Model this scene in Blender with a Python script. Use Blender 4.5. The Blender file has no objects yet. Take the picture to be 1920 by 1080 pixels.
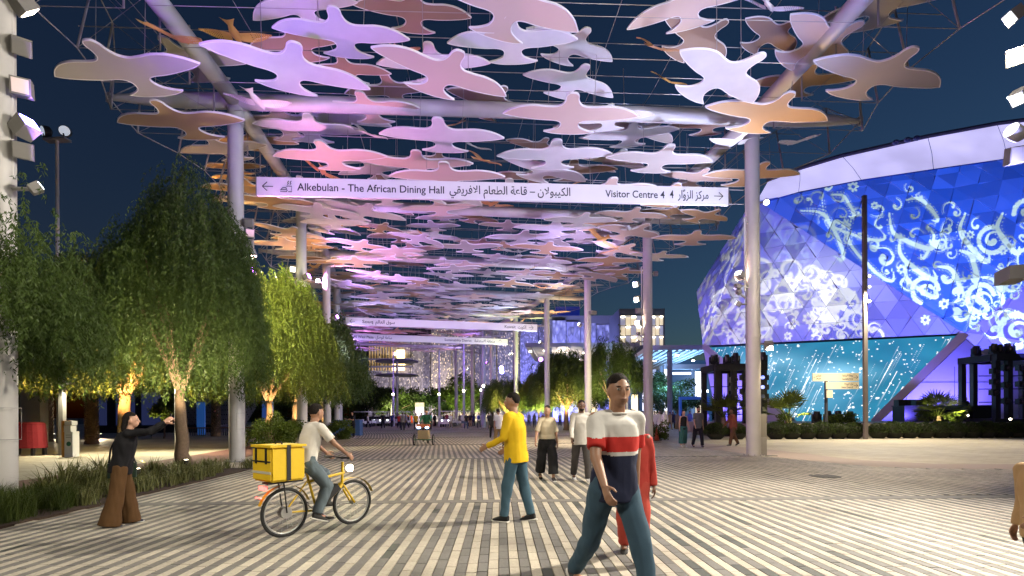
import bpy, bmesh, math, random
import numpy as np
from mathutils import Vector, Matrix, Euler
R = math.radians
rng = np.random.default_rng(7)
random.seed(7)
sc = bpy.context.scene
col = sc.collection

# ------------------------------------------------------------------ camera, sky, exposure
CAMZ = 1.45
ROLL = R(0.30)
cd = bpy.data.cameras.new('camera')
cam = bpy.data.objects.new('camera', cd)
col.objects.link(cam)
cam.location = (0, 0, CAMZ)
cam.rotation_euler = (math.pi / 2, ROLL, 0)
cd.sensor_width = 36
cd.lens = 18.75
cd.shift_y = 238 / 1920
cd.clip_start = 0.05
cd.clip_end = 3000
sc.camera = cam

world = bpy.data.worlds.new('World')
sc.world = world
world.use_nodes = True
wn = world.node_tree
sky = wn.nodes.new('ShaderNodeTexSky')
sky.sky_type = 'NISHITA'
sky.sun_disc = False
sky.sun_elevation = R(-2.0)
sky.sun_rotation = R(60)
sky.air_density = 1.0
sky.dust_density = 0.3
sky.ozone_density = 3.0
bg = wn.nodes['Background']
tint = wn.nodes.new('ShaderNodeMix'); tint.data_type = 'RGBA'; tint.blend_type = 'MULTIPLY'; tint.inputs[0].default_value = 1.0
tint.inputs[7].default_value = (0.80, 1.14, 0.96, 1)
wn.links.new(sky.outputs[0], tint.inputs[6])
wn.links.new(tint.outputs[2], bg.inputs[0])
bg.inputs[1].default_value = 0.36

vs = sc.view_settings
vs.view_transform = 'Standard'
vs.look = 'None'
vs.exposure = 0.0
vs.gamma = 1.0
vs.use_curve_mapping = False
try:
    sc.cycles.use_denoising = True
    sc.cycles.max_bounces = 5
    sc.cycles.diffuse_bounces = 3
    sc.cycles.glossy_bounces = 2
    sc.cycles.transparent_max_bounces = 6
    sc.cycles.sample_clamp_indirect = 4
    sc.cycles.use_light_tree = True
except Exception:
    pass

def P(px, py, d):
    """point seen at photo pixel (px, py) at distance d along the view axis"""
    c, s = math.cos(ROLL), math.sin(ROLL)
    dx, dy = px - 960.0, 778.0 - py
    tx, ty = dx * c + dy * s, -dx * s + dy * c
    return Vector((tx * d / 1000.0, d, CAMZ + ty * d / 1000.0))

def G(px, py):
    """ground point under a photo pixel"""
    c, s = math.cos(ROLL), math.sin(ROLL)
    dx, dy = px - 960.0, 778.0 - py
    ty = -dx * s + dy * c
    return P(px, py, CAMZ * 1000.0 / -ty)

# ------------------------------------------------------------------ helpers
work = bpy.data.scenes.new('work')      # small scene for evaluating modifiers and lettering, removed at the end
def evaluated_mesh(o):
    vl = work.view_layers[0]
    work.collection.objects.link(o)
    vl.update()
    me = bpy.data.meshes.new_from_object(o.evaluated_get(vl.depsgraph))
    bpy.data.objects.remove(o)
    return me
def tag(o, label, cat=None, group=None, kind=None):
    o['label'] = label
    if cat: o['category'] = cat
    if group: o['group'] = group
    if kind: o['kind'] = kind
    return o

def thing(name, label, cat, loc=(0, 0, 0), rz=0.0, group=None):
    o = bpy.data.objects.new(name, None)
    o.empty_display_size = 0.2
    col.objects.link(o)
    o.location = loc
    o.rotation_euler = (0, 0, rz)
    return tag(o, label, cat, group)

def link(name, me, parent=None, loc=None):
    o = bpy.data.objects.new(name, me)
    col.objects.link(o)
    if parent is not None: o.parent = parent
    if loc is not None: o.location = loc
    return o

def copy_tree(root, loc, rz=None, label=None, group=None, scale=None):
    r = root.copy(); col.objects.link(r)
    r.location = loc
    if rz is not None: r.rotation_euler = (0, 0, rz)
    if label: r['label'] = label
    if group: r['group'] = group
    if scale: r.scale = scale
    for ch in root.children:
        c = ch.copy(); col.objects.link(c); c.parent = r
        for g in ch.children:
            d = g.copy(); col.objects.link(d); d.parent = c
    return r

class MB:
    def __init__(s): s.v = []; s.f = []; s.m = []
    def add(s, verts, faces, mi=0):
        b = len(s.v)
        s.v.extend([tuple(x) for x in verts])
        s.f.extend([tuple(i + b for i in f) for f in faces])
        s.m.extend([mi] * len(faces))
        return s
    def box(s, c, size, rot=None, mi=0):
        hx, hy, hz = size[0] / 2, size[1] / 2, size[2] / 2
        vs_ = [Vector((x, y, z)) for x in (-hx, hx) for y in (-hy, hy) for z in (-hz, hz)]
        if rot is not None: vs_ = [rot @ v for v in vs_]
        c = Vector(c)
        return s.add([v + c for v in vs_], [(0, 1, 3, 2), (4, 6, 7, 5), (0, 4, 5, 1), (2, 3, 7, 6), (0, 2, 6, 4), (1, 5, 7, 3)], mi)
    def bar(s, p0, p1, w, h, mi=0):
        p0, p1 = Vector(p0), Vector(p1)
        d = p1 - p0
        q = d.to_track_quat('Y', 'Z').to_matrix()
        return s.box((p0 + p1) / 2, (w, d.length, h), q, mi)
    def ring(s, p, q, rx, ry, n):
        return [p + q @ Vector((math.cos(2 * math.pi * i / n) * rx, math.sin(2 * math.pi * i / n) * ry, 0)) for i in range(n)]
    def loft(s, pts, rx, ry=None, n=12, caps=True, xax=None, mi=0):
        pts = [Vector(p) for p in pts]
        if ry is None: ry = rx
        if not hasattr(rx, '__len__'): rx = [rx] * len(pts)
        if not hasattr(ry, '__len__'): ry = [ry] * len(pts)
        b = len(s.v)
        for i, p in enumerate(pts):
            t = (pts[min(i + 1, len(pts) - 1)] - pts[max(i - 1, 0)])
            if t.length < 1e-9: t = Vector((0, 0, 1))
            t.normalize()
            xa = Vector(xax) if xax is not None else (Vector((1, 0, 0)) if abs(t.x) < 0.9 else Vector((0, 1, 0)))
            xa = (xa - t * xa.dot(t)).normalized()
            ya = t.cross(xa)
            for k in range(n):
                a = 2 * math.pi * k / n
                s.v.append(tuple(p + xa * (math.cos(a) * rx[i]) + ya * (math.sin(a) * ry[i])))
        for i in range(len(pts) - 1):
            for k in range(n):
                k2 = (k + 1) % n
                s.f.append((b + i * n + k, b + i * n + k2, b + (i + 1) * n + k2, b + (i + 1) * n + k)); s.m.append(mi)
        if caps:
            s.f.append(tuple(b + k for k in reversed(range(n)))); s.m.append(mi)
            s.f.append(tuple(b + (len(pts) - 1) * n + k for k in range(n))); s.m.append(mi)
        return s
    def tube(s, p0, p1, r0, r1=None, n=10, mi=0):
        return s.loft([p0, p1], [r0, r0 if r1 is None else r1], n=n, mi=mi)
    def caps(s, p0, p1, r0, r1, n=10, mi=0):
        """capsule with rounded ends"""
        p0, p1 = Vector(p0), Vector(p1)
        t = (p1 - p0).normalized()
        pts, rr = [], []
        for a in (80, 50, 20): pts.append(p0 - t * (math.sin(R(a)) * r0)); rr.append(math.cos(R(a)) * r0)
        pts.append(p0); rr.append(r0); pts.append(p1); rr.append(r1)
        for a in (20, 50, 80): pts.append(p1 + t * (math.sin(R(a)) * r1)); rr.append(math.cos(R(a)) * r1)
        return s.loft(pts, rr, n=n, mi=mi)
    def ell(s, c, r, rot=None, n=12, m=8, mi=0):
        c = Vector(c)
        b = len(s.v)
        for i in range(m + 1):
            th = math.pi * (0.02 + 0.96 * i / m)
            for k in range(n):
                a = 2 * math.pi * k / n
                v = Vector((math.sin(th) * math.cos(a) * r[0], math.sin(th) * math.sin(a) * r[1], math.cos(th) * r[2]))
                if rot is not None: v = rot @ v
                s.v.append(tuple(c + v))
        for i in range(m):
            for k in range(n):
                k2 = (k + 1) % n
                s.f.append((b + i * n + k, b + (i + 1) * n + k, b + (i + 1) * n + k2, b + i * n + k2)); s.m.append(mi)
        s.f.append(tuple(b + k for k in range(n))); s.m.append(mi)
        s.f.append(tuple(b + m * n + k for k in reversed(range(n)))); s.m.append(mi)
        return s
    def torus(s, c, R0, r, ax='x', n=28, m=8, mi=0):
        b = len(s.v); c = Vector(c)
        for i in range(n):
            a = 2 * math.pi * i / n
            for k in range(m):
                t = 2 * math.pi * k / m
                u = (R0 + r * math.cos(t)); w = r * math.sin(t)
                p = (u * math.cos(a), u * math.sin(a), w)
                v = Vector((p[2], p[0], p[1])) if ax == 'x' else Vector(p)
                s.v.append(tuple(c + v))
        for i in range(n):
            for k in range(m):
                i2, k2 = (i + 1) % n, (k + 1) % m
                s.f.append((b + i * m + k, b + i2 * m + k, b + i2 * m + k2, b + i * m + k2)); s.m.append(mi)
        return s
    def prism(s, outline, z0, z1, mi=0):
        n = len(outline); b = len(s.v)
        for z in (z0, z1):
            for x, y in outline: s.v.append((x, y, z))
        s.f.append(tuple(b + i for i in reversed(range(n)))); s.m.append(mi)
        s.f.append(tuple(b + n + i for i in range(n))); s.m.append(mi)
        for i in range(n):
            j = (i + 1) % n
            s.f.append((b + i, b + j, b + n + j, b + n + i)); s.m.append(mi)
        return s
    def mesh(s, name, mats, smooth=False):
        me = bpy.data.meshes.new(name)
        me.from_pydata(s.v, [], s.f)
        if not isinstance(mats, (list, tuple)): mats = [mats]
        for m in mats: me.materials.append(m)
        if len(mats) > 1: me.polygons.foreach_set('material_index', s.m)
        if smooth:
            me.polygons.foreach_set('use_smooth', [True] * len(me.polygons))
        me.update()
        return me
    def build(s, name, mats, parent=None, smooth=False, loc=None):
        me = s.mesh(name, mats, smooth)
        if smooth == 'auto':
            try: me.set_sharp_from_angle(angle=R(40))
            except Exception: pass
        return link(name, me, parent, loc)

def fix_normals(me):
    bm = bmesh.new(); bm.from_mesh(me)
    bmesh.ops.recalc_face_normals(bm, faces=bm.faces)
    bm.to_mesh(me); bm.free()
    return me

# ------------------------------------------------------------------ materials
def node_mat(name):
    m = bpy.data.materials.new(name)
    m.use_nodes = True
    nt = m.node_tree
    return m, nt, nt.nodes['Principled BSDF']

def mat(name, c, rough=0.6, metal=0.0, noise=0.0, scale=8.0, bump=0.0, bscale=60.0, emit=None, estr=0.0, coat=0.0, spec=0.5):
    m, nt, b = node_mat(name)
    c = (c[0], c[1], c[2], 1)
    b.inputs['Base Color'].default_value = c
    b.inputs['Roughness'].default_value = rough
    b.inputs['Metallic'].default_value = metal
    b.inputs['Specular IOR Level'].default_value = spec
    if coat: b.inputs['Coat Weight'].default_value = coat
    if emit is not None:
        b.inputs['Emission Color'].default_value = (emit[0], emit[1], emit[2], 1)
        b.inputs['Emission Strength'].default_value = estr
    if noise > 0:
        tc = nt.nodes.new('ShaderNodeTexCoord')
        nz = nt.nodes.new('ShaderNodeTexNoise'); nz.inputs['Scale'].default_value = scale; nz.inputs['Detail'].default_value = 6
        nt.links.new(tc.outputs['Object'], nz.inputs['Vector'])
        mx = nt.nodes.new('ShaderNodeMix'); mx.data_type = 'RGBA'
        mx.inputs[6].default_value = (c[0] * (1 - noise), c[1] * (1 - noise), c[2] * (1 - noise), 1)
        mx.inputs[7].default_value = (min(1, c[0] * (1 + noise)), min(1, c[1] * (1 + noise)), min(1, c[2] * (1 + noise)), 1)
        nt.links.new(nz.outputs['Fac'], mx.inputs[0])
        nt.links.new(mx.outputs[2], b.inputs['Base Color'])
    if bump > 0:
        tc = nt.nodes.new('ShaderNodeTexCoord')
        nz = nt.nodes.new('ShaderNodeTexNoise'); nz.inputs['Scale'].default_value = bscale; nz.inputs['Detail'].default_value = 5
        nt.links.new(tc.outputs['Object'], nz.inputs['Vector'])
        bp = nt.nodes.new('ShaderNodeBump'); bp.inputs['Strength'].default_value = bump; bp.inputs['Distance'].default_value = 0.02
        nt.links.new(nz.outputs['Fac'], bp.inputs['Height'])
        nt.links.new(bp.outputs[0], b.inputs['Normal'])
    return m

def emat(name, c, s):
    return mat(name, (0.8, 0.8, 0.8), 0.4, emit=c, estr=s)

def leaf_mat(name, c, var=0.35, trans=0.35, c2=None, hs=0.6):
    m, nt, b = node_mat(name)
    out = nt.nodes['Material Output']
    g = nt.nodes.new('ShaderNodeNewGeometry')
    tc = nt.nodes.new('ShaderNodeTexCoord')
    nz = nt.nodes.new('ShaderNodeTexNoise'); nz.inputs['Scale'].default_value = hs; nz.inputs['Detail'].default_value = 3
    nt.links.new(tc.outputs['Object'], nz.inputs['Vector'])
    add = nt.nodes.new('ShaderNodeMath'); add.operation = 'ADD'
    nt.links.new(g.outputs['Random Per Island'], add.inputs[0]); nt.links.new(nz.outputs['Fac'], add.inputs[1])
    h = nt.nodes.new('ShaderNodeMath'); h.operation = 'MULTIPLY'; h.inputs[1].default_value = 0.5
    nt.links.new(add.outputs[0], h.inputs[0])
    mx = nt.nodes.new('ShaderNodeMix'); mx.data_type = 'RGBA'
    c2 = c2 or (c[0] * 1.5, c[1] * 1.35, c[2] * 1.1)
    mx.inputs[6].default_value = (c[0] * (1 - var), c[1] * (1 - var), c[2] * (1 - var), 1)
    mx.inputs[7].default_value = (*c2, 1)
    nt.links.new(h.outputs[0], mx.inputs[0])
    nt.links.new(mx.outputs[2], b.inputs['Base Color'])
    b.inputs['Roughness'].default_value = 0.55
    b.inputs['Specular IOR Level'].default_value = 0.3
    tr = nt.nodes.new('ShaderNodeBsdfTranslucent')
    nt.links.new(mx.outputs[2], tr.inputs['Color'])
    ms = nt.nodes.new('ShaderNodeMixShader'); ms.inputs[0].default_value = trans
    nt.links.new(b.outputs[0], ms.inputs[1]); nt.links.new(tr.outputs[0], ms.inputs[2])
    nt.links.new(ms.outputs[0], out.inputs[0])
    return m

M = {}
M['white_steel'] = mat('white_painted_steel', (0.46, 0.445, 0.42), 0.45, noise=0.12, scale=2.2, bump=.08, bscale=9)
M['grey_steel'] = mat('grey_steel', (0.30, 0.29, 0.28), 0.45, 0.3, noise=0.1)
M['cable'] = mat('steel_cable', (0.34, 0.31, 0.29), 0.4, 0.5)
M['black'] = mat('black_powder_coat', (0.012, 0.012, 0.014), 0.5)
M['black_plastic'] = mat('black_plastic', (0.02, 0.02, 0.022), 0.35)
M['lamp_grey'] = mat('lamp_housing_grey', (0.20, 0.19, 0.175), 0.5, noise=0.08)
M['sign_white'] = mat('sign_white', (0.74, 0.72, 0.70), 0.4, noise=0.03, scale=2)
M['sign_ink'] = mat('sign_ink', (0.015, 0.017, 0.025), 0.5)
M['lens_off'] = mat('unlit_lens', (0.12, 0.12, 0.13), 0.1)
M['lens_warm'] = emat('lit_lens_warm', (1.0, 0.86, 0.62), 14)
M['lens_star'] = emat('lit_lens_star', (1.0, 0.93, 0.74), 70)
M['lens_white'] = emat('lit_lens_white', (0.85, 0.92, 1.0), 9)
M['lens_blue'] = emat('lit_lens_blue', (0.25, 0.22, 1.0), 22)
M['lens_purple'] = emat('lit_lens_purple', (0.55, 0.12, 1.0), 18)
M['lens_red'] = emat('lit_lens_red', (0.5, 0.015, 0.02), 0.35)
M['bark'] = mat('tree_bark', (0.17, 0.115, 0.07), 0.9, noise=0.4, scale=14, bump=0.7, bscale=30)
M['palm_bark'] = mat('palm_bark', (0.24, 0.17, 0.10), 0.9, noise=0.35, scale=18, bump=0.6, bscale=40)
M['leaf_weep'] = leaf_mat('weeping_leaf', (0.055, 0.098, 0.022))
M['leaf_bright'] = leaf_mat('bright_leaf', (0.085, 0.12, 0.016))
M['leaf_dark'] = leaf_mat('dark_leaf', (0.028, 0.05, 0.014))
M['leaf_shrub'] = leaf_mat('shrub_leaf', (0.07, 0.11, 0.016))
M['leaf_hedge'] = leaf_mat('hedge_leaf', (0.04, 0.065, 0.018), hs=1.5)
M['grass'] = leaf_mat('grass_blade', (0.055, 0.085, 0.018), 0.5)
M['grass_pale'] = leaf_mat('pale_grass_blade', (0.15, 0.17, 0.07), 0.5)
M['soil'] = mat('planter_soil', (0.045, 0.028, 0.018), 1.0, noise=0.5, scale=9, bump=1.0, bscale=25)
M['red_path'] = mat('red_rubber_path', (0.16, 0.065, 0.055), 0.85, noise=0.15, scale=5, bump=0.2, bscale=90)
M['concrete'] = mat('concrete', (0.36, 0.33, 0.28), 0.85, noise=0.15, scale=3, bump=0.2)
M['dark_wall'] = mat('dark_wall', (0.02, 0.02, 0.024), 0.6, noise=0.3)
M['wood'] = mat('bench_wood', (0.25, 0.11, 0.04), 0.6, noise=0.3, scale=10)
M['steel_dark'] = mat('dark_steel', (0.06, 0.065, 0.075), 0.5)

def lathe(mb, pts, n=14, c=(0, 0, 0)):
    return mb.loft([(c[0], c[1], c[2] + z) for r, z in pts], [r for r, z in pts], n=n, xax=(1, 0, 0))

KW = 1.3
def spot(name, loc, target, power, color, angle=60, blend=0.5, size=0.12, parent=None):
    ld = bpy.data.lights.new(name, 'SPOT')
    ld.energy = power * KW
    ld.color = color
    ld.spot_size = R(angle)
    ld.spot_blend = blend
    ld.shadow_soft_size = size
    o = bpy.data.objects.new(name, ld)
    col.objects.link(o)
    o.location = loc
    o.rotation_euler = (Vector(target) - Vector(loc)).to_track_quat('-Z', 'Y').to_euler()
    return o

def point(name, loc, power, color, size=0.15):
    ld = bpy.data.lights.new(name, 'POINT')
    ld.energy = power * KW; ld.color = color; ld.shadow_soft_size = size
    o = bpy.data.objects.new(name, ld); col.objects.link(o); o.location = loc
    return o
# ------------------------------------------------------------------ the avenue's centreline
SEG = 8.8
HEAD = {-1: 1.3, 0: 3.7, 1: 7.6, 2: 11.2, 3: 14.0, 4: 16.5, 5: 18.0, 6: 19.0, 7: 20.0, 8: 20.5}   # heading of segment i -> i+1, degrees left
N = {1: Vector((-0.29, 17.7, 0))}
def dvec(i): return Vector((-math.sin(R(HEAD[i])), math.cos(R(HEAD[i])), 0))
N[0] = N[1] - dvec(0) * SEG
N[-1] = N[0] - dvec(-1) * SEG
for i in range(1, 9): N[i + 1] = N[i] + dvec(i) * SEG
def rvec(i):
    a = R(HEAD[i - 1] if i - 1 in HEAD else HEAD[-1])
    return Vector((math.cos(a), math.sin(a), 0))
def node(i, u, z=0.0):
    p = N[i] + rvec(i) * u
    return Vector((p.x, p.y, z))
def path_pt(s, u, z=0.0):
    """s in bays (1.0 = node 1), u metres to the right"""
    i = int(math.floor(s)); t = s - i
    a, b = node(i, u, z), node(i + 1, u, z)
    return a.lerp(b, t)
HALF = 8.57
BEAMZ = 11.57

# ------------------------------------------------------------------ ground
def sheet(name, pts, z, m, kind='structure', label=None):
    mb = MB(); mb.add([(p[0], p[1], z) for p in pts], [tuple(range(len(pts)))])
    me = mb.mesh(name, m); fix_normals(me)
    if me.polygons[0].normal.z < 0: me.flip_normals()
    o = link(name, me)
    o['kind'] = kind
    if label: o['label'] = label
    return o

def paver_grid_mat(name, c, bw, bh, var=0.12, joint=0.6):
    m, nt, b = node_mat(name)
    tc = nt.nodes.new('ShaderNodeTexCoord')
    br = nt.nodes.new('ShaderNodeTexBrick')
    br.inputs['Scale'].default_value = 1.0
    br.inputs['Brick Width'].default_value = bw; br.inputs['Row Height'].default_value = bh
    br.inputs['Mortar Size'].default_value = 0.006
    br.inputs['Color1'].default_value = (c[0] * (1 - var), c[1] * (1 - var), c[2] * (1 - var), 1)
    br.inputs['Color2'].default_value = (c[0] * (1 + var), c[1] * (1 + var), c[2] * (1 + var), 1)
    br.inputs['Mortar'].default_value = (c[0] * joint, c[1] * joint, c[2] * joint, 1)
    nt.links.new(tc.outputs['Object'], br.inputs['Vector'])
    nz = nt.nodes.new('ShaderNodeTexNoise'); nz.inputs['Scale'].default_value = 0.35; nz.inputs['Detail'].default_value = 6
    nt.links.new(tc.outputs['Object'], nz.inputs['Vector'])
    mr = nt.nodes.new('ShaderNodeMapRange'); mr.inputs[1].default_value = 0.3; mr.inputs[2].default_value = 0.7
    mr.inputs[3].default_value = 0.8; mr.inputs[4].default_value = 1.12
    nt.links.new(nz.outputs['Fac'], mr.inputs[0])
    mx = nt.nodes.new('ShaderNodeMix'); mx.data_type = 'RGBA'; mx.blend_type = 'MULTIPLY'; mx.inputs[0].default_value = 1
    nt.links.new(br.outputs['Color'], mx.inputs[6]); nt.links.new(mr.outputs[0], mx.inputs[7])
    nt.links.new(mx.outputs[2], b.inputs['Base Color'])
    b.inputs['Roughness'].default_value = 0.72
    bp = nt.nodes.new('ShaderNodeBump'); bp.inputs['Strength'].default_value = 0.3; bp.inputs['Distance'].default_value = 0.01
    nt.links.new(br.outputs['Fac'], bp.inputs['Height']); bp.invert = True
    nt.links.new(bp.outputs[0], b.inputs['Normal'])
    return m

M['ground'] = mat('far_ground', (0.10, 0.09, 0.075), 0.9, noise=0.3, scale=0.05)
M['plaza'] = paver_grid_mat('cream_plaza_pavers', (0.36, 0.32, 0.24), 0.4, 0.2)
LIGHT = (0.44, 0.40, 0.33)
GREY = (0.15, 0.146, 0.138)

def stripe_mat():
    m, nt, b = node_mat('striped_pavers')
    uv = nt.nodes.new('ShaderNodeUVMap')
    sp = nt.nodes.new('ShaderNodeSeparateXYZ'); nt.links.new(uv.outputs[0], sp.inputs[0])
    def mt(op, a, bb=None):
        n = nt.nodes.new('ShaderNodeMath'); n.operation = op
        for k, x in enumerate((a, bb)):
            if x is None: continue
            if isinstance(x, (int, float)): n.inputs[k].default_value = x
            else: nt.links.new(x, n.inputs[k])
        return n.outputs[0]
    u = mt('MULTIPLY', sp.outputs[0], 10.0)
    fu = mt('FLOOR', u)
    st = mt('PINGPONG', fu, 1.0)
    off = mt('MULTIPLY', fu, 0.37)
    fv = mt('FLOOR', mt('ADD', mt('DIVIDE', sp.outputs[1], 0.3), off))
    cb = nt.nodes.new('ShaderNodeCombineXYZ'); nt.links.new(fu, cb.inputs[0]); nt.links.new(fv, cb.inputs[1])
    wh = nt.nodes.new('ShaderNodeTexWhiteNoise'); wh.noise_dimensions = '2D'; nt.links.new(cb.outputs[0], wh.inputs['Vector'])
    mr = nt.nodes.new('ShaderNodeMapRange'); mr.inputs[3].default_value = 0.84; mr.inputs[4].default_value = 1.14
    nt.links.new(wh.outputs['Value'], mr.inputs[0])
    mx = nt.nodes.new('ShaderNodeMix'); mx.data_type = 'RGBA'
    mx.inputs[6].default_value = (*GREY, 1); mx.inputs[7].default_value = (*LIGHT, 1)
    nt.links.new(st, mx.inputs[0])
    m2 = nt.nodes.new('ShaderNodeMix'); m2.data_type = 'RGBA'; m2.blend_type = 'MULTIPLY'; m2.inputs[0].default_value = 1
    nt.links.new(mx.outputs[2], m2.inputs[6]); nt.links.new(mr.outputs[0], m2.inputs[7])
    tc = nt.nodes.new('ShaderNodeTexCoord')
    nz = nt.nodes.new('ShaderNodeTexNoise'); nz.inputs['Scale'].default_value = 0.5; nz.inputs['Detail'].default_value = 7
    nt.links.new(tc.outputs['Object'], nz.inputs['Vector'])
    r2 = nt.nodes.new('ShaderNodeMapRange'); r2.inputs[1].default_value = 0.3; r2.inputs[2].default_value = 0.7; r2.inputs[3].default_value = 0.85; r2.inputs[4].default_value = 1.1
    nt.links.new(nz.outputs['Fac'], r2.inputs[0])
    m3 = nt.nodes.new('ShaderNodeMix'); m3.data_type = 'RGBA'; m3.blend_type = 'MULTIPLY'; m3.inputs[0].default_value = 1
    nt.links.new(m2.outputs[2], m3.inputs[6]); nt.links.new(r2.outputs[0], m3.inputs[7])
    nt.links.new(m3.outputs[2], b.inputs['Base Color'])
    b.inputs['Roughness'].default_value = 0.7
    return m

def paver_mat(name, c):
    m, nt, b = node_mat(name)
    at = nt.nodes.new('ShaderNodeAttribute'); at.attribute_name = 'tone'
    oi = nt.nodes.new('ShaderNodeObjectInfo')
    ad = nt.nodes.new('ShaderNodeMath'); ad.operation = 'ADD'
    nt.links.new(at.outputs['Fac'], ad.inputs[0]); nt.links.new(oi.outputs['Random'], ad.inputs[1])
    fr = nt.nodes.new('ShaderNodeMath'); fr.operation = 'FRACT'; nt.links.new(ad.outputs[0], fr.inputs[0])
    mr = nt.nodes.new('ShaderNodeMapRange'); mr.inputs[3].default_value = 0.89; mr.inputs[4].default_value = 1.09
    nt.links.new(fr.outputs[0], mr.inputs[0])
    g = nt.nodes.new('ShaderNodeNewGeometry')
    nz = nt.nodes.new('ShaderNodeTexNoise'); nz.inputs['Scale'].default_value = 45; nz.inputs['Detail'].default_value = 4
    nt.links.new(g.outputs['Position'], nz.inputs['Vector'])
    nz2 = nt.nodes.new('ShaderNodeTexNoise'); nz2.inputs['Scale'].default_value = 0.7; nz2.inputs['Detail'].default_value = 7
    nt.links.new(g.outputs['Position'], nz2.inputs['Vector'])
    r2 = nt.nodes.new('ShaderNodeMapRange'); r2.inputs[1].default_value = 0.3; r2.inputs[2].default_value = 0.7; r2.inputs[3].default_value = 0.70; r2.inputs[4].default_value = 1.10
    nt.links.new(nz2.outputs['Fac'], r2.inputs[0])
    r3 = nt.nodes.new('ShaderNodeMapRange'); r3.inputs[1].default_value = 0.3; r3.inputs[2].default_value = 0.7; r3.inputs[3].default_value = 0.86; r3.inputs[4].default_value = 1.12
    nt.links.new(nz.outputs['Fac'], r3.inputs[0])
    a1 = nt.nodes.new('ShaderNodeMath'); a1.operation = 'MULTIPLY'; nt.links.new(mr.outputs[0], a1.inputs[0]); nt.links.new(r2.outputs[0], a1.inputs[1])
    a2 = nt.nodes.new('ShaderNodeMath'); a2.operation = 'MULTIPLY'; nt.links.new(a1.outputs[0], a2.inputs[0]); nt.links.new(r3.outputs[0], a2.inputs[1])
    vm = nt.nodes.new('ShaderNodeVectorMath'); vm.operation = 'SCALE'; vm.inputs[0].default_value = c
    nt.links.new(a2.outputs[0], vm.inputs['Scale'])
    nt.links.new(vm.outputs[0], b.inputs['Base Color'])
    b.inputs['Roughness'].default_value = 0.66
    bp = nt.nodes.new('ShaderNodeBump'); bp.inputs['Strength'].default_value = 0.25; bp.inputs['Distance'].default_value = 0.004
    nt.links.new(nz.outputs['Fac'], bp.inputs['Height']); nt.links.new(bp.outputs[0], b.inputs['Normal'])
    return m

M['stripe'] = stripe_mat()
M['paver_light'] = paver_mat('paver_light', LIGHT)
M['paver_grey'] = paver_mat('paver_grey', GREY)
M['paver_dark'] = paver_mat('paver_dark', (0.06, 0.066, 0.062))
M['grout'] = mat('paver_grout', (0.12, 0.10, 0.08), 0.95, noise=0.2)

sheet('ground', [(-600, -60), (600, -60), (600, 1500), (-600, 1500)], -0.012, M['ground'], label='bare ground out to the horizon')
sheet('plaza_paving', [(-90, 2), (95, 2), (95, 130), (-90, 130)], -0.004, M['plaza'], label='cream paver plaza either side of the striped avenue')

LEFT_U = -6.95
band_poly = {}
def right_edge(i): return {-1: 16, 0: 15.5, 1: 9.35, 2: 9.2, 3: 9.1, 4: 9.0, 5: 9.0, 6: 9.0}[i]
pavement = thing('striped_pavement', 'avenue pavement of narrow cream and grey paver stripes', None)
pavement['kind'] = 'structure'
def in_poly(x, y, poly):
    c = False; n = len(poly)
    for i in range(n):
        x1, y1 = poly[i]; x2, y2 = poly[(i + 1) % n]
        if (y1 > y) != (y2 > y) and x < (x2 - x1) * (y - y1) / (y2 - y1) + x1: c = not c
    return c
for i in range(-1, 6):
    a, b = node(i, LEFT_U), node(i + 1, LEFT_U)
    c, d = node(i + 1, right_edge(i + 1)), node(i, right_edge(i))
    poly = [(a.x, a.y), (b.x, b.y), (c.x, c.y), (d.x, d.y)]
    if i == 0:      # the stripes end at the pale plaza on the right
        e = [G(1440, 856), G(1560, 869), G(1640, 876), G(1760, 880), G(1960, 881)]
        poly = [(a.x, a.y), (b.x, b.y)] + [(p.x, p.y) for p in e] + [(d.x + 2, d.y)]
    band_poly[i] = poly
    near = i <= 0
    mb = MB(); mb.add([(x, y, 0.0) for x, y in poly], [tuple(range(len(poly)))])
    me = mb.mesh('stripe_band', M['grout'] if near else M['stripe'])
    if me.polygons[0].normal.z < 0: me.flip_normals()
    o = link('stripe_band', me, pavement)
    dv = dvec(i); rv = Vector((dv.y, -dv.x, 0))
    uvl = me.uv_layers.new(name='UVMap')
    for lp in me.loops:
        p = Vector(me.vertices[lp.vertex_index].co) - N[i]
        uvl.data[lp.index].uv = (p.dot(rv) + 20.0, p.dot(dv) + 20.0)

# pavers of the two nearest bands are geometry
PW, PL, GAP = 0.1, 0.3, 0.004
plist = []
prng = random.Random(3)
for i in (-1, 0):
    dv = dvec(i); rv = Vector((dv.y, -dv.x, 0))
    ph = 0.0 if i == -1 else 0.03
    for k in range(-95, 170):
        u = k * PW + PW / 2 + ph
        v = -prng.random() * PL
        dark_run = 0
        while v < SEG + 0.5:
            L = PL
            p = N[i] + rv * u + dv * (v + L / 2)
            v += L
            if p.y < 3.6 or p.x > p.y * 1.02 + 1 or p.x < -p.y * 1.02 - 1: continue
            if not in_poly(p.x, p.y, band_poly[i]): continue
            kind = 'light' if k % 2 == 0 else 'grey'
            if dark_run > 0: dark_run -= 1; kind = 'dark' if kind == 'grey' else kind
            elif kind == 'grey' and prng.random() < (0.03 if p.x > 1.0 else 0.012):
                kind = 'dark'; dark_run = prng.choice((0, 1, 1, 2))
            plist.append((p, i, kind, prng.random()))
plist.sort(key=lambda t: (0 if (t[0].y > 4.7 and abs(t[0].x) < t[0].y * 0.97) else 1, t[0].y))
def paver_verts(w, l, z):
    e = 0.004
    return [(-w, -l, -0.004), (w, -l, -0.004), (w, l, -0.004), (-w, l, -0.004), (-w + e, -l + e, z), (w - e, -l + e, z), (w - e, l - e, z), (-w + e, l - e, z)]
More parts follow.
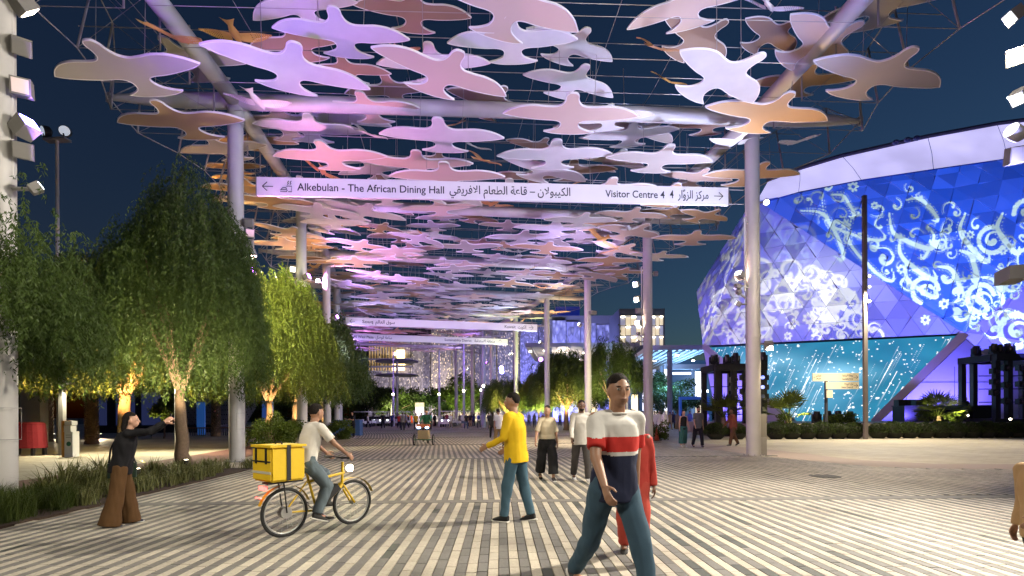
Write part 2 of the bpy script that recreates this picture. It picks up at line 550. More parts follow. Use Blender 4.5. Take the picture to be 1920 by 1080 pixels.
PF = [(4, 5, 6, 7), (0, 1, 5, 4), (1, 2, 6, 5), (2, 3, 7, 6), (3, 0, 4, 7)]
pm = {}
for kd in ('light', 'grey', 'dark'):
    mb = MB(); mb.add(paver_verts((PW - GAP) / 2, (PL - GAP) / 2, 0.012), PF)
    pm[kd] = mb.mesh('paver_' + kd, M['paver_' + kd])
for p, i, kd, rr in plist[:300]:
    o = link('paver', pm[kd], pavement, (p.x, p.y, prng.uniform(-0.0015, 0.0015)))
    o.rotation_euler = (prng.uniform(-.004, .004), prng.uniform(-.008, .008), R(HEAD[i]) + prng.uniform(-.006, .006))
rest = {k: MB() for k in ('light', 'grey', 'dark')}
tones = {k: [] for k in rest}
for p, i, kd, rr in plist[300:]:
    z = prng.uniform(-0.0015, 0.0015); a = R(HEAD[i]) + prng.uniform(-.006, .006)
    ca, sa = math.cos(a), math.sin(a)
    vs_ = [(p.x + x * ca - y * sa, p.y + x * sa + y * ca, zz + z) for x, y, zz in paver_verts((PW - GAP) / 2, (PL - GAP) / 2, 0.012)]
    rest[kd].add(vs_, PF); tones[kd].extend([rr] * 5)
for kd, mb in rest.items():
    me = mb.mesh('farther_pavers', M['paver_' + kd])
    at = me.attributes.new('tone', 'FLOAT', 'FACE'); at.data.foreach_set('value', tones[kd])
    o = link('farther_pavers', me, pavement); o['kind'] = 'stuff'
# grey cross joints at each column pair
for i in range(0, 6):
    a, b = node(i, LEFT_U), node(i, right_edge(i) if i else 17)
    mb = MB(); mb.bar((a.x, a.y, 0.008), (b.x, b.y, 0.008), 0.26, 0.018)
    mb.build('cross_joint', mat('cross_joint_grey', (0.15, 0.145, 0.135), 0.75, noise=0.15, scale=12), pavement)

pmh = G(1547, 894)
mh = thing('manhole_cover', 'dark round manhole cover in the stripes before the plaza', 'manhole cover', (pmh.x, pmh.y, 0))
MB().tube((0, 0, .006), (0, 0, .018), .33, n=28).build('frame', mat('manhole_iron', (.05, .05, .05), .6, .3, noise=.2), mh); MB().tube((0, 0, .012), (0, 0, .0225), .28, n=28).build('lid', mat('manhole_lid', (.07, .068, .065), .7, .2, noise=.3, bump=.6, bscale=40), mh)
# the pinkish band beside the stripes, the red path and the planter on the left
pk = [G(1440, 855.2), G(1560, 868), G(1640, 875), G(1760, 879), G(1990, 880), G(1990, 871), G(1760, 870), G(1600, 862), G(1500, 849), G(1300, 829), G(1240, 824), G(1290, 838)]
sheet('pink_path', [(p.x, p.y) for p in pk], 0.001, mat('pink_pavers', (0.30, 0.24, 0.21), 0.75, noise=0.1, scale=6), label='pinkish band curving along the stripes')
ple = [node(-1, LEFT_U), node(0, LEFT_U), node(1, LEFT_U), node(2, LEFT_U), node(3, LEFT_U)]
red_in = [Vector((p.x - 2.0, p.y, 0)) for p in ple]
red_out = [Vector((p.x - 4.4, p.y + 0.1, 0)) for p in ple]
sheet('red_path', [(p.x, p.y) for p in red_in] + [(p.x, p.y) for p in reversed(red_out)], 0.0015, M['red_path'], label='dark red path behind the grass planter')
pl_in = [node(-1, LEFT_U - 0.05), node(0, LEFT_U - 0.05), path_pt(0.7, LEFT_U - 0.05)]
pl_out = [Vector((p.x - 2.2, p.y, 0)) for p in pl_in]
mbp = MB(); mbp.prism([(p.x, p.y) for p in pl_out] + [(p.x, p.y) for p in reversed(pl_in)], -0.01, 0.03)
me = mbp.mesh('planter_soil', M['soil']); fix_normals(me)
o = link('planter_soil', me); o['kind'] = 'structure'; o['label'] = 'brown soil bed along the striped pavement'
# ------------------------------------------------------------------ canopy frame
canopy = thing('shade_canopy', 'long open canopy frame of white round steel tubes on tall columns over the avenue', 'canopy', (0, 0, 0))
colm = MB(); colm.loft([(0, 0, 0.0), (0, 0, 0.03), (0, 0, 0.031), (0, 0, BEAMZ)], [0.27, 0.27, 0.235, 0.235], n=28)
column_me = colm.mesh('column', M['white_steel'], True)
column_me.set_sharp_from_angle(angle=R(40))
cm = MB(); cm.loft([(0, 0, -.05), (0, 0, .05)], [0.255, 0.255], n=24)
collar_me = cm.mesh('collar', M['white_steel'])
LAST = 8
cm = MB(); cm.loft([(0, 0, 0), (0, 0, .035)], [.36, .36], n=24)
for k in range(10): cm.tube((math.cos(k * .6283) * .315, math.sin(k * .6283) * .315, .03), (math.cos(k * .6283) * .315, math.sin(k * .6283) * .315, .075), .018, n=6)
base_me = cm.mesh('base_plate', M['grey_steel'])
for i in range(-1, LAST + 1):
    for sgn in (-1, 1):
        p = node(i, sgn * (HALF + (.62 if (i == 0 and sgn > 0) else .1 if i == 0 else 0)))
        c = link('column', column_me, canopy, p)
        bp_ = link('base_plate', base_me, c)
        for z in (4.1, BEAMZ - 0.7):
            k = link('collar', collar_me, c, (0, 0, z))
    # cross beam with pointed ends
    mb = MB()
    us = [-12.5, -12.3, -11.2, -10.2, 10.2, 11.2, 12.3, 12.5]
    rr = [0.06, 0.09, 0.2, 0.25, 0.25, 0.2, 0.09, 0.06]
    mb.loft([node(i, u, BEAMZ) for u in us], rr, n=18, xax=(0, 0, 1))
    mb.build('crossbeam', M['white_steel'], canopy, True)
    for sgn in (-1, 1):
        mb = MB(); e = node(i, sgn * 12.45, BEAMZ); mb.box(e, (0.14, 0.1, 0.3))
        mb.build('end_bracket', M['grey_steel'], canopy)
for i in range(-1, LAST):
    for sgn in (-1, 1):
        mb = MB(); mb.loft([node(i, sgn * HALF, BEAMZ), node(i + 1, sgn * HALF, BEAMZ)], [0.24, 0.24], n=18, xax=(0, 0, 1))
        mb.build('side_beam', M['white_steel'], canopy, True)
# access panel outline on the two near left columns
for i, zz in ((0, 1.35), (1, 1.3)):
    p = node(i, -HALF)
    mb = MB(); mb.loft([(0, 0, -.3), (0, 0, .3)], [0.238, 0.238], n=24)
    pm_ = MB()
    for k in range(9):
        a0 = R(-65 + k * 8); a1 = R(-65 + (k + 1) * 8)
        for z0, z1 in ((-.26, -.25), (.25, .26)):
            pm_.add([(math.cos(a0) * .239, math.sin(a0) * .239, z0), (math.cos(a1) * .239, math.sin(a1) * .239, z0), (math.cos(a1) * .239, math.sin(a1) * .239, z1), (math.cos(a0) * .239, math.sin(a0) * .239, z1)], [(0, 1, 2, 3)])
    for a0 in (-66, 7):
        a0 = R(a0); a1 = a0 + .035
        pm_.add([(math.cos(a0) * .239, math.sin(a0) * .239, -.26), (math.cos(a1) * .239, math.sin(a1) * .239, -.26), (math.cos(a1) * .239, math.sin(a1) * .239, .26), (math.cos(a0) * .239, math.sin(a0) * .239, .26)], [(0, 1, 2, 3)])
    pm_.build('access_panel_joint', M['grey_steel'], canopy, loc=(p.x, p.y, zz))
# cable net
unit = MB(); unit.tube((0, 0, 0), (0, 0, 1), 1, n=6)
unit_me = unit.mesh('cable', M['cable'])
def strand(name, a, b, r, parent):
    a, b = Vector(a), Vector(b)
    o = link(name, unit_me, parent, a)
    o.rotation_euler = (b - a).to_track_quat('Z', 'Y').to_euler()
    o.scale = (r, r, (b - a).length)
    return o
CZ = 12.35
for i in range(0, LAST):
    for j in range(6):
        s = i + (j + 0.5) / 6
        strand('cable', path_pt(s, -12.2 + .3, CZ), path_pt(s, 12.2 - .3, CZ), 0.011, canopy)
        if i < 4:
            strand('cable', path_pt(s, -8.3, 10.9), path_pt(s, 8.3, 10.9), 0.008, canopy)
    for u in (-9.9, -7.2, -5.1, -3.0, -1.0, 1.0, 3.0, 5.1, 7.2, 9.9):
        strand('cable', node(i, u, CZ), node(i + 1, u, CZ), 0.009, canopy)
    for sgn in (-1, 1):
        # edge truss: two chords, struts and diagonals
        A, B = node(i, sgn * 12.45, BEAMZ), node(i + 1, sgn * 12.45, BEAMZ)
        mid_t, mid_b = [], []
        for j in range(6):
            t = (j + 0.5) / 6; s = i + t
            bow = 4 * t * (1 - t)
            pt = path_pt(s, sgn * (12.4 - 1.9 * bow), BEAMZ + 0.9); pb = path_pt(s, sgn * (12.4 - 1.5 * bow), BEAMZ - 0.75)
            strand('strut', pb, pt, 0.03, canopy)
            if i < 5:
                q = path_pt(s, sgn * 8.9, BEAMZ + 0.9); q2 = path_pt(s, sgn * 8.9, BEAMZ - 0.75)
                strand('strut', q2, q, 0.026, canopy)
                strand('cable', q, pb, 0.007, canopy); strand('cable', q2, pt, 0.007, canopy); strand('cable', q2, pb, 0.009, canopy)
            mid_t.append(pt); mid_b.append(pb)
        for chain in (mid_t, mid_b):
            q = [A] + chain + [B]
            for k in range(len(q) - 1):
                strand('cable', q[k], q[k + 1], 0.016, canopy)

# ------------------------------------------------------------------ lettering
_AR = {'ا': 'ﺍﺎ', 'أ': 'ﺃﺄ', 'ل': 'ﻝﻞﻟﻠ', 'ك': 'ﻙﻚﻛﻜ', 'ي': 'ﻱﻲﻳﻴ', 'ب': 'ﺏﺐﺑﺒ', 'و': 'ﻭﻮ', 'ن': 'ﻥﻦﻧﻨ', 'ق': 'ﻕﻖﻗﻘ', 'ع': 'ﻉﻊﻋﻌ', 'ة': 'ﺓﺔ', 'ط': 'ﻁﻂﻃﻄ', 'م': 'ﻡﻢﻣﻤ', 'ف': 'ﻑﻒﻓﻔ',
       'ر': 'ﺭﺮ', 'ز': 'ﺯﺰ', 'س': 'ﺱﺲﺳﺴ', 'ح': 'ﺡﺢﺣﺤ', 'ص': 'ﺹﺺﺻﺼ', 'ت': 'ﺕﺖﺗﺘ', 'د': 'ﺩﺪ', '\u0001': 'ﻻﻼ'}
def arabic(s):
    s = s.replace('لا', '\u0001')
    out = []
    for i, c in enumerate(s):
        if c not in _AR: out.append(c); continue
        f = _AR[c]
        pj = i > 0 and s[i - 1] in _AR and len(_AR[s[i - 1]]) == 4
        nj = len(f) == 4 and i + 1 < len(s) and s[i + 1] in _AR
        out.append(f[3] if pj and nj else f[1] if pj else f[2] if nj else f[0])
    return ''.join(reversed(out))

def text_mesh(body, size, m, name='lettering', align='LEFT', depth=0.0):
    cu = bpy.data.curves.new(name, 'FONT'); cu.body = body; cu.size = size; cu.align_x = align; cu.extrude = depth; cu.resolution_u = 4; cu.offset = size * .012
    me = evaluated_mesh(bpy.data.objects.new(name, cu))
    me.name = name; me.materials.clear(); me.materials.append(m)
    me.transform(Matrix.Rotation(R(90), 4, 'X'))
    xs = [v.co.x for v in me.vertices]
    return me, (min(xs) if xs else 0), (max(xs) if xs else 0)

def put_text(body, x0, z, width, size, parent, y, m=None, name='lettering'):
    """lettering in the XZ plane, scaled to fill `width` metres from x0"""
    me, a, b = text_mesh(body, size, m or M['sign_ink'], name)
    k = width / max(b - a, 1e-6)
    me.transform(Matrix.Translation((-a, 0, 0))); me.transform(Matrix.Diagonal((k, 1, 1, 1)))
    return link(name, me, parent, (x0, y, z))

def arrow(kind, x, z, L, parent, y):
    mb = MB(); w = L * 0.075
    if kind == 'l': segs = [((x, z), (x + L, z)), ((x, z), (x + L * .45, z + L * .42)), ((x, z), (x + L * .45, z - L * .42))]
    elif kind == 'r': segs = [((x + L, z), (x, z)), ((x + L, z), (x + L * .55, z + L * .42)), ((x + L, z), (x + L * .55, z - L * .42))]
    else: segs = [((x + L / 2, z - L / 2), (x + L / 2, z + L / 2)), ((x + L / 2, z + L / 2), (x + L * .1, z + L * .1)), ((x + L / 2, z + L / 2), (x + L * .9, z + L * .1))]
    for n_, ((x0, z0), (x1, z1)) in enumerate(segs):
        mb.bar((x0, -n_ * .0006, z0), (x1, -n_ * .0006, z1), .004, w)
    return mb.build('arrow', M['sign_ink'], parent, loc=(0, y, 0))

SIGNW, SIGNH, SIGNZ = 15.6, 0.6, 8.85
def hanging_sign(i, label, texts, w=SIGNW, z=SIGNZ, du=0.0, h=SIGNH):
    p = node(i, du - 0.1)
    t = thing('overhead_sign', label, 'sign', (p.x, p.y - 0.0, z), R(HEAD[i - 1]), 'white overhead signs hung across the avenue')
    mb = MB(); mb.box((0, 0, 0), (w, 0.09, h)); o = mb.build('sign_panel', M['sign_white'], t)
    mb = MB()
    for sx in (-1, 1):
        mb.box((sx * (w / 2 + .012), 0, 0), (.024, .1, h + .02))
    mb.build('end_cap', M['lamp_grey'], t)
    for sx in (-1, 1):
        for zz in (-h / 2 + .06, h / 2 - .06):
            strand('suspension_cable', (sx * w / 2, 0, zz), (sx * (HALF - .2) - du, 0, zz), .012, t)
    for tx in texts:
        k = tx[0]
        if k == 't': put_text(tx[1], tx[2], tx[3], tx[4], tx[5], t, -0.049)
        elif k in 'lru': arrow(k, tx[2], 0.0, tx[4], t, -0.049)
    return t
def sx(px): return (px - 928.5) / 883.0 * SIGNW      # main sign: photo column -> metres along the panel
t = hanging_sign(1, 'white overhead banner sign pointing to the African dining hall and visitor centre 4', [
    ('l', '', sx(497), 0, 0.34),
    ('t', 'Alkebulan - The African Dining Hall', sx(559), -.11, sx(826) - sx(559), .34),
    ('t', arabic('الكيبولان – قاعة الطعام الافريقي'), sx(836), -.1, sx(1063) - sx(836), .38),
    ('t', 'Visitor Centre 4', sx(1130), -.11, sx(1245) - sx(1130), .34),
    ('t', '4  ' + arabic('مركز الزوّار'), sx(1255), -.1, sx(1331) - sx(1255), .38),
    ('r', '', sx(1342), 0, 0.31)])
mb = MB()          # dining pictogram: plate of food and a steaming cup
def ln(x0, z0, x1, z1): mb.bar((x0, 0, z0), (x1, 0, z1), .004, .024)
x0 = sx(529)
for a_, b_ in (((0, -.16), (.2, -.16)), ((0, -.16), (.0, -.1)), ((.0, -.1), (.2, -.1)), ((.2, -.16), (.22, -.1)), ((.03, -.08), (.08, -.03)), ((.08, -.03), (.17, -.03)), ((.17, -.03), (.2, -.08)),
               ((.25, -.16), (.36, -.16)), ((.36, -.16), (.36, .02)), ((.2, .02), (.36, .02)), ((.2, .02), (.2, -.01)),
               ((.22, .07), (.26, .1)), ((.26, .1), (.23, .14)), ((.23, .14), (.27, .19)), ((.3, .07), (.34, .1)), ((.34, .1), (.31, .14)), ((.31, .14), (.35, .19))):
    ln(x0 + a_[0], a_[1], x0 + b_[0], b_[1])
mb.build('pictogram', M['sign_ink'], t, loc=(0, -.049, 0))
hanging_sign(4, 'white overhead sign pointing to the souq and Kuwait, behind the dining hall sign', [
    ('t', 'Souq', -6.55, -.1, .82, .34), ('t', arabic('سوق العالم'), -5.55, -.1, 1.5, .38),
    ('t', 'Kuwait', 4.95, -.1, .95, .34), ('t', arabic('الكويت'), 6.1, -.1, .72, .38), ('r', '', 7.05, 0, .4), ('l', '', -7.5, 0, .4)])
hanging_sign(5, 'white overhead sign pointing straight on to the sustainability district', [
    ('t', arabic('ساحة الوصل'), -5.2, -.1, 1.5, .38), ('t', 'Al Wasl Plaza', -7.2, -.1, 1.8, .34),
    ('t', 'Sustainability District', 1.35, -.1, 2.7, .34), ('t', arabic('منطقة الاستدامة'), 4.35, -.1, 2.1, .38), ('u', '', 6.8, 0, .42)])
p = P(709, 699, 92)
t = thing('overhead_sign', 'small distant white overhead sign seen below the others beside the trees', 'sign', p, R(15), 'white overhead signs hung across the avenue')
MB().box((0, 0, 0), (4.8, .1, .75)).build('sign_panel', M['sign_white'], t)
put_text(arabic('ساحة الوصل'), -1.9, -.12, 2.4, .45, t, -.06)
arrow('u', 1.6, 0, .45, t, -.06)
for sx_ in (-1, 1): MB().tube((sx_ * 2.2, .12, -p.z), (sx_ * 2.2, .12, .3), .08).build('post', M['grey_steel'], t)

# ------------------------------------------------------------------ floodlights on slim poles beside the columns
def slim_pole(name, label, x, y, z0, z1, r=.035, group=None, parent_col=None):
    t = thing(name, label, 'lamp pole', (x, y, 0), 0, group)
    MB().tube((0, 0, z0), (0, 0, z1), r, n=10).build('pole', M['white_steel'], t)
    if parent_col is not None:
        d = Vector((parent_col.x - x, parent_col.y - y, 0))
        for zz in (z0 + .15, z1 - .15):
            MB().bar((0, 0, zz), d, .05, .05) if False else MB().bar((0, 0, zz), (d.x, d.y, zz), .05, .05).build('bracket', M['white_steel'], t)
    return t

def floodlight(label, pos, aim, lens='lens_off', s=0.27, power=0, color=(1, 1, 1), angle=70, blend=.6, target=None, arm=None, round_=False, housing='lamp_grey', size=.1):
    """box floodlight: housing, glass and bracket; a spot lamp sits in front of the glass when lit"""
    pos = Vector(pos)
    t = thing('floodlight', label, 'floodlight', pos, 0, 'floodlights on the canopy columns')
    d = (Vector(aim) - pos).normalized()
    t.rotation_euler = d.to_track_quat('-Z', 'Y').to_euler()
    mb = MB()
    if round_:
        lathe(mb, [(s * .25, s * .55), (s * .42, s * .4), (s * .5, 0), (s * .5, -s * .5)], 16)
    else:
        mb.loft([(0, 0, s * .5), (0, 0, s * .46), (0, 0, -s * .5)], [s * .58, s * .66, s * .7], n=4, xax=(1, 1, 0))
    mb.build('housing', M[housing], t)
    mb = MB(); mb.box((0, 0, -s * .51), (s * .8, s * .8, .02)) if not round_ else lathe(mb, [(s * .44, -s * .5), (s * .44, -s * .53)], 16)
    mb.build('glass', M[lens], t)
    if arm is not None:
        q = t.rotation_euler.to_matrix().inverted() @ (Vector(arm) - pos)
        MB().bar((0, 0, s * .2), q, .05, .04).build('bracket', M['grey_steel'], t)
    if power:
        spot('floodlight_beam', pos + d * (s * .56 + .03), target if target is not None else aim, power, color, angle, blend, size)
    return t

WARM = (1.0, 0.80, 0.52); WHITE = (0.95, 0.96, 1.0); BLUE = (0.22, 0.30, 1.0); PURPLE = (0.45, 0.22, 1.0); PINK = (.92, 0.30, 0.84); AMBER = (1.0, 0.66, 0.36); ICE = (0.58, 0.66, 1.0); LAV = (.52, .40, 1.0)

# left near column
cL0 = node(0, -HALF); pl = P(23, 400, 8.75)
slim_pole('lamp_pole', 'slim white lamp pole strapped to the leftmost canopy column', pl.x, pl.y, 5.4, 9.0, parent_col=cL0)
L = lambda px, py, d: P(px, py, d)
C1 = node(1, 0, 10.6)
floodlight('lit white floodlight at the top of the leftmost column', L(42, 6, 8.75), (-4, 16, 0), 'lens_warm', power=2600, color=WARM, angle=64, target=(-3, 12, 2.5), arm=(pl.x, pl.y, 8.2))
floodlight('unlit grey floodlight under the lit white one on the leftmost column', L(40, 88, 8.75), L(60, 60, 14), arm=(pl.x, pl.y, L(40, 88, 8.75).z))
floodlight('grey floodlight with a dull red glass on the leftmost column', L(42, 166, 8.75), (-5.8, 5.0, 6), 'lens_red', arm=(pl.x, pl.y, L(42, 166, 8.75).z))
floodlight('floodlight glowing vivid blue on the leftmost column', L(45, 240, 8.75), (-3, 8.0, 10), 'lens_blue', power=2100, color=(.38, .17, 1), angle=125, target=(-1.5, 13.5, 10.8), arm=(pl.x, pl.y, L(45, 240, 8.75).z))
floodlight('lowest unlit grey floodlight on the leftmost column', L(43, 283, 8.75), L(80, 290, 12), arm=(pl.x, pl.y, L(43, 283, 8.75).z))
# second left column
cL1 = node(1, -HALF); p2 = P(455, 470, 17.15)
slim_pole('lamp_pole', 'slim white lamp pole fixed to the tall column above the weeping trees', p2.x, p2.y, 4.6, 7.9, parent_col=cL1)
floodlight('upper unlit box floodlight on the column above the weeping trees', L(467, 418, 17.1), L(490, 410, 20), arm=(p2.x, p2.y, 7.55))
floodlight('box floodlight with an orange red glass above the weeping trees', L(469, 438, 17.1), (-6.5, 13, 6.5), 'lens_red', arm=(p2.x, p2.y, 7.2))
floodlight('third unlit box floodlight above the weeping trees', L(467, 456, 17.1), L(490, 460, 20), arm=(p2.x, p2.y, 6.9))
floodlight('bright white floodlight shining down on the weeping tree crown', L(469, 474, 17.1), (-8, 17, 5.5), 'lens_warm', power=5200, color=(1, .9, .5), angle=100, target=(-10.2, 21, 5.0), arm=(p2.x, p2.y, 6.6))
floodlight('purple glowing floodlight just above the weeping tree crown', L(470, 511, 17.1), (-6, 14.5, 8), 'lens_purple', power=1600, color=PINK, angle=130, target=(-2.0, 20, 10.8), arm=(p2.x, p2.y, 6.0))
# near right column (just outside the picture) carries the key lamps
cR0 = node(0, HALF + .62); p3 = Vector((cR0.x + .35, cR0.y - .25, 0))
slim_pole('lamp_pole', 'slim lamp pole on the column at the edge of the plaza', p3.x, p3.y, 3.4, 9.3, parent_col=cR0)
floodlight('small lit floodlight above the dazzling lamp', L(1903, 28, 9.4), (3, 9.9, 4), 'lens_white', s=.22, power=3000, color=WARM, angle=110, target=(13, 17, 0), arm=(p3.x, p3.y, 8.9))
floodlight('dazzling warm white floodlight at the top right of the avenue', L(1904, 106, 9.4), (3, 3.5, 2), 'lens_star', s=.26, power=9800, color=(1, .89, .72), angle=118, blend=.85, target=(-2.6, 6.0, 0), arm=(p3.x, p3.y, 8.0), size=.14)
floodlight('white box floodlight below the dazzling lamp', L(1913, 180, 9.4), (5, 8.0, 3), 'lens_white', s=.23, power=2600, color=WHITE, angle=110, target=(-1, 17.6, 8.8), arm=(p3.x, p3.y, 7.2))
floodlight('round white floodlight glowing in front of the pavilion roof', L(1906, 250, 9.4), (3, 8.2, 9), 'lens_white', s=.26, power=1500, color=(.22, .32, 1), angle=100, target=(3.4, 14, 10.9), arm=(p3.x, p3.y, 6.5), round_=True, housing='white_steel')
floodlight('taupe floodlight with dark glass and added beam in front of the blue pavilion wall', L(1908, 291, 9.4), L(1880, 300, 10), s=.3, power=700, color=(.42, .40, 1), angle=110, target=(1, 13, 10.9), arm=(p3.x, p3.y, 6.1))  # beam added towards the birds, though the glass is unlit
pj = L(1898, 516, 9.6)
proj = thing('projector', 'taupe box projector aimed at the patterned pavilion', 'projector', pj, R(-20), None)
MB().box((0, 0, 0), (.3, .55, .24)).build('housing', M['lamp_grey'], proj)
MB().tube((0, .275, 0), (0, .31, 0), .07, n=14).build('lens', M['lens_white'], proj)
MB().bar((.1, 0, 0), (.5, -.1, 0), .06, .06).build('bracket', M['grey_steel'], proj)
# right tall column
cR1 = node(1, HALF); p4 = P(1397, 500, 18.1)
slim_pole('lamp_pole', 'slim lamp pole beside the tall column in front of the pavilion', p4.x, p4.y, 5.6, 8.1, parent_col=cR1)
floodlight('lit white floodlight at the foot of the pole by the pavilion column', L(1387, 517, 18.1), (5, 16, 9), 'lens_white', s=.24, power=1700, color=ICE, angle=130, target=(2.6, 20, 10.9), arm=(p4.x, p4.y, 6.15))
floodlight('small unlit floodlight under the lit one by the pavilion column', L(1384, 537, 18.1), L(1360, 540, 19), s=.22, arm=(p4.x, p4.y, 5.8), round_=True)
floodlight('small round lamp high on the inner face of the pavilion column', L(1437, 378, 18.0), L(1440, 420, 16), 'lens_warm', s=.2, power=420, color=AMBER, angle=110, target=(6.8, 14, 11.2), arm=(cR1.x, cR1.y, L(1437, 378, 18).z), round_=True)
floodlight('tan box floodlight low on the pavilion column', L(1441, 648, 17.9), L(1446, 665, 17), s=.28, power=700, color=WARM, angle=120, target=(12.5, 19, 0), arm=(cR1.x, cR1.y, L(1437, 640, 18).z))
# further columns
cR2 = node(2, HALF); p5 = P(1203, 560, 27.3)
slim_pole('lamp_pole', 'slim lamp pole beside the third column along the avenue', p5.x, p5.y, 5.4, 9, parent_col=cR2)
floodlight('warm lit floodlight at the top of the third column pole', L(1193, 533, 27.3), (3, 22, 6), 'lens_warm', power=2600, color=LAV, angle=105, target=(1, 30, 10.8), arm=(p5.x, p5.y, 8.1))
floodlight('second warm lit floodlight on the third column pole', L(1195, 560, 27.3), (3, 22, 4), 'lens_warm', power=16000, color=(1, .9, .5), angle=60, target=(6.5, 47, 4.5), arm=(p5.x, p5.y, 7.4))
floodlight('unlit box floodlight between lit ones on the third column pole', L(1197, 583, 27.3), L(1180, 580, 29), arm=(p5.x, p5.y, 6.8))
floodlight('bluish white floodlight low on the third column pole', L(1197, 605, 27.3), (3, 22, 5), 'lens_white', power=7000, color=WARM, angle=110, target=(-1, 30, 0), arm=(p5.x, p5.y, 6.1))
floodlight('small grey floodlight on the outer side of the third column', L(1229, 513, 27.5), L(1235, 520, 26), s=.24, arm=(cR2.x, cR2.y, 8.7))
cL2 = node(2, -HALF)
floodlight('white floodlight above the bright yellow green tree crown', L(549, 503, 25.1), (-9, 22, 6), 'lens_warm', power=5200, color=(1, .92, .5), angle=85, target=(-10.2, 22.6, 6), arm=(cL2.x, cL2.y, 8.4))
floodlight('purple floodlight on the second column from the sign', L(575, 520, 25.0), (-5, 24, 10), 'lens_purple', power=2800, color=PURPLE, angle=105, target=(-4, 31, 10.8), arm=(cL2.x, cL2.y, 8.1))
floodlight('white floodlight beside the fourth avenue column', L(594, 524, 33), (-9, 30, 6), 'lens_warm', power=2400, color=PINK, angle=105, target=(-5, 38, 10.8), arm=(node(3, -HALF).x, node(3, -HALF).y, 9.6))
for i, (ca, cb) in ((3, (PURPLE, ICE)), (4, (LAV, ICE)), (5, (PURPLE, LAV)), (6, (PINK, PURPLE)), (7, (PURPLE, LAV))):
    for sgn, c_, nm in ((-1, ca, 'far left'), (1, cb, 'far right')):
        q = node(i, sgn * (HALF - .55), 7.6)
        floodlight('small lit floodlight on the %s avenue column of the farther bays' % ('planted side' if sgn < 0 else 'plaza side'), q, q + Vector((-sgn, -.4, .6)), 'lens_purple' if c_ in (PURPLE, PINK) else 'lens_white', s=.24, power=1700, color=c_, angle=135,
                   target=path_pt(min(i + .5, 8), -sgn * 1.0, 10.8), arm=node(i, sgn * HALF, 7.6))
# added fill uplights on the columns brighten the undersides of the flock
for i, sgn, c_, pw, tx_ in ((0, 1, (.40, .40, 1), 1100, 1.5), (0, -1, PURPLE, 1900, -2.5), (1, -1, (1, .62, .40), 900, -8.5), (1, 1, (1, .66, .50), 900, 7.8), (1, 1, LAV, 1500, 1.0), (2, -1, (1, .5, .62), 1500, -3), (2, 1, LAV, 1500, 2), (2, 1, (1, .70, .5), 700, 8.2), (2, -1, (1, .66, .42), 700, -8.4), (3, -1, LAV, 1300, -3), (3, 1, (1, .66, .6), 1300, 3)):
    q = node(i, sgn * (HALF - .5 + (.62 if (i == 0 and sgn > 0) else 0)), 5.2 if abs(tx_) < 7 else 5.6)
    tg_ = path_pt(i + (.55 if abs(tx_) < 7 else .25), tx_, 10.8)
    floodlight('added %s uplight low on the %s column %s' % ('slim warm' if abs(tx_) > 7 else 'slim soft', 'planted side' if sgn < 0 else 'plaza side', ['nearest the viewer', 'carrying the dining hall sign', 'behind the dining hall sign', 'third along the avenue'][i]), q, tg_, 'lens_warm' if abs(tx_) > 7 else 'lens_white', s=.16, power=pw * .42, color=c_, angle=140, target=tg_, arm=node(i, sgn * (HALF + (.62 if (i == 0 and sgn > 0) else 0)), 5.2))
# unseen fill floods, added on the pair of columns at the viewer's back
for sgn, tg_, pw, c_ in ((-1, (3, 12, .5), 2200, (1, .9, .72)), (1, (-7.5, 13, 2.0), 3400, (1, .92, .76))):
    q = node(-1, sgn * (HALF - .6), 7.4)
    floodlight('added white fill floodlight on the %s column at the start of the avenue' % ('planted side' if sgn < 0 else 'plaza side'), q, tg_, 'lens_white', s=.3, power=pw, color=c_, angle=120, blend=.8, target=tg_, arm=node(-1, sgn * HALF, 7.4), size=.35)
# twin-headed floodlight mast on the left
p6 = P(107, 262, 30)
t = thing('floodlight_mast', 'tall thin mast with two round stadium floodlights above the weeping trees', 'floodlight mast', (p6.x, p6.y, 0))
MB().tube((0, 0, 0), (0, 0, p6.z), .11, .08, n=10).build('pole', M['white_steel'], t)
MB().bar((-.62, 0, p6.z - .05), (.62, 0, p6.z + .02), .5, .1).build('platform', M['grey_steel'], t)
for sx_, rz in ((-.62, 35), (.5, -25)):
    h = link('lamp_head', lathe(MB(), [(.14, .3), (.28, .2), (.3, 0), (.3, -.12)], 16).mesh('lamp_head', M['black_plastic']), t, (sx_, -.05, p6.z + .45))
    h.rotation_euler = (R(-75), 0, R(-rz))
    g_ = link('glass', lathe(MB(), [(.26, -.115), (.26, -.14)], 16).mesh('glass', emat('mast_glass', (.75, .85, 1), .5)), h)
    MB().bar((sx_, 0, p6.z), (sx_, -.05, p6.z + .3), .06, .3).build('yoke', M['black'], t)

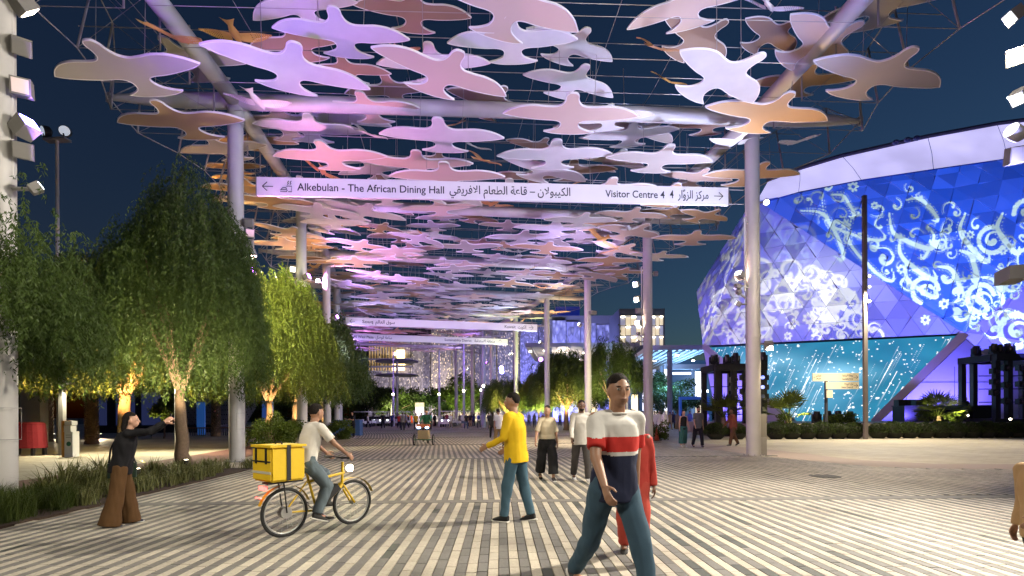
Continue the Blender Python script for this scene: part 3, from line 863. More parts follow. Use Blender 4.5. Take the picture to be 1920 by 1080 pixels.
# ------------------------------------------------------------------ birds
def crspline(pts, n=5):
    out = []
    for i in range(len(pts) - 1):
        p0 = pts[max(i - 1, 0)]; p1 = pts[i]; p2 = pts[i + 1]; p3 = pts[min(i + 2, len(pts) - 1)]
        for k in range(n):
            t = k / n
            out.append(tuple(0.5 * (2 * b + (c - a) * t + (2 * a - 5 * b + 4 * c - d) * t * t + (3 * b - a - 3 * c + d) * t ** 3) for a, b, c, d in zip(p0, p1, p2, p3)))
    out.append(pts[-1]); return out
def bird_outline(sweep=0.0, fat=1.0, n=5):
    half1 = crspline([(0, .265), (.026, .258), (.043, .228), (.046, .18), (.065, .128), (.11, .098), (.18, .098), (.27, .108), (.36, .094), (.44, .054), (.505, -.004)], n)
    half2 = crspline([(.505, -.004), (.455, -.026), (.39, -.044), (.30, -.062), (.21, -.074), (.13, -.078), (.082, -.095), (.066, -.135), (.085, -.185), (.14, -.222), (.195, -.24)], n)
    half3 = crspline([(.195, -.24), (.13, -.262), (.06, -.272), (0, -.274)], n)
    pts = half1[:-1] + half2[:-1] + half3
    pts = [(x, (y - .02) * fat + .02 - sweep * max(0, abs(x) - .1) ** 1.2) for x, y in pts]
    left = [(-x, y) for x, y in reversed(pts[1:-1])]
    return pts + left
M['bird_cream'] = mat('bird_cream', (0.55, 0.53, 0.52), 0.85, noise=0.15, scale=6, bump=.12, bscale=90)
M['bird_grey'] = mat('bird_taupe', (0.38, 0.35, 0.31), 0.85, noise=0.1, scale=3, bump=.05, bscale=120)
M['bird_peach'] = mat('bird_peach', (0.54, 0.41, 0.33), 0.85, noise=0.08, scale=3, bump=.05, bscale=120)
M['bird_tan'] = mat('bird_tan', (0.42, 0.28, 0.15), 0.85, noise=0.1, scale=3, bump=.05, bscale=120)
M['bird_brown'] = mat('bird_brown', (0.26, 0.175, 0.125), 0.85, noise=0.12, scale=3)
M['bird_gold'] = mat('bird_gold', (0.50, 0.30, 0.07), 0.45, .1, noise=0.1, scale=5)
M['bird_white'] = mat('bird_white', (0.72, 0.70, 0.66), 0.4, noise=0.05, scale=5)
M['bird_orange'] = mat('bird_orange', (0.55, 0.27, 0.11), 0.5, noise=0.1, scale=5)
shapes = [bird_outline(0, 1), bird_outline(.22, 1.05), bird_outline(-.12, .95), bird_outline(.1, 1.2)]
flat_me, edge_light_me = {}, {}
for k, ol in enumerate(shapes):
    edge_light_mb = MB(); n = len(ol)
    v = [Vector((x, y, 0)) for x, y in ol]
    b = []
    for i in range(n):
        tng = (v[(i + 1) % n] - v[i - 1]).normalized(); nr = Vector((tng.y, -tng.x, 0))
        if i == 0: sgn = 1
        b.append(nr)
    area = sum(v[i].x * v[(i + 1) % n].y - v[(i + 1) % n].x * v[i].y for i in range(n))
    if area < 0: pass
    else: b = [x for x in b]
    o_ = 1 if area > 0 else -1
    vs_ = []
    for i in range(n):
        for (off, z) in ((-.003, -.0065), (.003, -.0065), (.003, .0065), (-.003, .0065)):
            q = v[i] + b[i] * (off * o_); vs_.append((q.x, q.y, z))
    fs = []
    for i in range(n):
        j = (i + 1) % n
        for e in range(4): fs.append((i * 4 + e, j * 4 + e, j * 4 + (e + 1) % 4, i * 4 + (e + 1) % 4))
    for mk in ('cream', 'grey', 'peach', 'tan', 'brown'):
        mb = MB(); mb.prism(ol, -.0045, .0045); me = mb.mesh('panel', M['bird_' + mk]); fix_normals(me); flat_me[(k, mk)] = me
    edge_light_mb.add(vs_, fs); me = edge_light_mb.mesh('rim', M['bird_white']); fix_normals(me); edge_light_me[k] = me  # paler band paints in the light that the bird's edge catches
hang_me = unit_me
clamp_me = MB().tube((0, 0, 0), (0, 0, .07), .03, .012, n=8).mesh('hanger_clamp', M['grey_steel'])

def flat_bird(loc, span, yaw, color, shape, label, group, tilt=0, rim=True):
    t = thing('flat_bird', label, 'bird panel', loc, R(yaw), group)
    t.rotation_euler = (R(tilt), R(random.uniform(-3, 3)), R(yaw))
    for nm, me in (('panel', flat_me[(shape, color)]),) + ((('rim', edge_light_me[shape]),) if rim else ()):  # the pale rim is edge light put into the colour
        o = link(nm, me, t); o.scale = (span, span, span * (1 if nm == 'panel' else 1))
    for sx_ in (-.17, .17):
        o = link('hanger', hang_me, t, (sx_ * span, .04 * span, 0.02)); o.scale = (.008, .008, max(.2, CZ - loc[2])) 
        if rim and loc[1] < 22: link('hanger_clamp', clamp_me, t, (sx_ * span, .04 * span, .03))
    return t

def pwing(side):
    mb = MB(); nt_, nc = 16, 6
    def pt(i, j):
        t = i / nt_; c = j / nc
        x = .06 + t * .44
        chord = (.15 * max(0.0, 1 - t) ** .5 + .13 * max(0.0, math.sin(min(1, t * 1.15) * math.pi)) ** .8 * .55 + .012)
        ymid = .03 + .09 * math.sin(t * 2.4) - .06 * t
        y = ymid + (c - .5) * chord
        z = .16 * max(0.0, t) ** 1.3 - .10 * t ** 3 + .018 * (1 - (2 * c - 1) ** 2)
        return Vector((side * x, y, z))
    for i in range(nt_):
        for j in range(nc):
            a, b, c, d = pt(i, j), pt(i + 1, j), pt(i + 1, j + 1), pt(i, j + 1)
            if i >= 5 and 0 < j or i >= 8:
                m_ = (a + b + c + d) / 4; k = .40
                ia, ib, ic, id_ = (m_.lerp(x, k) for x in (a, b, c, d))
                mb.add([a, b, c, d, ia, ib, ic, id_], [(0, 1, 5, 4), (1, 2, 6, 5), (2, 3, 7, 6), (3, 0, 4, 7)])
            else: mb.add([a, b, c, d], [(0, 1, 2, 3)])
    return mb
def pbody():
    mb = MB()
    ol = [(0, .24), (.03, .22), (.035, .16), (.06, .10), (.075, 0), (.05, -.1), (.035, -.16), (.07, -.24), (.1, -.29), (.04, -.30), (0, -.27)]
    ol = ol + [(-x, y) for x, y in reversed(ol[1:-1])]
    pts = [(x, y) for x, y in ol]
    rows = [.25, .22, .16, .1, 0, -.1, -.16, -.24, -.3]
    ws = [.008, .03, .036, .06, .075, .05, .035, .07, .1]
    vs_, fs = [], []
    for y, w in zip(rows, ws):
        for c in (-1, -.5, 0, .5, 1): vs_.append((c * w, y, .03 * abs(c) ** 1.5 + (.05 if y > .2 else 0) * .3))
    for i in range(len(rows) - 1):
        for k in range(4): fs.append((i * 5 + k, i * 5 + k + 1, i * 5 + 6 + k, i * 5 + 5 + k))
    mb.add(vs_, fs); return mb
per_me = {}
for mk in ('gold', 'white', 'orange'):
    per_me[mk] = (pbody().mesh('body', M['bird_' + mk], True), pwing(-1).mesh('wing', M['bird_' + mk], True), pwing(1).mesh('wing', M['bird_' + mk], True))
def carved_bird(loc, span, yaw, color, label, group, roll=0, pitch=0):
    t = thing('perforated_bird', label, 'bird panel', loc, 0, group)
    t.rotation_euler = Euler((R(pitch), R(roll), R(yaw)), 'XYZ')
    b, w0, w1 = per_me[color]
    for nm, me in (('body', b), ('wing', w0), ('wing', w1)):
        o = link(nm, me, t); o.scale = (span,) * 3
    return t

FG = 'flat bird panels hung under the canopy'
CG = 'small perforated birds hung under the canopy'
near_birds = [  # px, py, width px, span, yaw, colour, shape, label
    (235, 130, 300, 4.0, 8, 'grey', 0, 'large taupe bird panel with outstretched wings beside the leftmost lamp pole'),
    (337, 226, 250, 4.0, 5, 'tan', 0, 'tan bird panel just below the pointed left end of the crossbeam'),
    (545, 127, 262, 3.9, -28, 'cream', 0, 'violet lit bird panel banking down beside the side beam, near the tan perforated one'),
    (640, 62, 250, 3.2, -4, 'cream', 0, 'lilac bird panel with a bulb head above the violet banking one'),
    (832, 137, 235, 3.6, -32, 'peach', 0, 'peach bird panel banking steeply in the middle of the flock'),
    (960, 76, 242, 3.2, 3, 'cream', 0, 'pale lilac bird panel with level wings at the top centre'),
    (690, 202, 195, 3.4, 4, 'peach', 0, 'pink bird panel right above the crossbeam left of centre'),
    (1075, 153, 178, 3.0, -22, 'cream', 1, 'pale blue bird panel banking below the lilac level one'),
    (1070, 214, 252, 4.0, 2, 'peach', 0, 'large peach bird panel in front of the crossbeam centre'),
    (1358, 142, 200, 3.4, -38, 'cream', 3, 'icy blue bird panel with rounded wings near the side beam'),
    (1540, 80, 175, 3.2, -40, 'peach', 3, 'rounded peach bird panel over the upper side beam'),
    (1648, 138, 275, 4.0, -12, 'grey', 0, 'large taupe bird panel at the outer edge under the dazzling lamp'),
    (1440, 212, 248, 4.0, -10, 'tan', 0, 'tan bird panel over the head of the pavilion column'),
    (582, 240, 192, 3.6, -14, 'cream', 0, 'pale violet bird panel under the left part of the crossbeam'),
    (828, 254, 232, 4.0, 0, 'cream', 0, 'violet bird panel with long level wings below the crossbeam'),
    (618, 292, 215, 4.0, 2, 'peach', 0, 'salmon pink bird panel above the left half of the dining hall sign'),
    (1040, 290, 214, 4.0, 0, 'cream', 0, 'greyish lilac bird panel above the middle of the dining hall sign'),
    (1182, 253, 174, 3.4, 4, 'cream', 2, 'slim pale lilac bird panel right of the large peach one'),
    (1238, 298, 205, 3.9, -6, 'grey', 0, 'greyish bird panel above the visitor centre lettering'),
    (838, 330, 215, 4.0, 0, 'peach', 0, 'magenta bird panel peeping over the dining hall sign'),
    (1410, 327, 190, 3.8, -6, 'tan', 0, 'tan bird panel behind the pavilion column top'),
    (958, 8, 275, 3.5, -20, 'peach', 3, 'large peach bird panel cut by the picture top at centre'),
    (1292, 8, 220, 3.2, 20, 'peach', 1, 'peach bird panel at the very top right of centre'),
    (1655, 8, 215, 3.2, 24, 'grey', 1, 'grey beige bird panel at the very top by the side beam'),
    (440, 312, 118, 3.0, 4, 'tan', 0, 'tan bird panel in front of the column left of the sign'),
    (452, 334, 110, 3.2, -8, 'tan', 1, 'lower tan bird panel by the column left of the sign'),
]
back_birds = [  # upper layer, z, px, py, span, yaw, colour, shape, label
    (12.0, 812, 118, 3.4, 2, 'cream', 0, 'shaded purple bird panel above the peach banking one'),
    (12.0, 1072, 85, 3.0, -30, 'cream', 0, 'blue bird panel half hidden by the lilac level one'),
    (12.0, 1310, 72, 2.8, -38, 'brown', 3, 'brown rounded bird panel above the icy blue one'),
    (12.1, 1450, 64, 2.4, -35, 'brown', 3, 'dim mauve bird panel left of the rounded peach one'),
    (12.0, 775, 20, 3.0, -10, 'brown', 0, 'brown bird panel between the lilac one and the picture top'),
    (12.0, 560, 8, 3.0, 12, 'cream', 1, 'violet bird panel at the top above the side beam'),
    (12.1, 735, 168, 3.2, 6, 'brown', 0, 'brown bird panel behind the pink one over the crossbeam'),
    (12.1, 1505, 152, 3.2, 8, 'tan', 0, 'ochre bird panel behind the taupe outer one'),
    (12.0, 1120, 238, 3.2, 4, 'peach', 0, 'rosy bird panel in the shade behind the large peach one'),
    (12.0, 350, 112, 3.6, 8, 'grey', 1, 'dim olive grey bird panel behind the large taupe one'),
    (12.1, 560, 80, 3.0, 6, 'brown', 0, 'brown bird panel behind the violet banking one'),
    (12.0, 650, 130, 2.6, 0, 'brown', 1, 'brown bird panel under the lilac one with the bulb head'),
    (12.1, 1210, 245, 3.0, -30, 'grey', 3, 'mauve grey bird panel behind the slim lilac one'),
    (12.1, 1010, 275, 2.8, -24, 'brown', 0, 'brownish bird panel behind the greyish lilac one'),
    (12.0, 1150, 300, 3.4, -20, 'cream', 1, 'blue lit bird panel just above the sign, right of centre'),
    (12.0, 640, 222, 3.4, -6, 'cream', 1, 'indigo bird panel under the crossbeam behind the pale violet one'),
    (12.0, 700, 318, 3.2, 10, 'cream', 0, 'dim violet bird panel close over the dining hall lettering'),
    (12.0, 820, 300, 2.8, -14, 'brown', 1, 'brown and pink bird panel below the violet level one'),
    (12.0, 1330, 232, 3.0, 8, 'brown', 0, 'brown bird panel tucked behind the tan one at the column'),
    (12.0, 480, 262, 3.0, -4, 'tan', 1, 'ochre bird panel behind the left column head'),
]
occupied = []
for px, py, w, span, yaw, c, sh, lab in near_birds:
    d = span * 1000.0 / w * (math.cos(R(yaw)) * .9 + .1)
    p = P(px, py, d)
    if p.z > 12.0: k = (12.0 - CAMZ) / (p.z - CAMZ); p = P(px, py, d * k); span *= k
    flat_bird(p, span, 180 - yaw, c, sh, lab, FG)
    occupied.append(p)
for z, px, py, span, yaw, c, sh, lab in back_birds:
    d = (z - CAMZ) / (P(px, py, 1000).z - CAMZ) * 1000
    p = P(px, py, d)
    flat_bird(p, span, 180 - yaw, c, sh, lab, FG)
    occupied.append(p)
for px, py, w, span, yaw, c, lab, roll, pitch in [
    (315, 68, 165, 2.1, -20, 'gold', 'golden perforated bird wheeling in front of the side beam', 25, 10),
    (440, 66, 130, 1.9, 8, 'gold', 'small golden perforated bird right of the side beam', 0, 0),
    (1232, 92, 110, 1.6, -35, 'orange', 'tawny perforated bird diving right of the blue flock', 35, 20),
    (1250, 152, 82, 1.4, -30, 'gold', 'tiny gold perforated bird under the tawny diving one', 35, 15),
    (1440, 14, 125, 1.7, -30, 'white', 'icy white perforated bird at the top near the side beam', 30, 15),
    (480, 190, 130, 2.1, 0, 'white', 'pale perforated bird crossing the beam joint', 8, 0),
    (688, 252, 100, 1.8, -25, 'white', 'violet lit perforated bird below the crossbeam', 30, 12),
    (905, 302, 88, 1.6, -30, 'orange', 'orange perforated bird diving above the sign', 32, 14),
    (890, 276, 74, 1.5, -25, 'white', 'bluish perforated bird above the orange diving one', 28, 12),
    (1502, 266, 112, 2.0, 25, 'white', 'pale gold perforated bird soaring alone outside the pavilion column', -18, 8),
    (1384, 265, 112, 2.0, 10, 'white', 'white perforated bird at the head of the pavilion column', -6, 0),
    (860, 232, 62, 1.4, 40, 'orange', 'small rust red perforated bird over the violet level one', -35, 10),
    (755, 93, 90, 1.7, -35, 'orange', 'rose perforated bird behind the peach banking one', 25, 12),
    (1380, 180, 60, 1.4, 30, 'white', 'mauve perforated bird beside the icy blue one', -20, 10),
]:
    d = span * 1000.0 / w
    p = P(px, py, d)
    if p.z > 12.1: k = (12.1 - CAMZ) / (p.z - CAMZ); p = P(px, py, d * k); span *= k
    carved_bird(p, span, yaw, c, lab, CG, roll, pitch)
    occupied.append(p)
# the rest of the flock, bay after bay
brng = random.Random(11)
s = 1.28
nflat = 0
row = 0
while s < 7.6:
    far = s > 4.5
    nu = 9 if s < 5 else 7
    for k in range(nu):
        u = (k + .5 - nu / 2) * (2.3 if nu == 9 else 2.6) + brng.uniform(-.7, .7) + (.6 if row % 2 else -.6)
        ss = s + brng.uniform(-.07, .07)
        z = brng.choice((10.2, 10.5, 10.8, 11.2, 11.9)) + brng.uniform(-.12, .12)
        p = path_pt(ss, u, z)
        if any((p - q).length < 1.2 for q in occupied): continue
        yaw = 180 + brng.choice((0, 0, 5, -8, 8, -12, 28, 34, 20)) + brng.uniform(-6, 6) + HEAD[int(ss)] * .5
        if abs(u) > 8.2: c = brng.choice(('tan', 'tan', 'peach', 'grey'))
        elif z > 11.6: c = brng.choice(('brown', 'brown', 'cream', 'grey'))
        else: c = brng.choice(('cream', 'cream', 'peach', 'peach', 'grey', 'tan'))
        side_ = 'the planted side' if u < -3.4 else 'the plaza side' if u > 3.4 else 'the middle'
        nm = {'cream': 'pale cream', 'peach': 'peach', 'grey': 'taupe', 'tan': 'tan', 'brown': 'brown'}[c]
        bay = ['', 'just beyond the dining hall sign', 'two crossbeams beyond the sign', 'three crossbeams beyond the sign', 'in the compressed far flock', 'in the compressed far flock', 'in the compressed far flock', 'in the compressed far flock'][int(s)]
        if s < 5:
            rw = ['first', 'second', 'third', 'fourth', 'fifth', 'sixth', 'seventh'][int((s - int(s)) / .19)]
            lab_ = '%s %s bird panel, %s row after %s, %s' % ('turned' if abs(yaw - 180 - HEAD[int(ss)] * .5) > 17 else 'level', nm, rw, ['', 'the dining hall sign', 'the second crossbeam', 'the third crossbeam', 'the fourth crossbeam'][int(s)],
                ['outer planted edge', 'planted edge', 'planted half', 'middle planted half', 'very middle', 'plaza half', 'inner plaza edge', 'plaza edge', 'outer plaza edge'][k])
        else: lab_ = '%s %s bird panel %s over %s' % ('turned' if abs(yaw - 180 - HEAD[int(ss)] * .5) > 17 else 'level', nm, bay, side_)
        flat_bird(p, brng.choice((3.0, 3.4, 3.8, 4.0)), yaw, c, brng.choice((0, 0, 0, 1, 2, 3)), lab_, 'flat bird panels %s' % bay, rim=s < 3.2)
        nflat += 1
    if True:
        for _ in range(2 if not far else 1):
            u = brng.uniform(-10.5, 10.5); p = path_pt(s + .1, u, brng.uniform(10.0, 11.6))
            if any((p - q).length < 1.2 for q in occupied): continue
            c = brng.choice(('gold', 'white', 'orange'))
            bay = ['', 'just beyond the dining hall sign', 'two crossbeams beyond the sign', 'three crossbeams beyond the sign', 'in the compressed far flock', 'in the compressed far flock', 'in the compressed far flock', 'in the compressed far flock'][int(s)]
            carved_bird(p, brng.uniform(1.7, 2.2), brng.choice((-30, -20, 0, 20, 30)), c, 'small %s perforated bird gliding %s over %s' % (c, bay, 'the planted side' if u < 0 else 'the plaza side'), 'small perforated birds %s' % bay, brng.choice((-25, 0, 25)), brng.uniform(0, 12))
    s += 0.19 if s < 5 else .24
    row += 1
for k in range(60):
    if k > 24: break
    s_ = brng.uniform(.78, 1.3); u = brng.uniform(-8, 8); z = brng.choice((10.9, 11.5, 12.0, 12.1)); p = path_pt(s_, u, z)
    if any((p - q).length < 1.7 for q in occupied): continue
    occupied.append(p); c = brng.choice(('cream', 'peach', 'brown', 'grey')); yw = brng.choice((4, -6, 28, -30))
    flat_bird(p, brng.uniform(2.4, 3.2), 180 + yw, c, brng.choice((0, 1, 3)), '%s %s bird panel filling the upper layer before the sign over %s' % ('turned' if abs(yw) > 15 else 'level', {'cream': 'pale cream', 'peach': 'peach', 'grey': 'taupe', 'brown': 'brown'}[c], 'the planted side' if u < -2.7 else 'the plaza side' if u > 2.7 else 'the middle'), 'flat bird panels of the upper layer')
print('flat birds', nflat + 46)
# ------------------------------------------------------------------ vegetation
def leaf_mesh(name, c, ax, side, m, two=False):
    """one quad per leaf from numpy arrays: base c, long axis ax, half-width side"""
    n = len(c)
    v = np.empty((n, 4, 3), np.float32)
    v[:, 0] = c; v[:, 1] = c + ax * .45 + side; v[:, 2] = c + ax; v[:, 3] = c + ax * .45 - side
    me = bpy.data.meshes.new(name)
    me.vertices.add(n * 4); me.vertices.foreach_set('co', v.reshape(-1))
    me.loops.add(n * 4); me.loops.foreach_set('vertex_index', np.arange(n * 4, dtype=np.int32))
    me.polygons.add(n); me.polygons.foreach_set('loop_start', np.arange(0, n * 4, 4, dtype=np.int32))
    me.update(calc_edges=True); me.validate()
    me.materials.append(m)
    return me
def unitv(a): return a / np.maximum(np.linalg.norm(a, axis=-1, keepdims=True), 1e-9)

def weeping(seed, H, Rad, zb, clumps, per, leaves, lsize=.10, m='leaf_weep', off=(0, 0)):
    """drooping crown: clumps of hanging strands, every strand strung with narrow leaves"""
    g = np.random.default_rng(seed)
    ph = g.uniform(0, 2 * np.pi, clumps); rr = Rad * np.sqrt(g.uniform(0.02, 1, clumps)) * (1 + .12 * np.sin(3 * ph + seed))
    cx, cy = rr * np.cos(ph) + off[0], rr * np.sin(ph) + off[1]
    ct = H - (rr / Rad) ** 2.2 * (H - zb) * .42 - g.uniform(0, .22, clumps) * (H - zb)
    cl = g.uniform(.62, 1.0, clumps)
    ci = np.repeat(np.arange(clumps), per); ns = len(ci)
    spread = Rad * .085
    sx_ = cx[ci] + g.normal(0, spread, ns); sy_ = cy[ci] + g.normal(0, spread, ns)
    sz = ct[ci] + g.normal(0, .18, ns) - ((sx_ - cx[ci]) ** 2 + (sy_ - cy[ci]) ** 2) / (spread * 2.5)
    edge = np.hypot(sx_ - off[0], sy_ - off[1]) / Rad
    bot = zb + .3 * np.sin(ph[ci] * 3 + seed) + g.exponential(.65, ns) + .5 * (1 - np.clip(edge, 0, 1))
    Ln = np.clip((sz - bot) * cl[ci] * g.uniform(.6, 1.0, ns), .5, None)
    Ln = np.minimum(Ln, g.uniform(2.2, 4.6, ns))
    # some strands start lower down so that the curtain stays dense to its hem
    low = g.uniform(0, 1, ns) < .33
    sz = np.where(low, bot + Ln, sz)
    rr2 = np.where(low, 1.0 + .10 * g.uniform(0, 1, ns), 1.0)
    sx_ = off[0] + (sx_ - off[0]) * rr2; sy_ = off[1] + (sy_ - off[1]) * rr2
    oa = np.arctan2(sy_ - off[1], sx_ - off[0]) + g.normal(0, .4, ns)
    k = leaves
    t = (np.arange(k) + .5) / k
    T = np.tile(t, (ns, 1)) + g.uniform(-.5, .5, (ns, k)) / k
    out = .30 * np.sqrt(Ln)[:, None] * (1 - (1 - T) ** 2) * (1 + g.normal(0, .2, (ns, 1)))
    X = sx_[:, None] + np.cos(oa)[:, None] * out + .04 * np.sin(T * 7 + oa[:, None] * 5)
    Y = sy_[:, None] + np.sin(oa)[:, None] * out + .04 * np.cos(T * 6 + oa[:, None] * 3)
    Z = sz[:, None] + .18 * np.sin(np.clip(T * 5, 0, np.pi)) - Ln[:, None] * T ** 1.1
    c = np.stack([X, Y, Z], -1).reshape(-1, 3) + g.normal(0, .014, (ns * k, 3))
    keep = g.uniform(0, 1, len(c)) < .95
    c = c[keep]
    n = len(c)
    az = g.uniform(0, 2 * np.pi, n); dr = g.uniform(.5, 2.4, n)
    ax = unitv(np.stack([np.cos(az), np.sin(az), -dr], -1)) * (lsize * g.uniform(.6, 1.35, (n, 1)))
    sd = unitv(np.cross(ax, g.normal(0, 1, (n, 3)))) * (lsize * g.uniform(.10, .17, (n, 1)))
    return leaf_mesh('crown', c.astype(np.float32), ax, sd, M[m])

def limbs(mb, base, top, H, Rad, r0, n, seed, bend=(0, 0)):
    g = random.Random(seed)
    p0 = Vector(base); th = top
    pts, rr = [], []
    for k in range(7):
        t = k / 6
        pts.append(p0 + Vector((bend[0] * math.sin(t * 1.9) + g.uniform(-.03, .03), bend[1] * t + g.uniform(-.03, .03), th * t)))
        rr.append(r0 * (1.25 - .55 * t) if k else r0 * 1.5)
    mb.loft(pts, rr, n=10)
    f = pts[-1]
    for k in range(n):
        a = 2 * math.pi * k / n + g.uniform(-.4, .4)
        l = Rad * g.uniform(.5, .85); h = (H - th) * g.uniform(.45, .8)
        q = [f + Vector((math.cos(a) * l * max(0, t) ** .8, math.sin(a) * l * max(0, t) ** .8, h * t - .25 * h * t * t)) + Vector((g.uniform(-.08, .08), g.uniform(-.08, .08), 0)) * t for t in (-.06, .2, .4, .6, .8, 1.0)]
        mb.loft(q, [r0 * x for x in (.6, .48, .36, .26, .16, .06)], n=7)
    return pts

trees = {}
def weeping_tree(key, label, x, y, H, Rad, zb, clumps, per, leaves, seed, trunk_h=2.6, r0=.16, bend=(0, 0), lsize=.10, m='leaf_weep', group='weeping trees along the avenue', off=(0, 0)):
    t = thing('weeping_tree', label, 'tree', (x, y, 0), 0, group)
    link('crown', weeping(seed, H, Rad, zb, clumps, per, leaves, lsize, m, (off[0] + bend[0], off[1] + bend[1])), t)
    mb = MB(); limbs(mb, (0, 0, -.03), trunk_h, H, Rad, r0, 7, seed, bend)
    mb.build('trunk', M['bark'], t, True)
    trees[key] = t
    return t
weeping_tree('A', 'drooping tree crown crossing the leftmost column, lower branches hanging to head height', -8.75, 7.7, 5.0, 2.1, 1.85, 80, 30, 52, 1, off=(0, 0), lsize=.075, r0=.1)
b_ = G(345, 875)
weeping_tree('B', 'tallest dark weeping tree with a leaning trunk in the grass planter', b_.x, b_.y, 8.9, 1.7, 1.95, 115, 22, 50, 2, 2.4, .16, (-.1, 0), lsize=.115, off=(.2, 0))
weeping_tree('B2', 'wide weeping tree lit orange from below behind the black dressed woman', -18.0, 24.8, 9.7, 4.1, 2.3, 140, 26, 44, 3, 2.8, .27, lsize=.17)
weeping_tree('B3', 'dim weeping tree crown filling the gap by the leftmost column', -18.6, 17.5, 7.0, 2.7, 2.4, 80, 22, 38, 4, 2.4, .14, lsize=.14)
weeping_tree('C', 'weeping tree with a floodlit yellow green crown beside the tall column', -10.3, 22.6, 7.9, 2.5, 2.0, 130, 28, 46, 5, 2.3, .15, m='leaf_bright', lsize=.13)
weeping_tree('D', 'weeping tree hanging low past the third column on the planted side', -12.9, 36.5, 9.0, 2.5, 2.2, 80, 24, 40, 6, 2.4, .2, lsize=.2)
weeping_tree('D2', 'weeping tree between the floodlit crown and the far signs', -12.2, 30.0, 7.6, 2.4, 2.0, 80, 24, 40, 7, 2.4, .18, lsize=.18)
for key, lab, px, pb, d, H, Rad, src in (
        ('E', 'big dark weeping tree behind the tall foreground man', 1145, 800, 47, 8.9, 2.9, 'B3'), ('F', 'weeping tree with a crooked lit trunk and orange tinted branches', 1062, 800, 50, 8.0, 2.9, 'D'),
        ('G', 'bright green drooping tree beside the crooked lit trunk', 1010, 800, 55, 6.2, 1.9, 'C'), ('H', 'tawny thin weeping tree lit amber behind the yellow shirt', 950, 800, 58, 5.8, 2.4, 'D2')):
    p = P(px, 778, d)
    s_ = trees[src]
    o = copy_tree(s_, (p.x, p.y, 0), R(random.uniform(0, 360)), lab, 'weeping trees on the plaza side')
    hh = {'B3': 7.2, 'D': 9.0, 'C': 7.9, 'D2': 7.6}[src]; rr_ = {'B3': 2.9, 'D': 2.5, 'C': 2.7, 'D2': 2.4}[src]
    o.scale = (Rad / rr_, Rad / rr_, H / hh)

def bushy(seed, Rad, H, n, lsize, m, z0=0.0, sq=1.0, clumps=26):
    g = np.random.default_rng(seed)
    cc = unitv(g.normal(0, 1, (clumps, 3))) * g.uniform(.35, .95, (clumps, 1))
    ci = g.integers(0, clumps, n)
    p = cc[ci] + unitv(g.normal(0, 1, (n, 3))) * (g.uniform(0, 1, (n, 1)) ** .4) * .33
    c = p * np.array([Rad, Rad * sq, H / 2]) + np.array([0, 0, z0 + H / 2])
    ax = unitv(p + g.normal(0, .7, (n, 3))) * lsize * g.uniform(.6, 1.3, (n, 1))
    sd = unitv(np.cross(ax, g.normal(0, 1, (n, 3)))) * lsize * g.uniform(.22, .36, (n, 1))
    return leaf_mesh('foliage', c.astype(np.float32), ax, sd, M[m])
def bush_tree(label, x, y, H, Rad, trunk, seed, m, n=9000, lsize=.22, name='leafy_tree', group=None, r0=.12):
    t = thing(name, label, 'tree', (x, y, 0), 0, group)
    me = bushy(seed, Rad, H - trunk, n, lsize, m, trunk); me.name = 'crown'
    link('crown', me, t)
    mb = MB(); limbs(mb, (0, 0, -.02), trunk + .1, H * .9, Rad, r0, 4, seed); mb.build('trunk', M['bark'], t, True)
    return t
p = G(309, 822)
bush_tree('small round young tree with bright yellow green leaves on the cream plaza', p.x, p.y, 2.9, 0.85, 1.35, 31, 'leaf_bright', 2600, .17, r0=.05)
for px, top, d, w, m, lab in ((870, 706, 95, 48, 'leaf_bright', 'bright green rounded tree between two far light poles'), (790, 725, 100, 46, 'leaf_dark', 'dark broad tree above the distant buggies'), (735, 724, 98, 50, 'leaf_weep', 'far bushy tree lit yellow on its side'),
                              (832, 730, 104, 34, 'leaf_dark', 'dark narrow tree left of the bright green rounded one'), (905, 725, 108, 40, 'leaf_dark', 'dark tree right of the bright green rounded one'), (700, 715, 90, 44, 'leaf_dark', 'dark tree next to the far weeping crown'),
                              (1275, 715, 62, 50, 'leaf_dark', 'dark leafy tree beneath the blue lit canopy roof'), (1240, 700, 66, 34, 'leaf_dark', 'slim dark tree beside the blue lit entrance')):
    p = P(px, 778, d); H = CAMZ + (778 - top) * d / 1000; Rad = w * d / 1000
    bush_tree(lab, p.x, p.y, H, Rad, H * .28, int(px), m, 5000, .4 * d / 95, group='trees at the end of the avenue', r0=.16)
# shrubs
def shrub(label, x, y, Rad, H, seed, m='leaf_shrub', n=3500, ls=.1, sq=1.0, z0=0.0):
    t = thing('shrub', label, 'shrub', (x, y, 0))
    link('foliage', bushy(seed, Rad, H, n, ls, m, z0, sq), t)
    mb = MB()
    for k in range(6):
        a = k * 1.05; mb.tube((0, 0, 0), (math.cos(a) * Rad * .5, math.sin(a) * Rad * .5 * sq, H * .6), .015, .006, n=5)
    mb.build('stem', M['bark'], t)
    return t
p = G(484, 856); shrub('glowing yellow shrub lit from within beside the tall column', p.x - .1, p.y + 1.4, .85, 1.5, 41, n=5200)
p = G(540, 838); shrub('green shrub behind the delivery rider, next to the glowing yellow one', p.x - .2, p.y, 1.25, 1.45, 42, n=5200)
p = G(646, 824); shrub('low leafy bush at the pavement edge by the far standing man in black', p.x - .3, p.y, 1.0, 1.1, 43, n=4500)
p = G(430, 846); shrub('thin dark plant against the back of the tall column', p.x, p.y + 1.2, .5, 1.0, 44, n=800)
p = G(1235, 826); shrub('wispy shrub by the orange cone at the third column base', p.x, p.y, .7, 1.1, 45, n=1500)
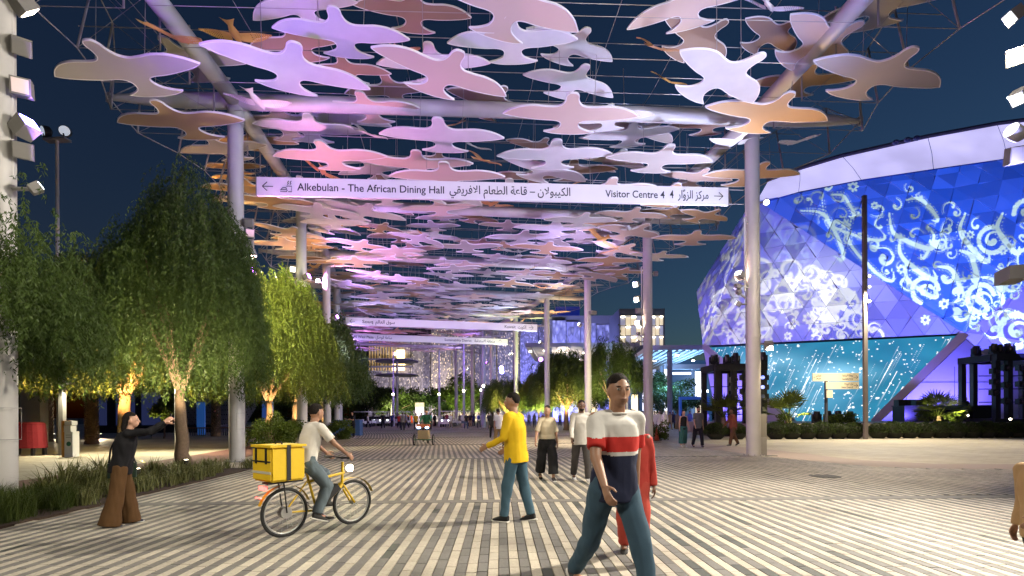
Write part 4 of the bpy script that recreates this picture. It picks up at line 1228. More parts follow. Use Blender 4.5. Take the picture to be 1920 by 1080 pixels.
# planter grasses
def blades(seed, pts, n, h, w, m, lean=.6, spread=.12):
    g = np.random.default_rng(seed)
    P_ = np.array(pts)[g.integers(0, len(pts), n)]
    b = P_ + np.concatenate([g.normal(0, spread, (n, 2)), np.full((n, 1), .0)], 1)
    az = g.uniform(0, 2 * np.pi, n); le = g.uniform(.1, lean, n); hh = h * g.uniform(.5, 1.2, n)
    d = np.stack([np.cos(az), np.sin(az), np.zeros(n)], -1)
    mid = b + d * (le * hh * .35)[:, None] + np.array([0, 0, 1]) * (hh * .6)[:, None]
    tip = b + d * (le * hh * 1.05)[:, None] + np.array([0, 0, 1]) * (hh * (1 - .35 * le))[:, None]
    s_ = np.stack([-np.sin(az), np.cos(az), np.zeros(n)], -1) * w
    v = np.stack([b - s_, b + s_, mid + s_ * .8, mid - s_ * .8, tip], 1).reshape(-1, 3)
    f = []
    for i in range(n): f += [(i * 5, i * 5 + 1, i * 5 + 2, i * 5 + 3), (i * 5 + 3, i * 5 + 2, i * 5 + 4)]
    me = bpy.data.meshes.new('grass'); me.from_pydata(v.tolist(), [], f); me.materials.append(M[m]); return me
gr = random.Random(5)
def planter_pts(s0, s1, n, u0=-2.0, u1=-.15):
    out = []
    for _ in range(n):
        q = path_pt(gr.uniform(s0, s1), LEFT_U); out.append((q.x + gr.uniform(u0, u1), q.y, .03))
    return out
o = link('fine_grass', blades(1, planter_pts(-.5, -.03, 70, -1.5, -.25), 12000, .46, .0035, 'grass', 1.1, .07)); tag(o, 'fine dark green grass mass at the left pavement corner', 'grass', None, 'stuff')
o = link('planter_grass', blades(2, planter_pts(-.04, .72, 190), 5200, .33, .009, 'grass_pale', 1.1, .06)); tag(o, 'pale strappy ground cover filling the soil bed', 'grass', None, 'stuff')
for k, (px, py, h) in enumerate(((120, 945, .62), (165, 935, .55), (190, 925, .6), (95, 950, .5), (290, 900, .42), (140, 925, .5))):
    p = G(px, py)
    t = thing('strappy_plant', ['tall strappy plant with arching blades beside the fine grass', 'arching strappy plant in the middle of the bed', 'upright strappy plant next to the woman in black', 'short strappy plant at the fine grass edge', 'low strappy plant by the planter spotlight', 'strappy plant behind the arching ones'][k], 'plant', (p.x, p.y, .02), 0, 'strappy plants in the soil bed')
    link('blade_clump', blades(20 + k, [(0, 0, 0)], 120, h * 1.25, .012, 'grass_pale', 1.0, .05), t)
# planter spotlights
def spike_light(label, px, py, d=None, glass='lens_warm', power=160, color=WARM, target=None, h=.18):
    p = G(px, py)
    t = thing('garden_spotlight', label, 'garden light', (p.x, p.y, 0), 0, 'small garden spotlights')
    MB().tube((0, 0, -.05), (0, 0, h), .012, n=6).build('spike', M['black'], t)
    hd = lathe(MB(), [(.03, -.09), (.05, -.06), (.055, .05)], 12).build('head', M['black'], t, loc=(0, 0, h + .08)); 
    lathe(MB(), [(.045, .045), (.045, .056)], 12).build('glass', M[glass], t, loc=(0, 0, h + .08))
    if power:
        tg = target if target is not None else (p.x, p.y + .5, 6)
        spot('planting_uplight', (p.x, p.y, h + .17), tg, power, color, 75, .6, .04)
    return t
tb = trees['B'].location
spike_light('garden spotlight at the foot of the leaning trunk', 349, 884, power=1500, target=(tb.x + .2, tb.y - .4, 5))
spike_light('garden spotlight in the grass right of the woman in black', 258, 905, power=1300, target=(tb.x - .6, tb.y - .3, 5))
spike_light('garden spotlight inside the glowing yellow shrub', 484, 842, power=900, target=(-10.3, 22.6, 5))
b2 = trees['B2'].location
for dx, dy, pw in ((1.6, -2.4, 15000), (-1.8, -2.2, 13000)):
    q = Vector((b2.x + dx, b2.y + dy, 0))
    t = thing('garden_spotlight', 'orange garden spotlight %s the trunk of the wide weeping tree' % ('before' if dx > 0 else 'beside'), 'garden light', q, 0, 'small garden spotlights')
    MB().tube((0, 0, -.05), (0, 0, .18), .015, n=6).build('spike', M['black'], t)
    lathe(MB(), [(.04, -.09), (.06, -.06), (.065, .05)], 12).build('head', M['black'], t, loc=(0, 0, .26))
    lathe(MB(), [(.055, .045), (.055, .056)], 12).build('glass', M['lens_warm'], t, loc=(0, 0, .26))
    spot('planting_uplight', (q.x, q.y, .36), (b2.x + dx * .8, b2.y - .6, 5.2), pw, (1.0, .50, .16), 100, .7, .05)
for key, pw, c_ in (('C', 1500, (1, .62, .25)), ('D', 1400, (1, .7, .3)), ('D2', 1400, (1, .66, .28)), ('F', 0, 0), ('H', 0, 0)):
    if not pw: continue
    q = trees[key].location
    spot('planting_uplight', (q.x + .7, q.y - .8, .3), (q.x, q.y, 4.5), pw, c_, 80, .7, .05)
for px, d, pw, c_ in ((1062, 46.4, 9000, (1, .6, .25)), (950, 54.8, 9000, (1, .62, .25)), (1150, 43.4, 5200, (1, .85, .4)), (1010, 51.6, 9000, (.9, 1, .4))):
    p = P(px, 778, d); spot('planting_uplight', (p.x + .5, p.y, .3), (p.x, p.y + 3.0, 5.0), pw, c_, 85, .7, .05)

for px, d, pw, c_ in ((870, 88, 5200, (.8, 1, .5)), (738, 90, 6500, (1, .95, .45)), (795, 93, 3000, (.9, 1, .6)), (905, 98, 3000, (1, .9, .6))):  # added uplights brighten the far trees; no fixtures stand there
    p = P(px, 778, d); spot('planting_uplight', (p.x, p.y, .4), (p.x, p.y + 6, 4.5), pw, c_, 110, .7, .1)
# palms on the plaza
def palm(label, x, y, H, seed, lit=True):
    t = thing('palm_tree', label, 'palm tree', (x, y, 0), 0, 'date palms on the cream plaza')
    mb = MB(); mb.loft([(0, 0, -.05), (0, 0, .3), (0, 0, 1.2), (0, 0, H)], [.36, .3, .27, .23], n=14); mb.build('trunk', M['palm_bark'], t, True)
    mb = MB(); g = random.Random(seed); row = 0; z = .2
    while z < H - .2:
        for k in range(9):
            a = 2 * math.pi * (k + .5 * (row % 2)) / 9 + g.uniform(-.05, .05); r = .29 - .05 * z / H
            c = Vector((math.cos(a), math.sin(a), 0)); s_ = Vector((-c.y, c.x, 0))
            b = c * r + Vector((0, 0, z))
            mb.add([b + s_ * .08, b - s_ * .08, b + c * .07 + Vector((0, 0, .1)) - s_ * .05, b + c * .07 + Vector((0, 0, .1)) + s_ * .05, b + Vector((0, 0, .13)) - c * .03], [(0, 1, 2, 3), (3, 2, 4), (1, 4, 2), (0, 3, 4)])
        z += .12; row += 1
    o = mb.build('leaf_base', M['palm_bark'], t); o['kind'] = 'stuff'
    for k in range(22):
        a = k * 2.4; up = g.uniform(-.2, .9); mb = MB()
        pts = [Vector((math.cos(a) * 2.6 * q, math.sin(a) * 2.6 * q, H + up * 2 * q - 1.9 * q * q)) for q in (0, .25, .5, .75, 1)]
        for j in range(26):
            q = .12 + .86 * j / 26; i = min(3, int(q * 4)); f = q * 4 - i; c = pts[i].lerp(pts[i + 1], f)
            sdir = Vector((-math.sin(a), math.cos(a), 0))
            for sg in (-1, 1):
                tip = c + sdir * sg * .45 * (1 - q * .5) + (pts[-1] - pts[0]).normalized() * .25 - Vector((0, 0, .12))
                mb.add([c, c + (pts[i + 1] - pts[i]).normalized() * .05, tip], [(0, 1, 2)])
        mb.loft(pts, [.03, .025, .02, .012, .004], n=5)
        mb.build('frond', M['leaf_dark'], t)
    return t
p = G(88, 828); palm('date palm with a bumpy lit trunk next to the lamp post', p.x, p.y, 7.5, 1)
q = G(172, 832); palm('second lit date palm trunk between the kiosk and the woman in black', q.x, q.y, 7.2, 2)
u_ = G(405, 818); palm('unlit date palm trunk in front of the perforated dark wall', u_.x, u_.y, 7.0, 3)
for k, (c, pxl) in enumerate(((p, 101), (q, 189))):
    spike_light('garden spotlight lighting the %s palm trunk' % ('first' if k == 0 else 'second'), pxl, 822, power=900, color=WARM, target=(c.x, c.y, 3))
spike_light('bright garden spotlight beside the small young tree', 284, 822, power=500, color=(1, .9, .5), target=G(309, 822) + Vector((0, 0, 2)))

# hedge in front of the pavilion
def hedge(label, x0, x1, y, h, dpt, seed):
    t = thing('clipped_hedge', label, 'hedge', ((x0 + x1) / 2, y, 0), 0, 'clipped hedges in front of the pavilion')
    w = x1 - x0; g = np.random.default_rng(seed); n = int(w * 2200)
    nb = max(2, int(w / .85)); bx = (np.arange(nb) + .5) / nb * w - w / 2
    ci = g.integers(0, nb, n)
    d = unitv(g.normal(0, 1, (n, 3))); d[:, 2] = np.abs(d[:, 2]) * 1.0 - .15
    rad = g.uniform(.86, 1.04, (n, 1)) * (1 + .1 * np.sin(ci * 2.3 + seed))[:, None]
    c = np.stack([bx[ci], np.zeros(n), np.full(n, h * .42)], -1) + d * rad * np.array([.62, dpt / 2, h * .56])
    ax = unitv(d + g.normal(0, .6, (n, 3))) * .085 * g.uniform(.6, 1.2, (n, 1)); sd = unitv(np.cross(ax, g.normal(0, 1, (n, 3)))) * .024
    link('foliage', leaf_mesh('foliage', c.astype(np.float32), ax, sd, M['leaf_hedge']), t)
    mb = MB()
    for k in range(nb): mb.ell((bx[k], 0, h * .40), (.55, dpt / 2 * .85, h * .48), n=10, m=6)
    mb.build('branches', mat('hedge_dark_core', (.02, .022, .012), .9), t, True)  # solid dark core added to fill the inside of the hedge
    return t
for (xa, xb, dd, lab) in ((1322, 1402, 30.4, 'short clipped hedge left of the pavilion column'), (1440, 1615, 30.3, 'clipped hedge below the fingerpost sign'), (1632, 2010, 30.6, 'long clipped hedge below the stage palm')):
    a, b = P(xa, 778, dd), P(xb, 778, dd); hedge(lab, a.x, b.x, dd, 1.0, 1.0, int(xa))
for k in range(3):
    pass
# fan palms
def fan_palm(label, x, y, z, s, seed):
    t = thing('fan_palm', label, 'palm', (x, y, z), 0, 'small fan palms by the stage')
    g = random.Random(seed)
    mb = MB(); mb.loft([(0, 0, -.3), (0, 0, .25 * s)], [.14 * s, .1 * s], n=8); mb.build('trunk', M['palm_bark'], t)
    for k in range(13):
        a = k * 2.39996; el = R(g.uniform(15, 80)); L = s * g.uniform(.8, 1.1); mb = MB()
        d = Vector((math.cos(a) * math.cos(el), math.sin(a) * math.cos(el), math.sin(el)))
        base = Vector((0, 0, .2 * s)); hub = base + d * L * .6
        mb.tube(base, hub, .014 * s, .01 * s, n=5)
        sd = d.cross(Vector((0, 0, 1))).normalized(); up = sd.cross(d)
        for j in range(15):
            b = R(-75 + 150 * j / 14); dr = (d * math.cos(b) + sd * math.sin(b)).normalized()
            tip = hub + dr * L * .62 - Vector((0, 0, .06 * L * abs(j - 7) / 7)); m_ = hub + dr * L * .35; w_ = dr.cross(up).normalized() * .025 * s
            mb.add([hub, m_ + w_, tip, m_ - w_], [(0, 1, 2, 3)])
        mb.build('frond', M['leaf_bright'], t)
    return t
p = P(1757, 790, 34); fan_palm('fan palm lit yellow green in front of the black booth', p.x, p.y, p.z - .1, 1.75, 1)
spot('stage_palm_beam', (p.x + .6, p.y - 1.6, 1.05), (p.x, p.y, 2.0), 500, (1, .92, .45), 90, .7, .05)
p = P(1478, 795, 33); fan_palm('slim fan palm in front of the teal sparkling screen', p.x, p.y, .75, 1.7, 2)
spot('stage_palm_beam', (p.x + .3, p.y - 1.4, .8), (p.x, p.y, 2.0), 400, (1, .92, .45), 90, .7, .05)
p = P(1356, 795, 34.5); fan_palm('fan palm seen through the dark lighting tower', p.x, p.y, .8, 1.7, 3)
for k, (px, d) in enumerate(((1470, 32), (1560, 32), (1590, 32.2), (1730, 33.6), (1790, 33.6))):
    p = P(px, 796, d); t_ = shrub(['low shrub at the foot of the slim fan palm', 'low lit shrub behind the fingerpost', 'yellow lit low shrub right of the fingerpost', 'low shrub left of the lit fan palm', 'low shrub right of the lit fan palm'][k], p.x, p.y, .55, .7, 60 + k, n=900, ls=.1, z0=.75 if d < 33 else .85)
# ------------------------------------------------------------------ faceted pavilion
def plane_hit(px, py, a, n):
    """point of the plane (a, n) seen at a photo pixel"""
    o = Vector((0, 0, CAMZ)); d = P(px, py, 1.0) - o
    t = (a - o).dot(n) / d.dot(n)
    return o + d * t
pav = thing('pavilion', 'huge faceted pavilion with blue projected patterns and a sparkling teal screen', 'pavilion', (0, 0, 0))
def pl3(a, b, c): return a, (b - a).cross(c - a).normalized()
pB = P(1318, 648, 47); pD = P(1808, 625, 37.5); pC = P(1421, 377, 45.5)
F2 = pl3(pB, pD, pC)
F3 = pl3(pC, pD, P(2100, 268, 42.5))
pE = plane_hit(1397, 440, *F2)
pA = P(1306, 547, 53.5)
pK = plane_hit(2100, 415, *F3)
F4 = pl3(pD, pK, P(2100, 700, 35.5))
F5 = pl3(pB, pD, P(1637, 792, 41.0))
F1 = pl3(pA, pB, pE)
F1b = pl3(pA, pE, P(1412, 372, 48.5))
def poly_on(F, pts): return [plane_hit(x, y, *F) for x, y in pts]
def panel_mat(name, c, rough=.55):
    m, nt, b = node_mat(name)
    oi = nt.nodes.new('ShaderNodeObjectInfo'); g = nt.nodes.new('ShaderNodeNewGeometry')
    ad = nt.nodes.new('ShaderNodeMath'); ad.operation = 'ADD'; nt.links.new(oi.outputs['Random'], ad.inputs[0]); nt.links.new(g.outputs['Random Per Island'], ad.inputs[1])
    fr = nt.nodes.new('ShaderNodeMath'); fr.operation = 'FRACT'; nt.links.new(ad.outputs[0], fr.inputs[0])
    mr = nt.nodes.new('ShaderNodeMapRange'); mr.inputs[3].default_value = .55; mr.inputs[4].default_value = 1.15; nt.links.new(fr.outputs[0], mr.inputs[0])
    vm = nt.nodes.new('ShaderNodeVectorMath'); vm.operation = 'SCALE'; vm.inputs[0].default_value = c; nt.links.new(mr.outputs[0], vm.inputs['Scale'])
    nt.links.new(vm.outputs[0], b.inputs['Base Color']); b.inputs['Roughness'].default_value = rough
    return m
M['panel'] = panel_mat('pavilion_panel', (.62, .62, .64))
M['pav_core'] = mat('pavilion_backing', (.10, .11, .16), .8)
M['pav_wall'] = mat('pavilion_plain_wall', (.62, .62, .66), .7, noise=.06, scale=.6)
def clip_convex(tri, poly):
    """Sutherland-Hodgman in 2D, poly counter-clockwise"""
    out = tri
    for i in range(len(poly)):
        a, b = poly[i], poly[(i + 1) % len(poly)]; inp = out; out = []
        if not inp: break
        def side(p): return (b[0] - a[0]) * (p[1] - a[1]) - (b[1] - a[1]) * (p[0] - a[0])
        for k in range(len(inp)):
            p, q = inp[k], inp[(k + 1) % len(inp)]; sp, sq = side(p), side(q)
            if sp >= 0: out.append(p)
            if (sp >= 0) != (sq >= 0):
                t = sp / (sp - sq); out.append((p[0] + (q[0] - p[0]) * t, p[1] + (q[1] - p[1]) * t))
    return out
npan = 0
far_tiles = MB()
def facet(F, pts3, base_dir, tile, core=True, jitter=.012, shear=0.0):
    """a facet of the building: backing sheet and separate triangular panels proud of it"""
    global npan
    a, n = F
    if n.dot(Vector((0, 0, CAMZ)) - a) < 0: n = -n
    ex = base_dir - n * base_dir.dot(n); ex.normalize(); ey = n.cross(ex)
    p2 = [((p - a).dot(ex), (p - a).dot(ey)) for p in pts3]
    ar = sum(p2[i][0] * p2[(i + 1) % len(p2)][1] - p2[(i + 1) % len(p2)][0] * p2[i][1] for i in range(len(p2)))
    if ar < 0: p2 = p2[::-1]; pts3 = pts3[::-1]
    mb = MB(); mb.add([p - n * .12 for p in pts3], [tuple(range(len(pts3)))]); mb.build('facet_backing', M['pav_core'], pav)
    x0, x1 = min(p[0] for p in p2), max(p[0] for p in p2); y0, y1 = min(p[1] for p in p2), max(p[1] for p in p2)
    h = tile * .866
    g = random.Random(int(tile * 100) + len(p2))
    for j in range(int((y1 - y0) / h) + 2):
        for i in range(-3, int((x1 - x0) / tile) + 4):
            bx = x0 + i * tile + (j % 2) * tile / 2; by = y0 + j * h
            for tri in ([(bx, by), (bx + tile, by), (bx + tile / 2, by + h)], [(bx + tile, by), (bx + tile * 1.5, by + h), (bx + tile / 2, by + h)]):
                c = clip_convex(tri, p2)
                if len(c) < 3: continue
                A_ = abs(sum(c[k][0] * c[(k + 1) % len(c)][1] - c[(k + 1) % len(c)][0] * c[k][1] for k in range(len(c)))) / 2
                if A_ < .06: continue
                cx = sum(q[0] for q in c) / len(c); cy = sum(q[1] for q in c) / len(c)
                sh = [(cx + (q[0] - cx) * (1 - .018 / max(.3, math.hypot(q[0] - cx, q[1] - cy))), cy + (q[1] - cy) * (1 - .018 / max(.3, math.hypot(q[0] - cx, q[1] - cy)))) for q in c]
                tx, ty = g.uniform(-1, 1) * jitter, g.uniform(-1, 1) * jitter
                top = [a + ex * q[0] + ey * q[1] + n * ((q[0] - cx) * tx + (q[1] - cy) * ty) for q in sh]
                bot = [a + ex * q[0] + ey * q[1] - n * .1 for q in sh]
                m_ = len(top)
                mb = far_tiles if npan >= 300 else MB()
                mb.add(top + bot, [tuple(range(m_))] + [(k, k + m_, (k + 1) % m_ + m_, (k + 1) % m_) for k in range(m_)])
                if npan < 300: mb.build('panel', M['panel'], pav)
                npan += 1
right = Vector((1, 0, 0))
f2 = [pB, pD, pC, pE]
facet(F2, f2, pD - pB, 1.55, jitter=.10)
f3 = [pC, pD, plane_hit(2100, 415, *F3), plane_hit(2100, 266, *F3), plane_hit(1895, 297, *F3), plane_hit(1620, 337, *F3)]
facet(F3, f3, plane_hit(1895, 297, *F3) - plane_hit(1620, 337, *F3), 1.75, jitter=.10)
f4 = [pD, plane_hit(2100, 415, *F4), plane_hit(2100, 715, *F4), plane_hit(1866, 684, *F4), plane_hit(1812, 634, *F4)]
facet(F4, f4, plane_hit(2100, 720, *F4) - plane_hit(1866, 684, *F4), 2.6, jitter=.05)
f1 = [pA, pB, pE]
facet(F1, f1, pB - pA, 1.6, jitter=.05)
pC2 = P(1412, 372, 48.5)
facet(F1b, [pA, pE, pC2], pE - pA, 1.6, jitter=.05)
o = far_tiles.build('outer_panels', M['panel'], pav); o['kind'] = 'stuff'
# closing body behind the facets
R1, R2 = P(2100, 268, 60), P(2100, 268, 42.5)
bk = [P(1330, 640, 62), P(1420, 380, 66), P(2100, 268, 70), P(2100, 790, 70), P(1400, 790, 62)]
mb = MB(); mb.add(bk, [(0, 1, 2, 3, 4)]); mb.add([pC + Vector((0, .2, -.1)), plane_hit(2100, 266, *F3) + Vector((0, .2, -.1)), bk[2], bk[1]], [(0, 1, 2, 3)])
mb.add([pA, pC2, bk[1], bk[0]], [(0, 1, 2, 3)]); mb.build('rear_shell', M['pav_core'], pav)
# dark soffit edge and lower-left returns
for a_, b_, r_, nm in ((pD, plane_hit(1637, 792, *F5), .28, 'screen_edge_beam'), (pB, plane_hit(1488, 793, *F5), .24, 'screen_edge_beam')):
    mb = MB(); mb.bar(a_ + Vector((0, -.1, 0)), b_ + Vector((0, -.1, 0)), r_ * 1.5, r_ * 2); mb.build(nm, mat('edge_beam', (.50, .47, .50), .6), pav)
# ---- sparkling screen (self-lit)
def make_image(name, arr):
    h, w = arr.shape[:2]
    im = bpy.data.images.new(name, w, h, float_buffer=True)
    px = np.ones((h, w, 4), np.float32); px[..., :3] = arr
    im.pixels.foreach_set(px.reshape(-1)); im.update()
    return im
def splat(arr, x, y, r, c, soft=.35, add=False):
    h, w = arr.shape[:2]; R_ = r * (1 + soft) + 1
    x0, x1, y0, y1 = int(max(0, x - R_)), int(min(w, x + R_ + 1)), int(max(0, y - R_)), int(min(h, y + R_ + 1))
    if x0 >= x1 or y0 >= y1: return
    yy, xx = np.mgrid[y0:y1, x0:x1]
    d = np.hypot(xx + .5 - x, yy + .5 - y)
    a = np.clip((r * (1 + soft) - d) / max(r * soft * 2, .8), 0, 1)[..., None] if not add else np.exp(-(d / r) ** 2)[..., None]
    if add: arr[y0:y1, x0:x1] += a * np.array(c, np.float32)
    else: arr[y0:y1, x0:x1] = arr[y0:y1, x0:x1] * (1 - a) + np.array(c, np.float32) * a
a5, n5 = F5
if n5.dot(Vector((0, 0, CAMZ)) - a5) < 0: n5 = -n5
ex5 = (pD - pB).normalized(); ey5 = n5.cross(ex5)
if ey5.z < 0: ey5 = -ey5
scr = [plane_hit(x, y, *F5) for x, y in ((1322, 652), (1803, 629), (1634, 791), (1490, 791))]
q2 = [((p - a5).dot(ex5), (p - a5).dot(ey5)) for p in scr]
X0, X1 = min(p[0] for p in q2), max(p[0] for p in q2); Y0, Y1 = min(p[1] for p in q2), max(p[1] for p in q2)
SW, SH = 1024, 420
yy, xx = np.mgrid[0:SH, 0:SW] / np.array([SH, SW]).reshape(2, 1, 1)
base = np.zeros((SH, SW, 3), np.float32)
blob = 1.3 * np.exp(-(((xx - .56) / .12) ** 2 + ((yy - .60) / .12) ** 2)) + .6 * np.exp(-(((xx - .3) / .13) ** 2 + ((yy - .78) / .12) ** 2)) + .35 * np.exp(-(((xx - .45) / .2) ** 2 + ((yy - .3) / .2) ** 2))
wav = .5 + .5 * np.sin(xx * 23 + 3 * np.sin(yy * 9)) * np.sin(yy * 14 + 2 * np.sin(xx * 7))
base[..., 0] = .006 + .25 * blob + .012 * wav
base[..., 1] = .20 + .42 * blob + .07 * wav
base[..., 2] = .36 + .50 * blob + .10 * wav
ig = np.random.default_rng(5)
for k in range(190):
    x, y = ig.uniform(0, SW), ig.uniform(0, SH); L = ig.uniform(40, 200); st = ig.choice((4.5, 6, 8)); sl = .38
    r0 = ig.uniform(1.0, 1.9)
    solid = ig.uniform() < .16
    n_ = int(L / (1.6 if solid else st))
    for j in range(n_):
        q = j * (1.6 if solid else st); f = 1 - j / n_
        splat(base, x - q * sl, y - q, r0 * (.5 + .5 * f), np.array((1.3, 1.1, .95)) * (.35 + .9 * f) * ig.uniform(.7, 1.1), add=True)
for k in range(420):
    splat(base, ig.uniform(0, SW), ig.uniform(0, SH), ig.choice((1.6, 2.2, 2.8, 4.5), p=(.5, .3, .15, .05)), (2.2, 1.9, 1.6), add=True)
sim = make_image('screen_picture', base)
m, nt, b = node_mat('led_screen')
ti = nt.nodes.new('ShaderNodeTexImage'); ti.image = sim
uvn = nt.nodes.new('ShaderNodeUVMap'); nt.links.new(uvn.outputs[0], ti.inputs[0])
b.inputs['Base Color'].default_value = (.02, .04, .06, 1); b.inputs['Roughness'].default_value = .5
nt.links.new(ti.outputs[0], b.inputs['Emission Color']); b.inputs['Emission Strength'].default_value = 1.0
mb = MB(); mb.add(scr, [(0, 1, 2, 3)]); me = mb.mesh('screen', m)
uvl = me.uv_layers.new(name='UVMap')
for lp in me.loops:
    x, y = q2[lp.vertex_index]; uvl.data[lp.index].uv = ((x - X0) / (X1 - X0), (y - Y0) / (Y1 - Y0))
link('screen', me, pav)
# ---- luminous roof band
roof_lo = [(1415, 384), (1500, 360), (1620, 337), (1755, 317), (1895, 297), (2000, 282), (2100, 268)]
roof_hi = [(1440, 340), (1500, 318), (1580, 294), (1740, 258), (1870, 234), (1990, 219), (2100, 207)]
lo3 = [plane_hit(x, y, *F3) + Vector((0, .25, 0)) for x, y in roof_lo]
hi3 = [P(x, y, plane_hit(lx, ly, *F3).y + 2.0) for (x, y), (lx, ly) in zip(roof_hi, roof_lo)]
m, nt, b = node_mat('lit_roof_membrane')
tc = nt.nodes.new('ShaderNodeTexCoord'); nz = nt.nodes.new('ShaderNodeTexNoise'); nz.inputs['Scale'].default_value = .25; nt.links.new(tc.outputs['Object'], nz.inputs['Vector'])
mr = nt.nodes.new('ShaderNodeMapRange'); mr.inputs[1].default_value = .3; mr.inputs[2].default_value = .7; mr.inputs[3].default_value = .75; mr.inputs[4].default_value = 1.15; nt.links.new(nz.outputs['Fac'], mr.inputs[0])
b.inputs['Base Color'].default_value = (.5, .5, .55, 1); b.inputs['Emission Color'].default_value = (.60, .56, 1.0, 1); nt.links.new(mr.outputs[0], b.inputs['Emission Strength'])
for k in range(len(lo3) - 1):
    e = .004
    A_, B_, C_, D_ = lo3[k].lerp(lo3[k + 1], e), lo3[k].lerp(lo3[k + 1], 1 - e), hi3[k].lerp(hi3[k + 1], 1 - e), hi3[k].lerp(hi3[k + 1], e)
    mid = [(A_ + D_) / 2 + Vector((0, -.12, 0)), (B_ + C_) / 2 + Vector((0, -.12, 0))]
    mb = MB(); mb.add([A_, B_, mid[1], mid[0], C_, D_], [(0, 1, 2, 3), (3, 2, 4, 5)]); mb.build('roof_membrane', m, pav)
mb = MB(); mb.loft([p + Vector((0, .05, .1)) for p in hi3], [.22] * len(hi3), n=8); mb.build('roof_rim', mat('roof_rim', (.10, .10, .22), .5), pav)
mb = MB(); mb.loft([p + Vector((0, -.2, -.04)) for p in lo3], [.1] * len(lo3), n=6); mb.build('roof_gutter', mat('roof_gutter', (.10, .14, .35), .5), pav)
for k, (x, y) in enumerate(((1680, 264), (1702, 259), (1719, 256))):
    mb = MB(); mb.ell(P(x, y + 3, 43.6), (.28, .2, .22)); mb.build('roof_camera', mat('roof_fitting', (.1, .12, .3), .5), pav)
# ---- plain wall under the overhang, behind the stage
W = [P(1632, 796, 43.5), P(1815, 628, 43.5), P(1866, 670, 43.5), P(2130, 706, 43.5), P(2130, 796, 43.5)]
mb = MB(); mb.add(W, [(0, 1, 2, 3, 4)]); mb.build('lower_wall', M['pav_wall'], pav)
for x_ in (1700, 1790):
    MB().box(P(x_, 745, 43.46), (.03, .02, 5)).build('wall_joint', M['pav_core'], pav)
MB().box(P(1800, 717, 43.44), (14, .02, .03)).build('wall_joint', M['pav_core'], pav)
mb = MB(); mb.add([plane_hit(1812, 636, *F4), plane_hit(1866, 686, *F4), plane_hit(2100, 716, *F4), P(2130, 706, 43.4), P(1866, 660, 43.4)], [(0, 1, 4), (1, 2, 3, 4)]); mb.build('soffit', M['pav_wall'], pav)
mb = MB(); mb.add([P(1318, 650, 47.2), P(1488, 793, 43.2), P(1410, 793, 46), P(1345, 793, 48)], [(0, 1, 2, 3)]); mb.build('lower_return', M['pav_wall'], pav)
for px, d, pw in ((1700, 40.5, 1500), (1790, 40.5, 1700), (1860, 40.5, 1500), (1390, 44, 1800), (1720, 36.6, 900)):  # the last spot is added from the stage front to light the edge beam
    p = P(px, 778, d); spot('blue_wash_beam', (p.x, p.y, 1.1), (p.x + .2, d + 3.2, 4.0), pw, (.16, .12, 1.0), 120, .8, .2)
# ---- projection: pattern painted in picture space of the facade, turned into the projector's own slide
CX0, CX1, CY0, CY1, CS = 1296, 1960, 250, 700, 2.0
cw, ch = int((CX1 - CX0) * CS), int((CY1 - CY0) * CS)
can = np.zeros((ch, cw, 3), np.float32)
can[:] = (.012, .10, .95)
pgx, pgy = np.meshgrid(np.arange(cw) / CS + CX0, np.arange(ch) / CS + CY0)
in2 = (pgx < 1421 + (pgy - 377) * (1808 - 1421) / (625 - 377)) & (pgy > 330)
in4 = (pgx > 1808 - (pgy - 625) * 1.25)
can[in2] = (.075, .105, .80)
can[in4 & (pgx > 1808)] = (.10, .10, .85)
def cpt(x, y): return (x - CX0) * CS, (y - CY0) * CS
def stroke(pts, w0, w1, c, soft=.3, dots=False, dr=1.1, step=5, flip=False):
    pts = crspline(pts, 8); n = len(pts)
    if dots:
        acc = 0
        for i in range(1, n):
            acc += math.hypot(pts[i][0] - pts[i - 1][0], pts[i][1] - pts[i - 1][1])
            if acc > step: acc = 0; X, Y = cpt(*pts[i]); splat(can, X, Y, dr * CS, c, soft)
        return
    for i in range(n):
        t = i / (n - 1); w = w0 + (w1 - w0) * t
        if w0 < 0: w = abs(w0) * math.sin(math.pi * min(.98, t * .9 + .08)) ** .8 + .4
        X, Y = cpt(*pts[i]); splat(can, X, Y, max(w, .6) * CS, c, soft)
def curl(cx, cy, r, a0, turns, c, w, soft, dots=True, tail=1.6, sgn=1):
    """a paisley-like curl: fat head winding out into a thin tail"""
    pts = []
    n = 14
    for k in range(n):
        t = k / (n - 1); a = a0 + sgn * turns * 2 * math.pi * t
        rr = r * (.35 + .65 * t) * (1 + (tail - 1) * max(0, t - .6) * 2.2)
        pts.append((cx + rr * math.cos(a), cy + rr * math.sin(a) * .95))
    stroke(pts, w, w * .22, c, soft)
    if dots:
        pts2 = [(cx + (x - cx) * 1.22, cy + (y - cy) * 1.22) for x, y in pts]
        stroke(pts2, 0, 0, c, soft, True, max(.8, w * .14), max(3.2, w * .55))
    splat(can, *cpt(cx + r * .1, cy), max(1.2, w * .35) * CS, c, soft)
def flower(cx, cy, r, c, soft, n=7):
    for k in range(n):
        a = 2 * math.pi * k / n
        stroke([(cx + math.cos(a) * r * q, cy + math.sin(a) * r * q) for q in (.45, .7, 1.0)], -r * .2, 0, c, soft)
def scallop(cx, cy, r, a0, a1, c, soft, w):
    n = int(abs(a1 - a0) * r / (w * 1.25))
    for k in range(n + 1):
        a = a0 + (a1 - a0) * k / max(1, n); splat(can, *cpt(cx + math.cos(a) * r, cy + math.sin(a) * r), w * CS, c, soft)
    pts = [(cx + math.cos(a0 + (a1 - a0) * k / 8) * r * .8, cy + math.sin(a0 + (a1 - a0) * k / 8) * r * .8) for k in range(9)]
    stroke(pts, 0, 0, (.02, .12, .9), soft, True, 1.0, 4)
cg = random.Random(21)
